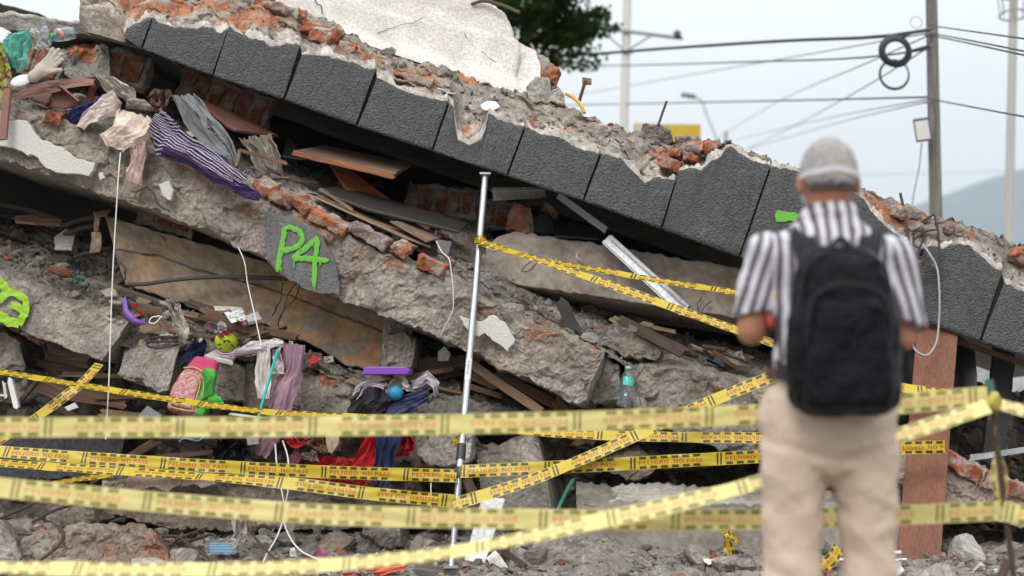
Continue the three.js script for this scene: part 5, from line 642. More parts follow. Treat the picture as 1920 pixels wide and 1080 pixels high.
cl('lavender_cloth', 'pale lavender sleeve folded over grey debris behind the ball', 'cloth', Z([[770, 716], [790, 706], [806, 700], [826, 720], [822, 740]], -0.2), Z([[776, 732], [792, 724], [800, 718], [812, 728], [814, 742]], -0.28), cloth(0.47, 0.42, 0.46), { folds: 1.5, amp: 0.025 });
cl('black_jacket', 'black jacket spread over the rubble under the purple tray', 'jacket', Z([[676, 730], [660, 752], [648, 786]], -0.3), Z([[728, 726], [734, 754], [712, 790]], -0.34), cloth(0.012, 0.012, 0.016, 0.8), { folds: 3, amp: 0.03, seed: 33, bulge: 0.05 });
cl('navy_jeans', 'navy jeans crossing below the blue ball', 'jeans', Z([[806, 728], [770, 742], [728, 752], [704, 782]], -0.28), Z([[802, 756], [780, 770], [766, 780], [748, 796]], -0.36), cloth(0.045, 0.055, 0.12), { folds: 2.5, amp: 0.03, seed: 41 });
cl('navy_trousers', 'navy trouser leg hanging below the thick blurred tape', 'trousers', Z([[706, 780], [704, 830], [702, 880], [700, 912]], -0.38), Z([[760, 780], [752, 830], [740, 880], [728, 916]], -0.4), cloth(0.02, 0.027, 0.09), { folds: 2, amp: 0.025, seed: 43 });
cl('red_cloth', 'bright red cloth hanging beside the navy trouser leg', 'cloth', Z([[690, 800], [680, 840], [662, 870], [640, 884]], -0.3), Z([[708, 800], [706, 840], [704, 872], [700, 890]], -0.34), cloth(0.42, 0.008, 0.014), { folds: 2, amp: 0.025 });
cl('red_cloth', 'red glossy cloth crumpled between navy trouser leg and pale block', 'cloth', Z([[744, 812], [740, 840], [742, 864]], -0.26), Z([[770, 808], [776, 836], [764, 862]], -0.28), cloth(0.4, 0.01, 0.018, 0.5), { folds: 2, amp: 0.03, crumple: 0.04 });
cl('red_jacket', 'red padded jacket lying under the lettered tape', 'jacket', Z([[604, 858], [588, 876], [584, 904], [600, 910]], -0.2), Z([[700, 864], [708, 880], [696, 906], [684, 914]], -0.28), cloth(0.4, 0.008, 0.014, 0.7), { folds: 4, amp: 0.04, bulge: 0.06, crumple: 0.02 });
cl('red_scarf', 'red scarf end beside the mauve garment below the blurred tape', 'scarf', Z([[536, 812], [540, 834], [560, 846]], -0.25), Z([[556, 820], [566, 834], [590, 818]], -0.25), cloth(0.45, 0.012, 0.02), { folds: 1.5, amp: 0.025 });
cl('brown_cloth', 'brown leathery cloth bundle between the red cloths', 'cloth', Z([[566, 820], [580, 838], [600, 850]], -0.2), Z([[612, 816], [640, 826], [640, 850]], -0.22), cloth(0.22, 0.12, 0.08, 0.6), { folds: 3, amp: 0.035, crumple: 0.03 });
sh('shoe_sole', 'beige pointed insole hanging below the blurred tape', 'insole', Z([[612, 808], [636, 808], [634, 832], [622, 850], [616, 846], [612, 830]], -0.35), plain(0.5, 0.42, 0.3), 0.012);
cl('beige_rag', 'dusty beige rag above the red padded jacket', 'rag', Z([[566, 848], [570, 866]], -0.25), Z([[604, 850], [600, 870]], -0.28), cloth(0.36, 0.28, 0.25), { crumple: 0.04, folds: 3 });
cl('black_bag', 'black plastic bag in the shade below the mauve garment', 'bag', Z([[408, 824], [404, 856], [398, 886]], 0.0), Z([[468, 818], [470, 856], [462, 888]], -0.05), SM({ color: lin(0.012, 0.012, 0.013), roughness: 0.25 }), { crumple: 0.06, folds: 3, amp: 0.04 });
sh('phone_box', 'small grey box at the foot of the teal pole', 'box', Z([[464, 820], [482, 816], [484, 832], [466, 834]], -0.36), plain(0.4, 0.39, 0.38), 0.03);
br('brown_board', 'brown flat board under the blue wire and blurred tape', 'board', [372, 788, -0.15], [478, 796, -0.12], 0.05, 0.03, woodA); br('white_strip', 'thin white strip lying along the brown flat board', 'strip', [430, 776, -0.2], [510, 786, -0.2], 0.014, 0.01, bare(0.66, 0.64, 0.6));
tb('blue_wire', 'pale blue bent wire hanger below the blurred tape', 'wire', [[336, 828, -0.2], [346, 822, -0.22], [372, 826, -0.22], [384, 818, -0.2]], 0.005, bare(0.1, 0.35, 0.5));
const lows = [[170, 900, 0.1, 290, 828, 0.0, .05, 'A', 'long pale diagonal board between the lower tapes'], [258, 862, 0, 400, 848, 0, .03, 'B', 'thin dark board above the pink tiles'], [236, 880, -0.1, 350, 872, -0.1, .05, 'B', 'brown board just above the pink tile sheet'], [92, 664, 0.4, 165, 680, 0.4, .1, 'C', 'wide pale board in the gap under the lime sprayed beam'], [70, 680, 0.35, 170, 702, 0.35, .05, 'B', 'dark red board below the wide pale one'], [120, 702, 0.25, 240, 706, 0.2, .03, 'C', 'narrow pale batten in the dark gap'], [100, 732, 0.3, 240, 752, 0.2, .12, 'A', 'broad tan board behind the crossing tapes'], [180, 745, 0.2, 300, 742, 0.15, .03, 'B', 'dark batten under the combed block'], [64, 716, 0.3, 120, 744, 0.25, .09, 'A', 'torn tan board stub beside the crossing tapes'], [100, 760, 0.2, 150, 786, 0.2, .04, 'D', 'dark slanting slat left of the white string'], [190, 776, 0.15, 270, 784, 0.1, .06, 'C', 'greyish flat board at the foot of the white string'], [30, 764, 0.1, 66, 718, 0.15, .025, 'D', 'grey tube like slat leaning in the dark gap']];
lows.forEach((a) => br('board_piece', a[8], 'board', [a[0], a[1], a[2]], [a[3], a[4], a[5]], a[6], 0.022, { A: woodA, B: woodB, C: woodC, D: woodD }[a[7]], rr(-0.3, 0.3), 0.006));
{ const g = thing('white_chair', 'broken white chair frame leaning at the picture edge', 'chair'); const w = bare(0.55, 0.54, 0.51, 0.6); obj('frame_leg', barGeo([20, 712, 0.05], [32, 766, 0.0], 0.035, 0.03), w, g); obj('frame_rail', barGeo([-30, 738, 0.05], [14, 742, 0.05], 0.012, 0.02), w, g); obj('frame_post', barGeo([8, 714, 0.1], [12, 744, 0.1], 0.02, 0.02), w, g); }
sh('foam_scrap', 'small white foam scrap under the crossing tapes', 'scrap', [[122, 764, 0.1], [140, 756, 0.1], [146, 764, 0.1], [128, 770, 0.1]], bare(0.6, 0.58, 0.55), 0.015);
// boards under the P4 beam
const und = [[886, 684, -0.05, 1012, 770, -0.2, .055, 'A', 'long red brown plank sliding out under the P4 beam'], [880, 702, 0.1, 930, 724, 0.1, .05, 'A', 'short brown plank end beside the prop'], [880, 724, 0.05, 940, 742, 0.05, .035, 'B', 'dark plank just below the short brown one'], [760, 686, 0.2, 900, 672, 0.2, .08, 'D', 'grey dusty board lying behind the prop'], [776, 704, 0.15, 850, 690, 0.15, .03, 'A', 'thin orange brown slat beside the prop'], [930, 700, 0.2, 1060, 770, 0.1, .06, 'B', 'dark plank in the shadow under the P4 beam'], [1040, 748, 0.1, 1062, 782, 0.05, .07, 'A', 'reddish brick coloured block under the beam end']];
und.forEach((a) => br('board_piece', a[8], 'board', [a[0], a[1], a[2]], [a[3], a[4], a[5]], a[6], 0.025, { A: woodA, B: woodB, C: woodC, D: woodD }[a[7]], rr(-0.4, 0.2), 0.008));
sh('plaster_plate', 'upright pale plaster shard in the dark gap by the prop', 'plaster', Z([[822, 660], [834, 650], [844, 664], [840, 676], [822, 676]], 0.1), plain(0.5, 0.46, 0.4), 0.015);
for (let i = 0; i < 16; i++) { const x = rr(1010, 1200), y = 800 + rr(-12, 34); tag(obj('bark_piece', barGeo([x, y, rr(0.1, 0.35)], [x + rr(20, 50), y + rr(-8, 12), rr(0.1, 0.3)], rr(0.03, 0.06), 0.02, rr(-0.8, 0.8), 0.01), [woodA, woodB][i % 2]), 'brown broken wood flake in the pile under the upside down tape', 'wood flake', 'wood flakes under the tape'); }
cl('navy_rag', 'dark blue rag in the hole below the wood flakes', 'rag', Z([[1090, 830], [1110, 850]], 0.3), Z([[1140, 840], [1130, 868]], 0.3), cloth(0.03, 0.05, 0.11), { folds: 2, amp: 0.04 });
sh('white_board', 'white painted plank standing tilted beside the prop foot', 'board', [[905, 934, -0.45], [946, 936, -0.45], [908, 1056, -0.75], [872, 1050, -0.75]], plain(0.95, 0.94, 0.9, 0.5), 0.022);
tb('green_hose', 'short green hose sticking up beside the leaning column stub', 'hose', [[1075, 900, -0.1], [1068, 910, -0.14], [1056, 934, -0.18], [1044, 960, -0.22]], 0.013, bare(0.015, 0.16, 0.1, 0.5));
br('dark_timber', 'dark burnt timber lying beside the prop foot', 'timber', [800, 985, -0.2], [850, 940, -0.15], 0.09, 0.05, woodD); br('dark_timber', 'pair of dark slats below the white plank', 'timber', [930, 1022, -0.6], [990, 1066, -0.75], 0.035, 0.03, woodD); br('grey_plank', 'weathered plank lying under the prop foot plate', 'plank', [786, 1070, -0.95], [876, 1072, -0.98], 0.06, 0.03, wood(0.2, 0.17, 0.15));
br('burnt_board', 'tall dark board leaning behind the white plank', 'board', [866, 870, -0.1], [900, 960, -0.15], 0.06, 0.03, woodB); 

// ---- cords and bars
tb('white_string', 'long white string hanging straight down from the sheer garment', 'string', [[226, 286, -0.42], [222, 330, -0.45], [219, 380, -0.45], [213, 480, -0.45], [208, 600, -0.45], [204, 720, -0.46], [198, 824, -0.48]], 0.004, cord);
tb('white_string', 'white string hanging over the brown beam to the white shirt', 'string', [[446, 462, -0.3], [458, 490, -0.3], [464, 530, -0.28], [474, 575, -0.3], [484, 620, -0.32], [490, 648, -0.34]], 0.0038, cord);
tb('white_cable', 'white cable looping down from the mauve garment to the ground', 'cable', [[516, 832, -0.4], [520, 880, -0.45], [530, 930, -0.5], [533, 960, -0.52], [522, 1000, -0.6], [500, 1040, -0.75], [490, 1062, -0.8]], 0.0048, cord);
tb('white_cable', 'second white cable crossing the first and ending on the ground', 'cable', [[530, 826, -0.4], [540, 860, -0.45], [540, 920, -0.52], [531, 965, -0.54], [540, 1000, -0.62], [566, 1034, -0.75], [610, 1054, -0.82]], 0.0048, cord);
tb('hanging_string', 'cream cord curling down the face of the P4 beam', 'cord', [[818, 452, -0.2], [830, 474, -0.34], [842, 486, -0.38], [846, 510, -0.4], [850, 550, -0.4], [848, 585, -0.38], [834, 612, -0.36], [826, 630, -0.34]], 0.004, bare(0.55, 0.48, 0.4));
tb('hanging_string', 'white thread hanging beside the clamp of the prop', 'cord', [[808, 905, -0.4], [808, 950, -0.42]], 0.004, cord);
const bars = [[[0, 972, -0.6], [50, 950, -0.6], [110, 920, -0.4], .01, 'straight steel bar slanting over the grey boulder'], [[60, 980, -0.55], [100, 958, -0.55], [170, 938, -0.4], .009, 'second steel bar lying over the grey boulder'], [[110, 988, -0.7], [118, 1006, -0.8], [108, 1024, -0.85], [76, 1050, -0.9], [30, 1080, -1.0], .011, 'bent thick cable like bar beside the tan boulder'], [[280, 1008, -0.5], [330, 1006, -0.5], [350, 1018, -0.6], [412, 1060, -0.8], .01, 'bent steel bar running out of the reddish boulder'], [[300, 1034, -0.6], [340, 1008, -0.5], [388, 990, -0.35], .009, 'short steel bar crossing the bent one'], [[330, 1022, -0.5], [370, 1010, -0.5], [396, 1002, -0.5], [406, 1010, -0.55], [410, 1034, -0.6], .01, 'hooked steel bar over the blue mask packet'], [[290, 1022, -0.4], [340, 1016, -0.4], [366, 1012, -0.4], .008, 'thin steel bar behind the hooked one'], [[396, 890, -0.4], [430, 940, -0.5], [480, 1010, -0.7], [530, 1062, -0.9], .008, 'long thin steel rod slanting to the ground by the cables'], [[176, 948, -0.3], [184, 970, -0.35], [186, 990, -0.4], .009, 'upright bar beside the grey boulder'], [[470, 1006, -0.2], [490, 986, -0.2], [510, 992, -0.2], .012, 'arched grey bar half buried in rubble'], [[34, 1002, -0.6], [110, 1004, -0.65], .006, 'thin rod under the grey boulder'], [[884, 826, 0.05], [920, 846, 0.02], [950, 862, 0.05], .012, 'dark bar in the rubble behind the prop'], [[1234, 236, 0.3], [1240, 218, 0.32], [1250, 190, 0.34], .008, 'thin crooked stick rising from the slab rim'], [[1708, 470, 0.0], [1702, 440, 0.02], [1696, 400, 0.08], [1688, 362, 0.1], .009, 'rusty bar end pointing up from the broken slab rim']];
bars.forEach((a) => { const P = a.slice(0, -2); tb('steel_bar', a[a.length - 1], 'steel bar', P, a[a.length - 2], rust); });
for (let i = 0; i < 14; i++) { const x = rr(290, 430), y = 1000 + rr(0, 40), a = rr(-0.5, 0.5); tag(obj('thin_wire', tubeGeo([[x, y, -0.5], [x + 14, y - 10 * a - 6, -0.56], [x + rr(20, 40), y + 20 * a, -0.55]], 0.004), rust), 'thin rusty tie wire tangled with the steel bars by the mask packet', 'wire', 'tie wires by the mask packet'); }
{ const g = thing('mask_packet', 'blue face mask in a clear packet among the steel bars', 'face mask'); obj('mask', gridGeo(20, 12, (u, v) => [W(394 + 44 * u, 1018 + 20 * v, -0.62).addScaledVector(NRM, 0.006 * Math.sin(v * 25))]), bare(0.1, 0.4, 0.68, 0.7), g); obj('packet', gridGeo(10, 8, (u, v) => [W(384 + 58 * u, 1010 + 30 * v, -0.66).addScaledVector(NRM, 0.012 * fbm(u * 5, v * 5, 2, 2))]), new THREE.MeshPhysicalMaterial({ color: lin(0.9, 0.9, 0.9), transmission: 0.9, roughness: 0.2, thickness: 0, side: THREE.DoubleSide }), g); }
cl('plastic_bag', 'dusty white plastic bag hanging on the thin steel rod', 'bag', Z([[434, 972], [442, 1000], [438, 1036]], -0.62), Z([[460, 966], [466, 996], [468, 1014]], -0.66), cloth(0.4, 0.36, 0.33, 0.5), { folds: 2, amp: 0.03, crumple: 0.02 });
cl('orange_cloth', 'orange cloth lying flat on the ground rubble', 'cloth', Z([[642, 1078], [690, 1066], [764, 1058]], -0.98), Z([[650, 1084], [700, 1084], [760, 1070]], -1.05), cloth(0.6, 0.13, 0.07), { folds: 2, amp: 0.02 }); cl('white_scrap', 'white paper scrap on the orange cloth', 'paper', Z([[660, 1074], [680, 1082]], -1.05), Z([[700, 1072], [704, 1084]], -1.05), cloth(0.6, 0.58, 0.55), { crumple: 0.04 });
cl('green_bag', 'green plastic bag at the lower corner under a bar', 'bag', Z([[30, 1070], [26, 1096]], -0.95), Z([[66, 1064], [76, 1096]], -0.95), SM({ color: lin(0.03, 0.26, 0.02), roughness: 0.3 }), { crumple: 0.05, folds: 2, amp: 0.03 });
sh('red_tile', 'dark red triangular tile standing in the front rubble', 'tile', Z([[498, 1084], [518, 1052], [526, 1056], [526, 1088]], -0.92), M.brickB, 0.03, 2); br('wood_offcut', 'small pale wood stake beside the red triangular tile', 'offcut', [530, 1042, -0.85], [536, 1062, -0.88], 0.03, 0.015, woodC);
sh('ceramic_shard', 'white ceramic shard lying on the slab rim', 'shard', ragged([[902, 198, 0.1], [912, 191, 0.15], [930, 190, 0.15], [936, 200, 0.1], [924, 206, 0.05], [908, 205, 0.05]], 5, 2), bare(0.72, 0.71, 0.69), 0.014);
[[838, 174, 860, 178, 'white flake on the slab rim above the chipped panel'], [836, 172, 820, 166, 'small white flake next to a brick on the slab rim'], [1016, 232, 1030, 238, 'white chip on the slab rim near the middle'], [1420, 306, 1442, 314, 'white chip beside the dark panel top'], [1400, 298, 1416, 304, 'second white chip near the panel top'], [706, 106, 726, 110, 'long white flake below the white wall']].forEach((a, i) => { const A = W(a[0], a[1], 0.1), B = W(a[2], a[3], 0.12); tag(obj('plaster_flake', rockGeo(130 + i, 2, 0.35).scale(A.distanceTo(B) * 0.55, 0.016, 0.03).applyMatrix4(barMatrix(A, B)), bare(0.66, 0.64, 0.61, 0.9)), a[4], 'plaster flake'); });
block('rubble_lump', 'dark squared mortar lump standing on the slab rim before yellow board', [[1206, 234], [1212, 230], [1256, 244]], [[1200, 254], [1224, 264], [1262, 270]], 0.3, { h: 35, base: [0.24, 0.215, 0.19], cat: 'rubble', lift: 2, d: 0.15 });
block('rubble_lump', 'low dark mortar lump beside the squared one on the rim', [[1266, 260], [1290, 256], [1314, 264]], [[1262, 272], [1290, 276], [1318, 274]], 0.28, { h: 20, base: [0.25, 0.22, 0.2], cat: 'rubble', lift: 2, d: 0.1 });
block('rubble_lump', 'pale block leaning against the end of the white wall', [[984, 168], [1004, 146], [1030, 152]], [[990, 186], [1010, 192], [1030, 190]], 0.42, { h: 45, base: [0.5, 0.48, 0.45], cat: 'rubble', lift: 4, d: 0.15 });
block('rubble_lump', 'white plaster lump right of the broken wall end', [[1030, 172], [1042, 162], [1056, 176]], [[1030, 190], [1044, 196], [1058, 196]], 0.4, { h: 30, base: [0.6, 0.57, 0.54], cat: 'rubble', lift: 3, d: 0.1 });
block('rubble_lump', 'beige flat tile stub lying mid way along the slab rim', [[1106, 244], [1130, 234], [1146, 240]], [[1110, 266], [1126, 268], [1140, 256]], 0.2, { h: 25, base: [0.5, 0.44, 0.39], cat: 'rubble', lift: 2, d: 0.08 });
tb('yellow_cable', 'ochre cable end curling off the slab rim', 'cable', [[1062, 176, 0.5], [1076, 184, 0.45], [1088, 196, 0.4], [1096, 212, 0.38]], 0.012, bare(0.5, 0.28, 0.06));
// ================================================================ CAUTION TAPES
function drawTape(x, w, h, ground, block, ink) {
  x.fillStyle = ground; x.fillRect(0, 0, w, h); const r = mulberry(3); for (let i = 0; i < 300; i++) { x.fillStyle = `rgba(${r() > 0.5 ? '255,240,120' : '120,100,20'},0.06)`; x.fillRect(r() * w, r() * h, 20 + r() * 80, 1 + r() * 5); }
  x.fillStyle = block; for (const k of [20, 62]) { x.beginPath(); x.moveTo(k + 6, 8); x.lineTo(k + 28, 8); x.lineTo(k + 20, h - 8); x.lineTo(k - 2, h - 8); x.fill(); }
  for (let i = 0; i < 6; i++) { x.fillRect(130 + i * 128, 6, 82, 34); x.fillRect(130 + i * 128, h - 40, 82, 34); }
  x.fillStyle = ink; x.font = 'bold 66px sans-serif'; x.textBaseline = 'middle'; const s = 'PELIGRO  NO PASE', tw = x.measureText(s).width; x.save(); x.translate(118, h / 2 + 2); x.scale(770 / tw, 1); x.fillText(s, 0, 0); x.restore();
}
const tapeTex = canvasTex(1024, 160, (x, w, h) => drawTape(x, w, h, '#d6c02c', '#4f4310', '#c2481f'));
const tapeMat = new THREE.MeshPhysicalMaterial({ map: tapeTex, color: lin(0.72, 0.69, 0.6), roughness: 0.42, transmission: 0.15, thickness: 0, side: THREE.DoubleSide });
const tapePale = new THREE.MeshPhysicalMaterial({ map: canvasTex(1024, 160, (x, w, h) => { drawTape(x, w, h, '#d3c884', '#877d40', '#cf8f5e'); }), roughness: 0.5, transmission: 0.15, thickness: 0, side: THREE.DoubleSide });
function tape(label, pts, opt = {}) {
  const { w = 0.075, tw = [0], u0 = 0, d } = opt; const c = new THREE.CatmullRomCurve3(pts.map((a) => a.isVector3 ? a : d ? at(a[0], a[1], a[2] || d) : w3(a)), false, 'centripetal'), L = c.getLength(), n = Math.max(30, Math.round(L * 45));
  const P = c.getSpacedPoints(n); const g = gridGeo(n, 6, (u, v) => {
    const i = Math.round(u * n), t = P[Math.min(n, i + 1)].clone().sub(P[Math.max(0, i - 1)]).normalize(); const f = u * (tw.length - 1), k = Math.min(tw.length - 2, Math.floor(f)); let a = tw.length > 1 ? lerp(tw[k], tw[k + 1], sm(0, 1, f - k)) : tw[0]; a += 0.16 * fbm(u * L * 1.1, pts[0][1] || 1, 2, 2);
    const s = UP.clone().addScaledVector(t, -UP.dot(t)).normalize(), b = t.clone().cross(s); const dir = s.clone().multiplyScalar(Math.cos(a)).addScaledVector(b, Math.sin(a)), nn = t.clone().cross(dir); const p = P[i].clone().addScaledVector(dir, (v - 0.5) * w);
    const fold = opt.fold || 0; p.addScaledVector(nn, 0.006 * fbm(u * L * 5, v * 3, 4, 3) + fold * Math.abs(v - 0.5)); return [p];
  }, [1, 1]);
  const uv = g.attributes.uv; for (let i = 0; i < uv.count; i++) uv.setX(i, (tw[0] > 1.6 ? -1 : 1) * (uv.getX(i) * L / 0.49 + u0));
  return tag(obj('caution_tape', g, d ? tapePale : tapeMat), label, 'caution tape');
}
const PI = Math.PI;
tape('narrow tape from picture edge past the backpack to the prop', [[-60, 688, -0.62], [0, 697, -0.62], [240, 736, -0.62], [480, 770, -0.62], [700, 783, -0.64], [858, 788, -0.64]], { tw: [-1.1, -1.12, -1.15, -1.05] });
tape('upside down tape running from the prop behind the person under blurred tape', [[868, 790, -0.62], [960, 806, -0.6], [1200, 818, -0.55], [1420, 821, -0.5], [1580, 824, -0.45]], { tw: [PI - 1.0, PI - 0.7, PI - 0.35], u0: 0.3 });
tape('lettered tape crossing dark slab and red jacket to the prop', [[-60, 838, -0.75], [0, 846, -0.75], [400, 874, -0.76], [640, 886, -0.78], [856, 892, -0.8]], { tw: [-0.5, -0.15, 0.0, 0.0], u0: 0.55 });
tape('lettered tape rising from the prop past the person to the timber post', [[862, 884, -0.78], [1000, 878, -0.78], [1200, 868, -0.76], [1420, 856, -0.7], [1560, 848, -0.62], [1690, 840, -0.52], [1772, 838, -0.46]], { tw: [-0.2, 0, 0, 0, 0], u0: 0.02 });
tape('tape turning upside down below the red jacket to the prop', [[-60, 862, -0.8], [0, 868, -0.8], [300, 888, -0.82], [540, 906, -0.84], [700, 926, -0.86], [852, 940, -0.88]], { tw: [PI - 0.9, PI - 0.9, PI - 0.95, PI - 0.2, PI] });
tape('diagonal tape climbing from the prop clamp to behind the person', [[850, 946, -0.9], [1000, 898, -0.85], [1150, 836, -0.8], [1300, 766, -0.7], [1440, 709, -0.6], [1520, 680, -0.55]], { tw: [PI - 0.4, PI - 0.6, PI - 0.6, PI - 0.4], u0: 0.7 });
tape('short diagonal tape tied to the tip of the lime sprayed beam', [[186, 682, -0.3], [160, 712, -0.38], [110, 752, -0.45], [60, 788, -0.5], [0, 824, -0.55], [-50, 852, -0.58]], { tw: [1.2, 0.5, 0.6, 0.5], w: 0.07 });
tape('crumpled tape end lying on the rubble above the grey boulder', [[70, 910, -0.2], [150, 898, -0.2], [230, 888, -0.22], [310, 884, -0.22], [374, 876, -0.2]], { tw: [-1.2, -0.9, -1.6, -0.8], w: 0.06 });
tape('upper narrow tape from the prop over the inner beam to the person', [[894, 451, -0.17], [930, 460, -0.2], [980, 480, -0.2], [1100, 502, -0.2], [1250, 528, -0.22], [1390, 550, -0.25], [1480, 566, -0.25]], { tw: [-1.2, -1.1, -1.05, -1.05, -1.0] });
tape('wider tape falling from the prop across the aluminium rail to the person', [[894, 453, -0.17], [1000, 484, -0.3], [1150, 536, -0.36], [1300, 590, -0.4], [1440, 640, -0.42], [1520, 668, -0.42]], { tw: [-1.2, -0.95, -0.9, -0.85, -0.9], u0: 0.4 });
tape('tape knotted round the prop above the blurred tape', [[852, 800, -0.6], [858, 782, -0.68], [878, 786, -0.66], [880, 800, -0.62], [862, 820, -0.66], [850, 834, -0.66]], { tw: [-0.4, -0.8, -0.2], w: 0.04 });
tape('tape wrapped round the prop under the upper knot', [[890, 455, -0.1], [898, 448, -0.19], [912, 452, -0.14], [908, 458, -0.06]], { tw: [0, -0.3], w: 0.05 });
tape('narrow tape passing behind the person onto the timber post', [[1560, 700, -0.3], [1640, 716, -0.32], [1700, 728, -0.35], [1780, 737, -0.3]], { tw: [-0.9, -0.7, -0.9] });
tape('black and yellow tape tatter hanging down the low fallen beam', [[1352, 985, -0.3], [1362, 1000, -0.36], [1366, 1030, -0.38], [1372, 1056, -0.38]], { tw: [-0.4, -0.2], w: 0.06 });
tape('curled tape tatter beside the hanging one on the low beam', [[1354, 992, -0.34], [1372, 1006, -0.38], [1384, 1014, -0.36], [1398, 1030, -0.34]], { tw: [-1.2, -0.6, -1.4], w: 0.05 });
tape('tape lying on the rubble between the legs of the person', [[1500, 1088, -0.8], [1530, 1070, -0.8], [1560, 1048, -0.78], [1572, 1026, -0.7]], { tw: [-0.3, -0.2, -0.6] });
const DF = 6.05;
tape('broad blurred tape stretched level across the whole picture behind the person', [[-120, 802], [0, 801], [500, 800], [1000, 792], [1420, 777], [1560, 769], [1700, 756], [1852, 743]], { d: DF, tw: [PI, PI, PI + 0.1, PI], u0: 0.1 });
tape('broad blurred tape sagging low in front of the rubble', [[-120, 902], [0, 914], [300, 942], [600, 964], [900, 972], [1420, 974], [1700, 965], [1878, 957]], { d: DF, tw: [-0.1, 0.0, -0.05, PI * 0.0 + 0.1], u0: 0.45 });
tape('blurred twisted tape rising from lower corner to the stake', [[-120, 1064], [0, 1064], [300, 1068], [600, 1060], [850, 1034], [1100, 982], [1420, 905], [1700, 812], [1853, 762]], { d: DF - 0.1, tw: [-1.1, -1.0, -0.9, -1.0, -0.7, -0.9, -0.8] });
tape('tape leading out of the picture from the top of the stake', [[1856, 752], [1900, 764], [1990, 786]], { d: DF, tw: [-0.9, -0.9] });
tape('twisted tape hanging down along the leaning stake', [[1858, 748], [1864, 800], [1872, 860], [1876, 930], [1882, 975]], { d: DF + 0.03, tw: [-1.3, -0.8, -1.5, -0.9], w: 0.06 });
tape('lower tape leading out of the picture from the stake', [[1880, 958], [1920, 966], [1990, 980]], { d: DF, tw: [-0.1, -0.2] });
{ const g = thing('stake', 'thin leaning steel stake holding the blurred tapes', 'stake'); const A = at(1855, 722, DF + 0.02), B = at(1896, 1042, DF + 0.02), C = at(1930, 1290, DF + 0.02); obj('stake_rod', tubeGeo([A, A.clone().lerp(B, 0.5), B, C], 0.012), rust, g); obj('stake_cap', tubeGeo([at(1854, 712, DF + 0.02), at(1857, 736, DF + 0.02)], 0.016, 2, 14), bare(0.05, 0.13, 0.1), g); obj('tape_knot', rockGeo(9, 3, 0.8).scale(0.035, 0.04, 0.03).translate(...at(1860, 752, DF - 0.02).toArray()), bare(0.4, 0.34, 0.06), g); }
tb('cut_pipe', 'rusty cut bar end standing at the lower picture corner', 'steel bar', [at(1890, 1050, DF - 0.2), at(1862, 1120, DF - 0.25), at(1850, 1180, DF - 0.25)], 0.02, rust);

// ================================================================ RIGHT SIDE
{ const post = SM({ color: lin(0.235, 0.085, 0.042), map: rep(T.stuccoC, 0.9, 3), bumpMap: rep(T.wood, 1.2), bumpScale: 0.004, roughness: 0.7 }); br('timber_post', 'thick reddish timber post propping up the slab', 'post', [1757, 622, 0.1], [1718, 1096, -0.42], 0.24, 0.12, post, 0.1, 0.002); }
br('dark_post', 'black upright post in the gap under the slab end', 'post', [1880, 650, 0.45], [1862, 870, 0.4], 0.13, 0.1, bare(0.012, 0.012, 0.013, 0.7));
br('edge_batten', 'brown batten along the underside of the slab end', 'batten', [1690, 604, 0.15], [1990, 706, 0.15], 0.03, 0.08, woodB);
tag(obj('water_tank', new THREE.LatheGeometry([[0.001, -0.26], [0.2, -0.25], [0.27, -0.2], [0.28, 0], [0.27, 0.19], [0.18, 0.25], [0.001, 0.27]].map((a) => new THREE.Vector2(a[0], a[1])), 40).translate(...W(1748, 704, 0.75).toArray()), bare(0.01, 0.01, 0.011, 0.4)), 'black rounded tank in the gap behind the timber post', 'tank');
sh('grey_wall_panel', 'pale grey peeling panel behind the black post', 'wall panel', [[1740, 560, 9], [2300, 600, 9], [2300, 800, 9], [1750, 796, 9]], SM({ color: lin(0.5, 0.5, 0.5), map: rep(T.mottle, 1.2), roughness: 0.35 }), 0.03, 6);
br('grey_pipe', 'grey metal pipe lying under the slab end beside the stake', 'pipe', [1818, 858, 0.1], [1960, 838, 0.2], 0.035, 0.035, zinc);
cl('white_rag', 'white rag lying in the lower picture corner beside the stake', 'rag', Z([[1806, 1076], [1840, 1058], [1880, 1064]], -0.8), Z([[1812, 1096], [1850, 1092], [1890, 1090]], -0.95), cloth(0.6, 0.55, 0.54), { folds: 2, amp: 0.04, crumple: 0.03 });
for (const [x, y, i] of [[1790, 1046, 0], [1776, 1060, 1]]) { const m = tag(obj('brick_chunk', rockGeo(80 + i, 3, 0.7).scale(0.035, 0.03, 0.03), M.brickB), ['orange brick chunk in the dark rubble beside the timber post', 'second orange brick chunk nearer the timber post'][i], 'brick'); m.position.copy(W(x, y, -0.4)); }
tb('white_pipe', 'white plastic pipe lying behind the legs of the person', 'pipe', [[1570, 1052, -0.5], [1640, 1040, -0.5], [1690, 1036, -0.5]], 0.012, bare(0.6, 0.6, 0.6)); tb('white_pipe', 'second white plastic pipe lying just below the first', 'pipe', [[1570, 1066, -0.55], [1640, 1056, -0.55], [1700, 1050, -0.55]], 0.012, bare(0.6, 0.6, 0.6));
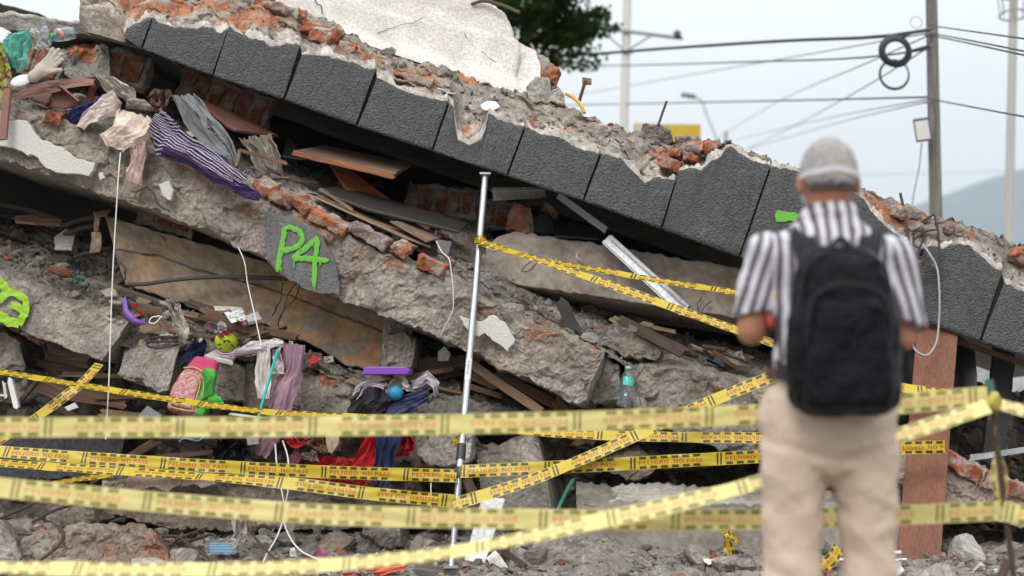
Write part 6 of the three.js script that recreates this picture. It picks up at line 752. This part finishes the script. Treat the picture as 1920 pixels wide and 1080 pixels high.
{ const g = thing('torn_reinforcement', 'tangle of bent bars and wires hanging out of the slab rim', 'reinforcement'); const b = (P, r = 0.007) => obj('bent_bar', tubeGeo(P.map((a) => [a[0], a[1], a[2] ?? -0.05]), r), rust, g);
  b([[1708, 620], [1709, 540], [1712, 470], [1716, 430], [1728, 416], [1748, 404]]); b([[1752, 402], [1758, 430], [1762, 480], [1760, 560]]); b([[1712, 450], [1736, 434], [1756, 430]]); b([[1710, 440], [1730, 420], [1750, 402]], 0.006); b([[1706, 512], [1730, 510], [1764, 506], [1760, 514], [1730, 516], [1706, 514]], 0.005); b([[1720, 480], [1728, 456], [1736, 440]]); b([[1712, 600], [1716, 540], [1726, 480]], 0.006);
  for (const [x, y, s] of [[1706, 470, 0.05], [1714, 490, 0.04], [1722, 426, 0.05], [1716, 404, 0.045], [1752, 500, 0.02], [1738, 416, 0.03]]) obj('mortar_crumb', rockGeo(x, 3, 0.8).scale(s, s, s * 0.8).translate(...W(x, y, -0.03).toArray()), stoneMats[1], g); }
tb('loop_cable', 'grey cable hanging in a loop from the slab rim', 'cable', [[1730, 458, -0.05], [1744, 478, -0.1], [1756, 500, -0.1], [1761, 540, -0.12], [1760, 610, -0.12], [1754, 646, -0.14], [1738, 666, -0.15], [1720, 660, -0.15], [1708, 640, -0.14], [1705, 600, -0.12], [1706, 540, -0.1], [1710, 480, -0.06]], 0.0065, bare(0.3, 0.3, 0.31, 0.6));

// ================================================================ BACKGROUND
const poleMat = SM({ color: lin(0.36, 0.35, 0.33), map: rep(T.mottle, 1), roughness: 0.9 }), wireM = bare(0.03, 0.03, 0.035, 0.7);
function pole(g, x1, y1, x2, y2, d, r1, r2, m = poleMat) { const A = at(x1, y1, d), B = at(x2, y2, d), dir = A.clone().sub(B).normalize(), t = (B.y - GY) / dir.y; B.addScaledVector(dir, -t - 0.3); const L = A.distanceTo(B); const q = new THREE.CylinderGeometry(r1, r2, L, 20, 1); q.applyMatrix4(new THREE.Matrix4().makeRotationFromQuaternion(new THREE.Quaternion().setFromUnitVectors(UP, dir)).setPosition(A.lerp(B, 0.5))); return obj('pole_shaft', q, m, g); }
const seg = (name, P, r, m, g, d) => obj(name, tubeGeo(P.map((a) => at(a[0], a[1], a[2] || d)), r, P.length * 8, 7), m, g);
{ const d = 30, g = thing('utility_pole', 'pale concrete utility pole with crossarm behind the ruin', 'utility pole'); pole(g, 1179, -120, 1170, 240, d, 0.075, 0.1, SM({ color: lin(0.55, 0.54, 0.52), roughness: 0.9 }));
  seg('crossarm', [[1078, 46], [1280, 72]], 0.035, poleMat, g, d - 0.1); seg('brace', [[1132, 60], [1172, 96]], 0.018, poleMat, g, d - 0.1); seg('brace', [[1222, 66], [1174, 96]], 0.018, poleMat, g, d - 0.1); seg('clamp', [[1166, 96], [1186, 98]], 0.03, poleMat, g, d - 0.1);
  for (const x of [1086, 1153, 1270]) obj('insulator', new THREE.LatheGeometry([[0.001, 0.02], [0.09, 0.04], [0.05, 0.09], [0.085, 0.12], [0.04, 0.17], [0.001, 0.19]].map((a) => new THREE.Vector2(...a)), 14).translate(...at(x, 56 + (x - 1086) * 0.1, d - 0.1).toArray()), bare(0.04, 0.05, 0.05, 0.3), g); }
{ const d = 17, g = thing('utility_pole', 'dark concrete utility pole carrying cable coils and floodlight', 'utility pole'); pole(g, 1744, -120, 1755, 420, d, 0.058, 0.078, SM({ color: lin(0.24, 0.225, 0.205), map: rep(T.mottle, 2), bumpMap: rep(T.rough, 2), bumpScale: 0.01, roughness: 0.95 }));
  for (const y of [52, 60, 84, 188]) seg('band', [[1745, y], [1746, y + 3]], 0.072, poleMat, g, d); seg('bracket', [[1706, 96], [1742, 86]], 0.014, wireM, g, d - 0.05); seg('bracket', [[1712, 62], [1742, 56]], 0.012, wireM, g, d - 0.05); }
{ const d = 16.9, g = thing('cable_coil', 'thick black cable coil hanging beside the dark pole', 'cable coil'); for (let i = 0; i < 14; i++) obj('cable_turn', new THREE.TorusGeometry(0.142 + rr(-0.026, 0.022), 0.012, 7, 40).translate(...at(1679 + rr(-2, 2), 96 + rr(-2, 2), d + rr(-0.04, 0.04)).toArray()), bare(0.02, 0.02, 0.022, 0.5), g); obj('hook', tubeGeo([at(1690, 70, d), at(1712, 62, d)], 0.01), wireM, g); }
{ const d = 16.9, g = thing('cable_coil', 'thin dark green cable coil hanging below the thick one', 'cable coil'); for (let i = 0; i < 3; i++) obj('cable_turn', new THREE.TorusGeometry(0.152 + rr(-0.008, 0.008), 0.0065, 7, 40).translate(...at(1676 + rr(-2, 2), 140 + rr(-2, 2), d + rr(-0.04, 0.04)).toArray()), bare(0.015, 0.05, 0.04, 0.5), g); }
tag(obj('thin_coil', new THREE.TorusGeometry(0.06, 0.003, 6, 30).translate(...at(1718, 42, 16.9).toArray()), wireM), 'small thin wire ring at the top of the dark pole', 'wire ring');
{ const d = 16.8, g = thing('floodlight', 'square floodlight with white lens mounted on the dark pole', 'floodlight'); const c = at(1731, 243, d), m = new THREE.Matrix4().makeRotationFromEuler(new THREE.Euler(0.35, -0.45, 0.22)).setPosition(c); const lbody = obj('lamp_body', chipBox(0.17, 0.24, 0.05, 0.001, 4).applyMatrix4(m), bare(0.1, 0.11, 0.11, 0.5), g); obj('lens', chipBox(0.135, 0.195, 0.01, 0.0005, 3).translate(0, 0, 0.027).applyMatrix4(m), bare(0.75, 0.74, 0.7, 0.2), lbody); obj('mount', tubeGeo([at(1736, 240, d + 0.05), at(1748, 236, 17)], 0.015), wireM, g); }
{ const d = 24, g = thing('mast', 'slim mast with a metal basket near the top', 'mast'); pole(g, 1903, -120, 1891, 450, d, 0.06, 0.075, SM({ color: lin(0.4, 0.39, 0.37), roughness: 0.9 })); for (const [y, r] of [[-14, 0.24], [28, 0.2]]) obj('basket_ring', new THREE.TorusGeometry(r, 0.014, 6, 30).rotateX(1.4).translate(...at(1900, y, d).toArray()), poleMat, g); for (let i = 0; i < 8; i++) { const a = i / 8 * 6.28; seg('basket_bar', [[1900 + 30 * Math.cos(a), -14 + 4 * Math.sin(a)], [1900 + 25 * Math.cos(a), 28 + 4 * Math.sin(a)]], 0.009, poleMat, g, d + 0.2 * Math.sin(a)); } }
{ const d = 38, g = thing('street_lamp', 'distant street lamp with curved arm behind the slab', 'street lamp'); const m = bare(0.4, 0.44, 0.42, 0.6); seg('lamp_head', [[1278, 177], [1304, 181]], 0.06, bare(0.08, 0.2, 0.17, 0.5), g, d); seg('lamp_arm', [[1300, 180], [1314, 188], [1328, 222], [1346, 268], [1352, 320]], 0.03, m, g, d); pole(g, 1352, 318, 1352, 420, d, 0.05, 0.07, m); }
{ const g = thing('yellow_board', 'yellow hoarding board rising behind the slab rim', 'hoarding'); const y = plain(0.62, 0.4, 0.02, 0.6), d = 34; const b = (x0, y0, x1, y1, n, m) => { const A = at(x0, y0, d), B = at(x1, y1, d); obj(n, chipBox(Math.abs(B.x - A.x), Math.abs(B.y - A.y), 0.12, 0.002, 3).translate((A.x + B.x) / 2, (A.y + B.y) / 2, A.z), m, g); }; b(1232, 234, 1313, 300, 'board_face', y); b(1188, 232, 1232, 300, 'board_return', plain(0.6, 0.5, 0.3)); for (const x of [1196, 1300]) pole(g, x, 300, x, 400, d, 0.08, 0.08); }
tag(obj('far_post', tubeGeo([at(1361, 246, 50), at(1361, 420, 50)], 0.05), poleMat), 'short distant post right of the street lamp', 'post');
tb('marker_stick', 'stick with a small tan flag behind the broken wall end', 'marker', [[1086, 190, 1.2], [1092, 170, 1.2], [1098, 152, 1.2]], 0.012, woodB); sh('marker_flag', 'small tan board on top of the marker stick', 'board', [[1094, 146, 1.2], [1108, 148, 1.25], [1108, 158, 1.25], [1094, 158, 1.2]], woodC, 0.02);
const cables = [[[-400, 130, 26], [600, 128, 26], [1040, 106, 24], [1260, 90, 21], [1480, 76, 19], [1660, 68, 17.5], [1742, 56, 17]], [[600, 130, 40], [1100, 124, 30], [1400, 116, 22], [1640, 106, 18], [1742, 92, 17]], [[900, 200, 40], [1110, 196, 32], [1500, 188, 22], [1742, 182, 17]], [[1060, 182, 44], [1240, 150, 34], [1480, 108, 24], [1742, 62, 17]], [[1340, 262, 50], [1460, 190, 34], [1640, 112, 19], [1742, 66, 17]], [[1380, 290, 50], [1500, 230, 34], [1660, 140, 19], [1742, 88, 17]], [[1380, 262, 50], [1560, 220, 30], [1742, 186, 17]], [[1400, 280, 50], [1580, 228, 30], [1742, 190, 17]], [[1744, 48, 17], [1830, 60, 14], [1960, 78, 11]], [[1744, 62, 17], [1830, 78, 14], [1960, 104, 11]], [[1744, 66, 17], [1830, 84, 14], [1960, 112, 11]], [[1746, 186, 17], [1830, 202, 14], [1960, 226, 11]], [[1350, 330, 60], [1700, 326, 60], [2000, 318, 60]], [[1728, 268, 16.8], [1724, 310, 16.9], [1714, 360, 17], [1708, 400, 17.2]]];
const cn = ['thick overhead cable from the tree to the dark pole', 'second overhead cable just below the thick one', 'level overhead cable passing behind the street lamp', 'slack wire rising from behind the wall to the dark pole', 'steep wire rising to the thick cable coil', 'steep wire crossing below the thin coil', 'low wire reaching the dark pole above the floodlight', 'lowest wire reaching the dark pole', 'upper wire leading from the dark pole out of the picture', 'middle wire leading from the dark pole out of the picture', 'lower wire of the pair leaving the dark pole', 'single wire leaving the dark pole near the floodlight', 'very distant wire along the mountain', 'drop wire hanging from the floodlight'];
cables.forEach((P, i) => tag(obj('overhead_wire', tubeGeo(P.map((a) => at(a[0], a[1], a[2])), i === 0 ? 0.02 : i === 13 ? 0.005 : i < 3 ? 0.011 : 0.0075, 40, 6), wireM), cn[i], 'wire'));
{ // tree behind the white wall
  const d = 24, g = thing('leafy_tree', 'leafy green tree rising behind the white wall fragment', 'tree'); const bark = SM({ color: lin(0.09, 0.07, 0.05), map: rep(T.mottle, 3), bumpMap: rep(T.rough, 3), bumpScale: 0.02, roughness: 1 }); const base = at(900, 800, d); base.y = GY; const fork = at(900, 260, d);
  obj('trunk', tubeGeo([base, base.clone().lerp(fork, 0.5).add(V(0.12, 0, 0)), fork, at(905, 60, d)], 0.16, 24, 10), bark, g);
  const tips = [[1010, 20, 0.4], [1080, 30, 0.2], [1050, 90, 0], [960, 100, -0.4], [820, 40, 0.3], [760, 120, 0.3], [1000, -80, 0.2], [880, -140, 0], [1110, -60, 0.3], [940, 20, -0.7], [1040, -10, -0.6], [820, -90, -0.4]];
  tips.forEach((t) => obj('limb', tubeGeo([fork, fork.clone().lerp(at(t[0], t[1], d + t[2]), 0.55).add(V(0, 0.12, 0)), at(t[0], t[1], d + t[2])], 0.035, 14, 6), bark, g));
  const clumps = []; for (const t of tips) for (let i = 0; i < 6; i++) clumps.push([at(t[0] + rr(-45, 45), t[1] + rr(-40, 30), d + t[2] + rr(-0.4, 0.4)), rr(0.16, 0.36)]);
  const pos = [], nor = [], colr = []; let k = 0; const idx = [];
  for (const [c, s] of clumps) for (let i = 0; i < 230; i++) { const a = R() * 6.283, z = 2 * R() - 1, r = s * Math.cbrt(R()) * (0.85 + 0.3 * R()), q = Math.sqrt(1 - z * z); const p = V(c.x + r * q * Math.cos(a) * 1.25, c.y + r * z * 0.55, c.z + r * q * Math.sin(a)); const l = rr(0.05, 0.085), w = l * 0.42; const dir = V(rr(-1, 1), rr(-0.9, 0.2), rr(-1, 1)).normalize(), sd = V(rr(-1, 1), rr(-0.3, 0.3), rr(-1, 1)).cross(dir).normalize(), nn = dir.clone().cross(sd);
    const P = [p, p.clone().addScaledVector(dir, l * 0.5).addScaledVector(sd, w), p.clone().addScaledVector(dir, l), p.clone().addScaledVector(dir, l * 0.5).addScaledVector(sd, -w)]; const t = rr(0.7, 1.3), cc = R() < 0.2 ? [0.32, 0.42, 0.08] : [0.16, 0.3, 0.06]; for (const v of P) { pos.push(v.x, v.y, v.z); nor.push(nn.x, nn.y, nn.z); colr.push(cc[0] * t, cc[1] * t, cc[2] * t); } idx.push(k, k + 1, k + 2, k, k + 2, k + 3); k += 4; }
  const cg = new THREE.BufferGeometry(); cg.setAttribute('position', new THREE.Float32BufferAttribute(pos, 3)); cg.setAttribute('normal', new THREE.Float32BufferAttribute(nor, 3)); cg.setAttribute('color', new THREE.Float32BufferAttribute(colr, 3)); cg.setIndex(idx);
  obj('crown', cg, new THREE.MeshPhysicalMaterial({ vertexColors: true, roughness: 0.8, transmission: 0.5, thickness: 0, side: THREE.DoubleSide }), g);
}
// ================================================================ THE PERSON
{
  const DM = 5.19, S = FPX / DM, X0 = at(1560, HZ, DM).x, Z0 = at(1560, HZ, DM).z; const l = (px, py, z = 0) => [(px - 960) / FPX * (DM - z) - X0, CAMY + (HZ - py) / FPX * (DM - z), z];
  const man = thing('person', 'person seen from behind in striped shirt, beige trousers and face mask', 'person'); man.position.set(X0, 0, Z0);
  const skin = SM({ color: lin(0.33, 0.145, 0.085), roughness: 0.6, bumpMap: rep(T.rough, 12), bumpScale: 0.001 });
  const head = l(1561, 326), LE = l(1412, 618, -0.03), LS = l(1442, 474), LH = l(1444, 580, -0.2), RE = l(1698, 632, -0.04), RS = l(1682, 476), RH = l(1650, 570, -0.32);
  const hipL = l(1487, 815), hipR = l(1619, 815), knL = l(1482, 1030, -0.02), knR = l(1624, 1030, -0.02), anL = [l(1474, 0)[0], GY + 0.1, 0.02], anR = [l(1624, 0)[0], GY + 0.1, 0.0];
  const ell = (x, y, z, c, a, b, e) => { const k = Math.hypot((x - c[0]) / a, (y - c[1]) / b, (z - c[2]) / e); return (k - 1) * Math.min(a, b, e); };
  const W2 = [[700, 0.165, 0.115], [640, 0.16, 0.115], [540, 0.175, 0.12], [480, 0.185, 0.115], [450, 0.17, 0.1], [428, 0.11, 0.08], [410, 0.065, 0.065]];
  const torso = (x, y, z, g) => { const py = HZ - (y - CAMY) * S; let i = 0; while (i < W2.length - 2 && py < W2[i + 1][0]) i++; const t = clamp((py - W2[i][0]) / (W2[i + 1][0] - W2[i][0])), a = lerp(W2[i][1], W2[i + 1][1], t) + g, b = lerp(W2[i][2], W2[i + 1][2], t) + g; const d = (Math.hypot(x / a, z / b) - 1) * Math.min(a, b); const yt = CAMY + (HZ - 408) / S + g, yb = CAMY + (HZ - 720) / S; return Math.max(d, y - yt, yb - y); };
  const bodyF = (x, y, z) => {
    let d = ell(x, y, z, head, 0.082, 0.112, 0.098); d = smin(d, ell(x, y, z, [head[0], head[1] - 0.055, -0.035], 0.06, 0.07, 0.065), 0.03); d = smin(d, cap(x, y, z, [head[0], head[1] - 0.03, -0.095], [head[0], head[1] - 0.045, -0.115], 0.012, 0.016), 0.012);
    for (const s of [-1, 1]) { d = smin(d, ell(x, y, z, [head[0] + s * 0.09, head[1] - 0.026, 0.0], 0.014, 0.034, 0.022), 0.006); d = smin(d, -(ell(x, y, z, [head[0] + s * 0.032, head[1] + 0.0, -0.098], 0.016, 0.01, 0.012)) > d ? d : d, 0.001); }
    d = smin(d, cap(x, y, z, [head[0], head[1] - 0.06, 0.0], l(1560, 425), 0.06, 0.064), 0.03); d = smin(d, torso(x, y, z, -0.01), 0.03);
    d = smin(d, cap(x, y, z, LS, LE, 0.052, 0.048), 0.03); d = smin(d, cap(x, y, z, LE, LH, 0.046, 0.03), 0.012); d = smin(d, cap(x, y, z, RS, RE, 0.05, 0.041), 0.03); d = smin(d, cap(x, y, z, RE, RH, 0.041, 0.029), 0.012);
    d = smin(d, cap(x, y, z, hipL, hipR, 0.075, 0.075), 0.03); d = smin(d, cap(x, y, z, hipL, knL, 0.072, 0.055), 0.02); d = smin(d, cap(x, y, z, knL, anL, 0.058, 0.042), 0.02); d = smin(d, cap(x, y, z, hipR, knR, 0.072, 0.055), 0.02); d = smin(d, cap(x, y, z, knR, anR, 0.058, 0.042), 0.02); return d; };
  const bodyG = sdfGeo(bodyF, V(0, 0.85, -0.05), V(0.4, 0.95, 0.36), 120, 200000);
  const hand = (H, dir, up, sgn) => { // palm, four fingers curled and a thumb
    const zx = V(...dir).normalize(), yy = V(...up).addScaledVector(zx, -V(...up).dot(zx)).normalize(), xx = yy.clone().cross(zx).multiplyScalar(sgn); const f = (x, y, z) => { let d = rbox(x, y, z - 0.045, 0.04, 0.014, 0.048, 0.013); [[-0.03, 0.062], [-0.01, 0.074], [0.011, 0.07], [0.031, 0.054]].forEach(([fx, L]) => { const a = [fx, 0, 0.088], b = [fx * 1.05, -0.012, 0.088 + L * 0.45], c = [fx * 1.05, -0.045, 0.088 + L * 0.55], e = [fx, -0.058, 0.088 + L * 0.3]; d = smin(d, Math.min(cap(x, y, z, a, b, 0.0095, 0.009), cap(x, y, z, b, c, 0.009, 0.0085), cap(x, y, z, c, e, 0.0085, 0.0075)), 0.005); }); d = smin(d, Math.min(cap(x, y, z, [-0.036, -0.004, 0.03], [-0.058, -0.022, 0.062], 0.012, 0.0105), cap(x, y, z, [-0.058, -0.022, 0.062], [-0.045, -0.042, 0.088], 0.0105, 0.009)), 0.008); return smin(d, cap(x, y, z, [0, 0, -0.03], [0, 0, 0.01], 0.03, 0.028), 0.015); };
    return sdfGeo(f, V(0, -0.02, 0.05), V(0.09, 0.07, 0.12), 64).applyMatrix4(new THREE.Matrix4().makeBasis(xx, yy, zx).setPosition(V(...H))); };
  obj('body', mergeGeometries([bodyG, hand(LH, [0.35, 0.5, -0.8], [-0.8, 0.5, 0], 1), hand(RH, [-0.35, 0.35, -0.85], [0.8, 0.5, 0], -1)]), skin, man);
  for (const s of [-1, 1]) obj('eye', new THREE.SphereGeometry(0.011, 12, 8).translate(head[0] + s * 0.032, head[1] + 0.002, -0.089), bare(0.5, 0.48, 0.45, 0.2), man);
  // hair: short salt and pepper, darker at the nape
  const hairG = sdfGeo((x, y, z) => { const d = ell(x, y, z, [head[0], head[1] + 0.006, 0.006], 0.0925, 0.1185, 0.108) + 0.003 * fbm(x * 60, y * 60, z * 60, 3); const line = head[1] + 0.045 - 0.1 * sm(-0.09, 0.04, z) + 0.05 * sm(0.066, 0.084, Math.abs(x - head[0])) * sm(0.06, 0.02, z) + 0.004 * fbm(x * 40, z * 40, 1, 2); return Math.max(d, line - y); }, V(head[0], head[1], 0), V(0.12, 0.14, 0.13), 70);
  tint(hairG, (p) => { const n = fbm(p.x * 90, p.y * 30, p.z * 90, 3); const t = sm(0, 0.012, head[1] - 0.026 - p.y + 0.018 * n); const c = mix3([0.3, 0.28, 0.265], [0.07, 0.06, 0.055], t); const k = 1 + 0.35 * n; return [c[0] * k, c[1] * k, c[2] * k]; }); obj('hair', hairG, SM({ vertexColors: true, roughness: 0.85, bumpMap: rep(T.rough, 10), bumpScale: 0.004 }), man);
  { const P = []; for (let i = 0; i < 40; i++) { const a = i / 40 * 6.283, z = Math.sin(a), x = Math.cos(a); P.push(V(head[0] + x * 0.097, head[1] + 0.01 - 0.014 * Math.abs(x) - 0.02 * (z < 0 ? -z : 0) * 1.5, 0.004 + z * 0.112)); }
    const c = new THREE.CatmullRomCurve3(P, true); obj('mask_strap', gridGeo(80, 3, (u, v) => { const p = c.getPoint(u % 1); p.y += (v - 0.5) * 0.02; return [p]; }), cloth(0.5, 0.5, 0.52), man);
    obj('face_mask', sdfGeo((x, y, z) => Math.max(Math.abs(ell(x, y, z, [head[0], head[1] - 0.05, -0.045], 0.075, 0.06, 0.085)) - 0.003, z + 0.03), V(head[0], head[1] - 0.05, -0.08), V(0.09, 0.075, 0.07), 40), cloth(0.55, 0.58, 0.62), man); }
  // shirt
  const hem = CAMY + (HZ - 702) / S; const slv = (x, y, z, A, B, r1, r2) => { const d = cap(x, y, z, A, B, r1, r2); return d; };
  const shirtF = (x, y, z) => { let d = torso(x, y, z, 0.022); const colr = cap(x, y, z, l(1560, 395, -0.005), l(1560, 440), 0.083, 0.1); d = smin(d, colr, 0.03);
    const lc = l(1416, 586, -0.02), rc = l(1698, 606, -0.02); d = smin(d, Math.max(slv(x, y, z, LS, lc, 0.072, 0.064), lc[1] - y + (x - lc[0]) * 0.25), 0.035); d = smin(d, Math.max(slv(x, y, z, RS, rc, 0.072, 0.07), rc[1] - y - (x - rc[0]) * 0.25), 0.035);
    d += 0.012 * fbm(x * 7, y * 4, z * 7, 3) + 0.004 * Math.sin(y * 40 + x * 30); const top = l(1560, 379)[1] - 0.02 * sm(0, -0.1, z); return Math.max(d, hem - y + 0.01 * Math.sin(x * 30), y - top); };
  const shirtG = sdfGeo(shirtF, V(0, CAMY + (HZ - 545) / S, -0.02), V(0.34, 0.36, 0.24), 120, 200000);
  tint(shirtG, (p) => { const a = Math.abs(p.x) < 0.19 ? p.x + 0.012 * n3(p.y * 6, 1, 2) : p.x + 0.3 * (p.y - 1.35) * Math.sign(p.x); const q = a / 0.037 + 0.4, f = q - Math.floor(q); return f < 0.5 ? [0.52, 0.52, 0.56] : f < 0.62 ? [0.13, 0.1, 0.12] : f < 0.86 ? [0.07, 0.05, 0.065] : [0.17, 0.13, 0.16]; }); obj('shirt', shirtG, clothV, man);
  // trousers
  const troF = (x, y, z) => { let d = ell(x, y, z, l(1553, 790, 0.015), 0.218, 0.2, 0.15); d = smin(d, cap(x, y, z, [hipL[0] - 0.005, hipL[1] - 0.05, 0.02], knL, 0.107, 0.095), 0.014); d = smin(d, cap(x, y, z, [hipR[0] + 0.005, hipR[1] - 0.05, 0.02], knR, 0.107, 0.088), 0.014); d = Math.min(d, cap(x, y, z, knL, anL, 0.095, 0.086)); d = Math.min(d, cap(x, y, z, knR, anR, 0.088, 0.084));
    const cr = l(1548, 868); d = Math.max(d, -(cap(x, y, z, [cr[0], cr[1] - 0.03, 0.2], [cr[0], -0.6, 0.2], 0.006, 0.03) - 0) * (z > 0.3 ? 1 : 0) || d);
    d += 0.011 * fbm(x * 8, y * 9, z * 8, 4) + 0.007 * Math.abs(n3(x * 5 + 3, y * 13 + x * 8, z * 4)) - 0.01 * Math.exp(-Math.pow((y - (l(0, 862)[1] + 0.25 * Math.abs(x - 0.0))) / 0.018, 2)) * -1 * sm(0, 0.1, z) + 0.004 * Math.sin(y * 34 + x * 25 + 3 * n3(x * 6, y * 6, 0)) * sm(0.75, 0.55, y); return Math.max(d, y - l(0, 694)[1]); };
  obj('trousers', sdfGeo(troF, V(0, 0.5, 0), V(0.32, 0.58, 0.26), 110, 200000), cloth(0.52, 0.41, 0.325), man);
  obj('belt', gridGeo(60, 3, (u, v) => { const a = u * 6.283; return [V(l(1553, 0)[0] + Math.cos(a) * 0.197, l(0, 702)[1] + (v - 0.5) * 0.035, 0.015 + Math.sin(a) * 0.136)]; }), bare(0.06, 0.025, 0.015, 0.5), man);
  for (const A of [anL, anR]) obj('shoe', sdfGeo((x, y, z) => Math.max(smin(cap(x, y, z, [0, 0.045, 0.03], [0, 0.035, -0.17], 0.048, 0.042), cap(x, y, z, [0, 0.09, 0.03], [0, 0.05, 0.0], 0.045, 0.045), 0.03), -y), V(0, 0.05, -0.06), V(0.07, 0.1, 0.18), 40).translate(A[0], GY + 0.004, A[2]), bare(0.05, 0.04, 0.035, 0.6), man);
  // what he holds
  const pk = thing('snack_packet', 'crumpled red and yellow packet held by the person', 'packet'); pk.position.copy(man.position); { const c = l(1446, 574, 0.0), g = sdfGeo((x, y, z) => rbox(x, y, z, 0.028, 0.068, 0.04, 0.025) + 0.016 * fbm(x * 18, y * 18, z * 18, 3), V(0, 0, 0), V(0.07, 0.11, 0.08), 44); tint(g, (p) => { const n = fbm(p.x * 16 + 5, p.y * 14, p.z * 16, 3); return n > 0.2 ? [0.6, 0.36, 0.04] : n > -0.15 ? [0.5, 0.05, 0.02] : [0.2, 0.03, 0.015]; }); obj('packet_body', g.translate(...c), SM({ vertexColors: true, roughness: 0.4 }), pk); }
  // backpack
  const bp = thing('black_backpack', 'black nylon backpack worn by the person in striped shirt', 'backpack'); bp.position.copy(man.position); const nyl = new THREE.MeshPhysicalMaterial({ side: THREE.DoubleSide, specularIntensity: 0.22, color: lin(0.0025, 0.003, 0.0045), roughness: 0.4, bumpMap: rep(T.weave, 6), bumpScale: 0.002 }), nyl2 = SM({ color: lin(0.006, 0.006, 0.008), roughness: 0.85 });
  const bc = l(1584, 620, 0.23); const K = 0.955;
  obj('bag_body', sdfGeo((x, y, z) => { const t = sm(-0.02, 0.27, y); return rbox(x, y, z + 0.02 * t, 0.172 - 0.035 * t, 0.265, 0.095 - 0.02 * t, 0.09) + 0.012 * fbm(x * 7, y * 6, z * 7, 4) + 0.004 * fbm(x * 22, y * 22, z * 22, 3); }, V(0, 0, 0), V(0.2, 0.3, 0.13), 80).translate(...bc), nyl, bp);
  obj('front_pocket', sdfGeo((x, y, z) => { const t = sm(-0.05, 0.16, y); return rbox(x, y, z, 0.135 - 0.03 * t, 0.17, 0.045, 0.042) + 0.012 * fbm(x * 9 + 4, y * 9, z * 9, 4); }, V(0, 0, 0), V(0.16, 0.2, 0.07), 60).translate(bc[0], bc[1] - 0.075, bc[2] + 0.085), nyl, bp);
  const bt = (P, r, n) => obj(n, tubeGeo(P.map((q) => V(...q)), r, 40, 6), nyl2, bp); bt([[bc[0] - 0.13, bc[1] - 0.05, bc[2] + 0.09], [bc[0] - 0.1, bc[1] + 0.1, bc[2] + 0.1], [bc[0], bc[1] + 0.135, bc[2] + 0.105], [bc[0] + 0.1, bc[1] + 0.1, bc[2] + 0.1], [bc[0] + 0.13, bc[1] - 0.05, bc[2] + 0.09]], 0.006, 'zip'); bt([[bc[0] - 0.145, bc[1], bc[2] + 0.05], [bc[0] - 0.11, bc[1] + 0.2, bc[2] + 0.05], [bc[0], bc[1] + 0.24, bc[2] + 0.06], [bc[0] + 0.11, bc[1] + 0.2, bc[2] + 0.05], [bc[0] + 0.145, bc[1], bc[2] + 0.05]], 0.006, 'zip'); bt([[bc[0] - 0.035, bc[1] + 0.25, bc[2] + 0.0], [bc[0], bc[1] + 0.285, bc[2] - 0.02], [bc[0] + 0.035, bc[1] + 0.25, bc[2]]], 0.01, 'handle');
  const strap = (s, x0) => { const c = new THREE.CatmullRomCurve3([V(bc[0] + s * 0.085, bc[1] + 0.2, 0.16), V(...l(x0, 446, 0.125)), V(...l(x0 - s * 2, 424, 0.07)), V(...l(x0 - s * 4, 420, -0.02)), V(...l(x0, 450, -0.13)), V(...l(x0 + s * 14, 540, -0.16)), V(...l(x0 + s * 40, 620, -0.08)), V(bc[0] + s * 0.15, bc[1] - 0.15, 0.14)]); obj('shoulder_strap', gridGeo(70, 6, (u, v) => { const p = c.getPoint(u), t = c.getTangent(u); const side = V(1, 0, 0).addScaledVector(t, -t.x).normalize(), nn = t.clone().cross(side); p.addScaledVector(side, (v - 0.5) * 0.072).addScaledVector(nn, 0.008 * Math.cos((v - 0.5) * 3)); return [p]; }), nyl2, bp); };
  strap(-1, 1512); strap(1, 1640);
}
renderer.render(scene, camera);
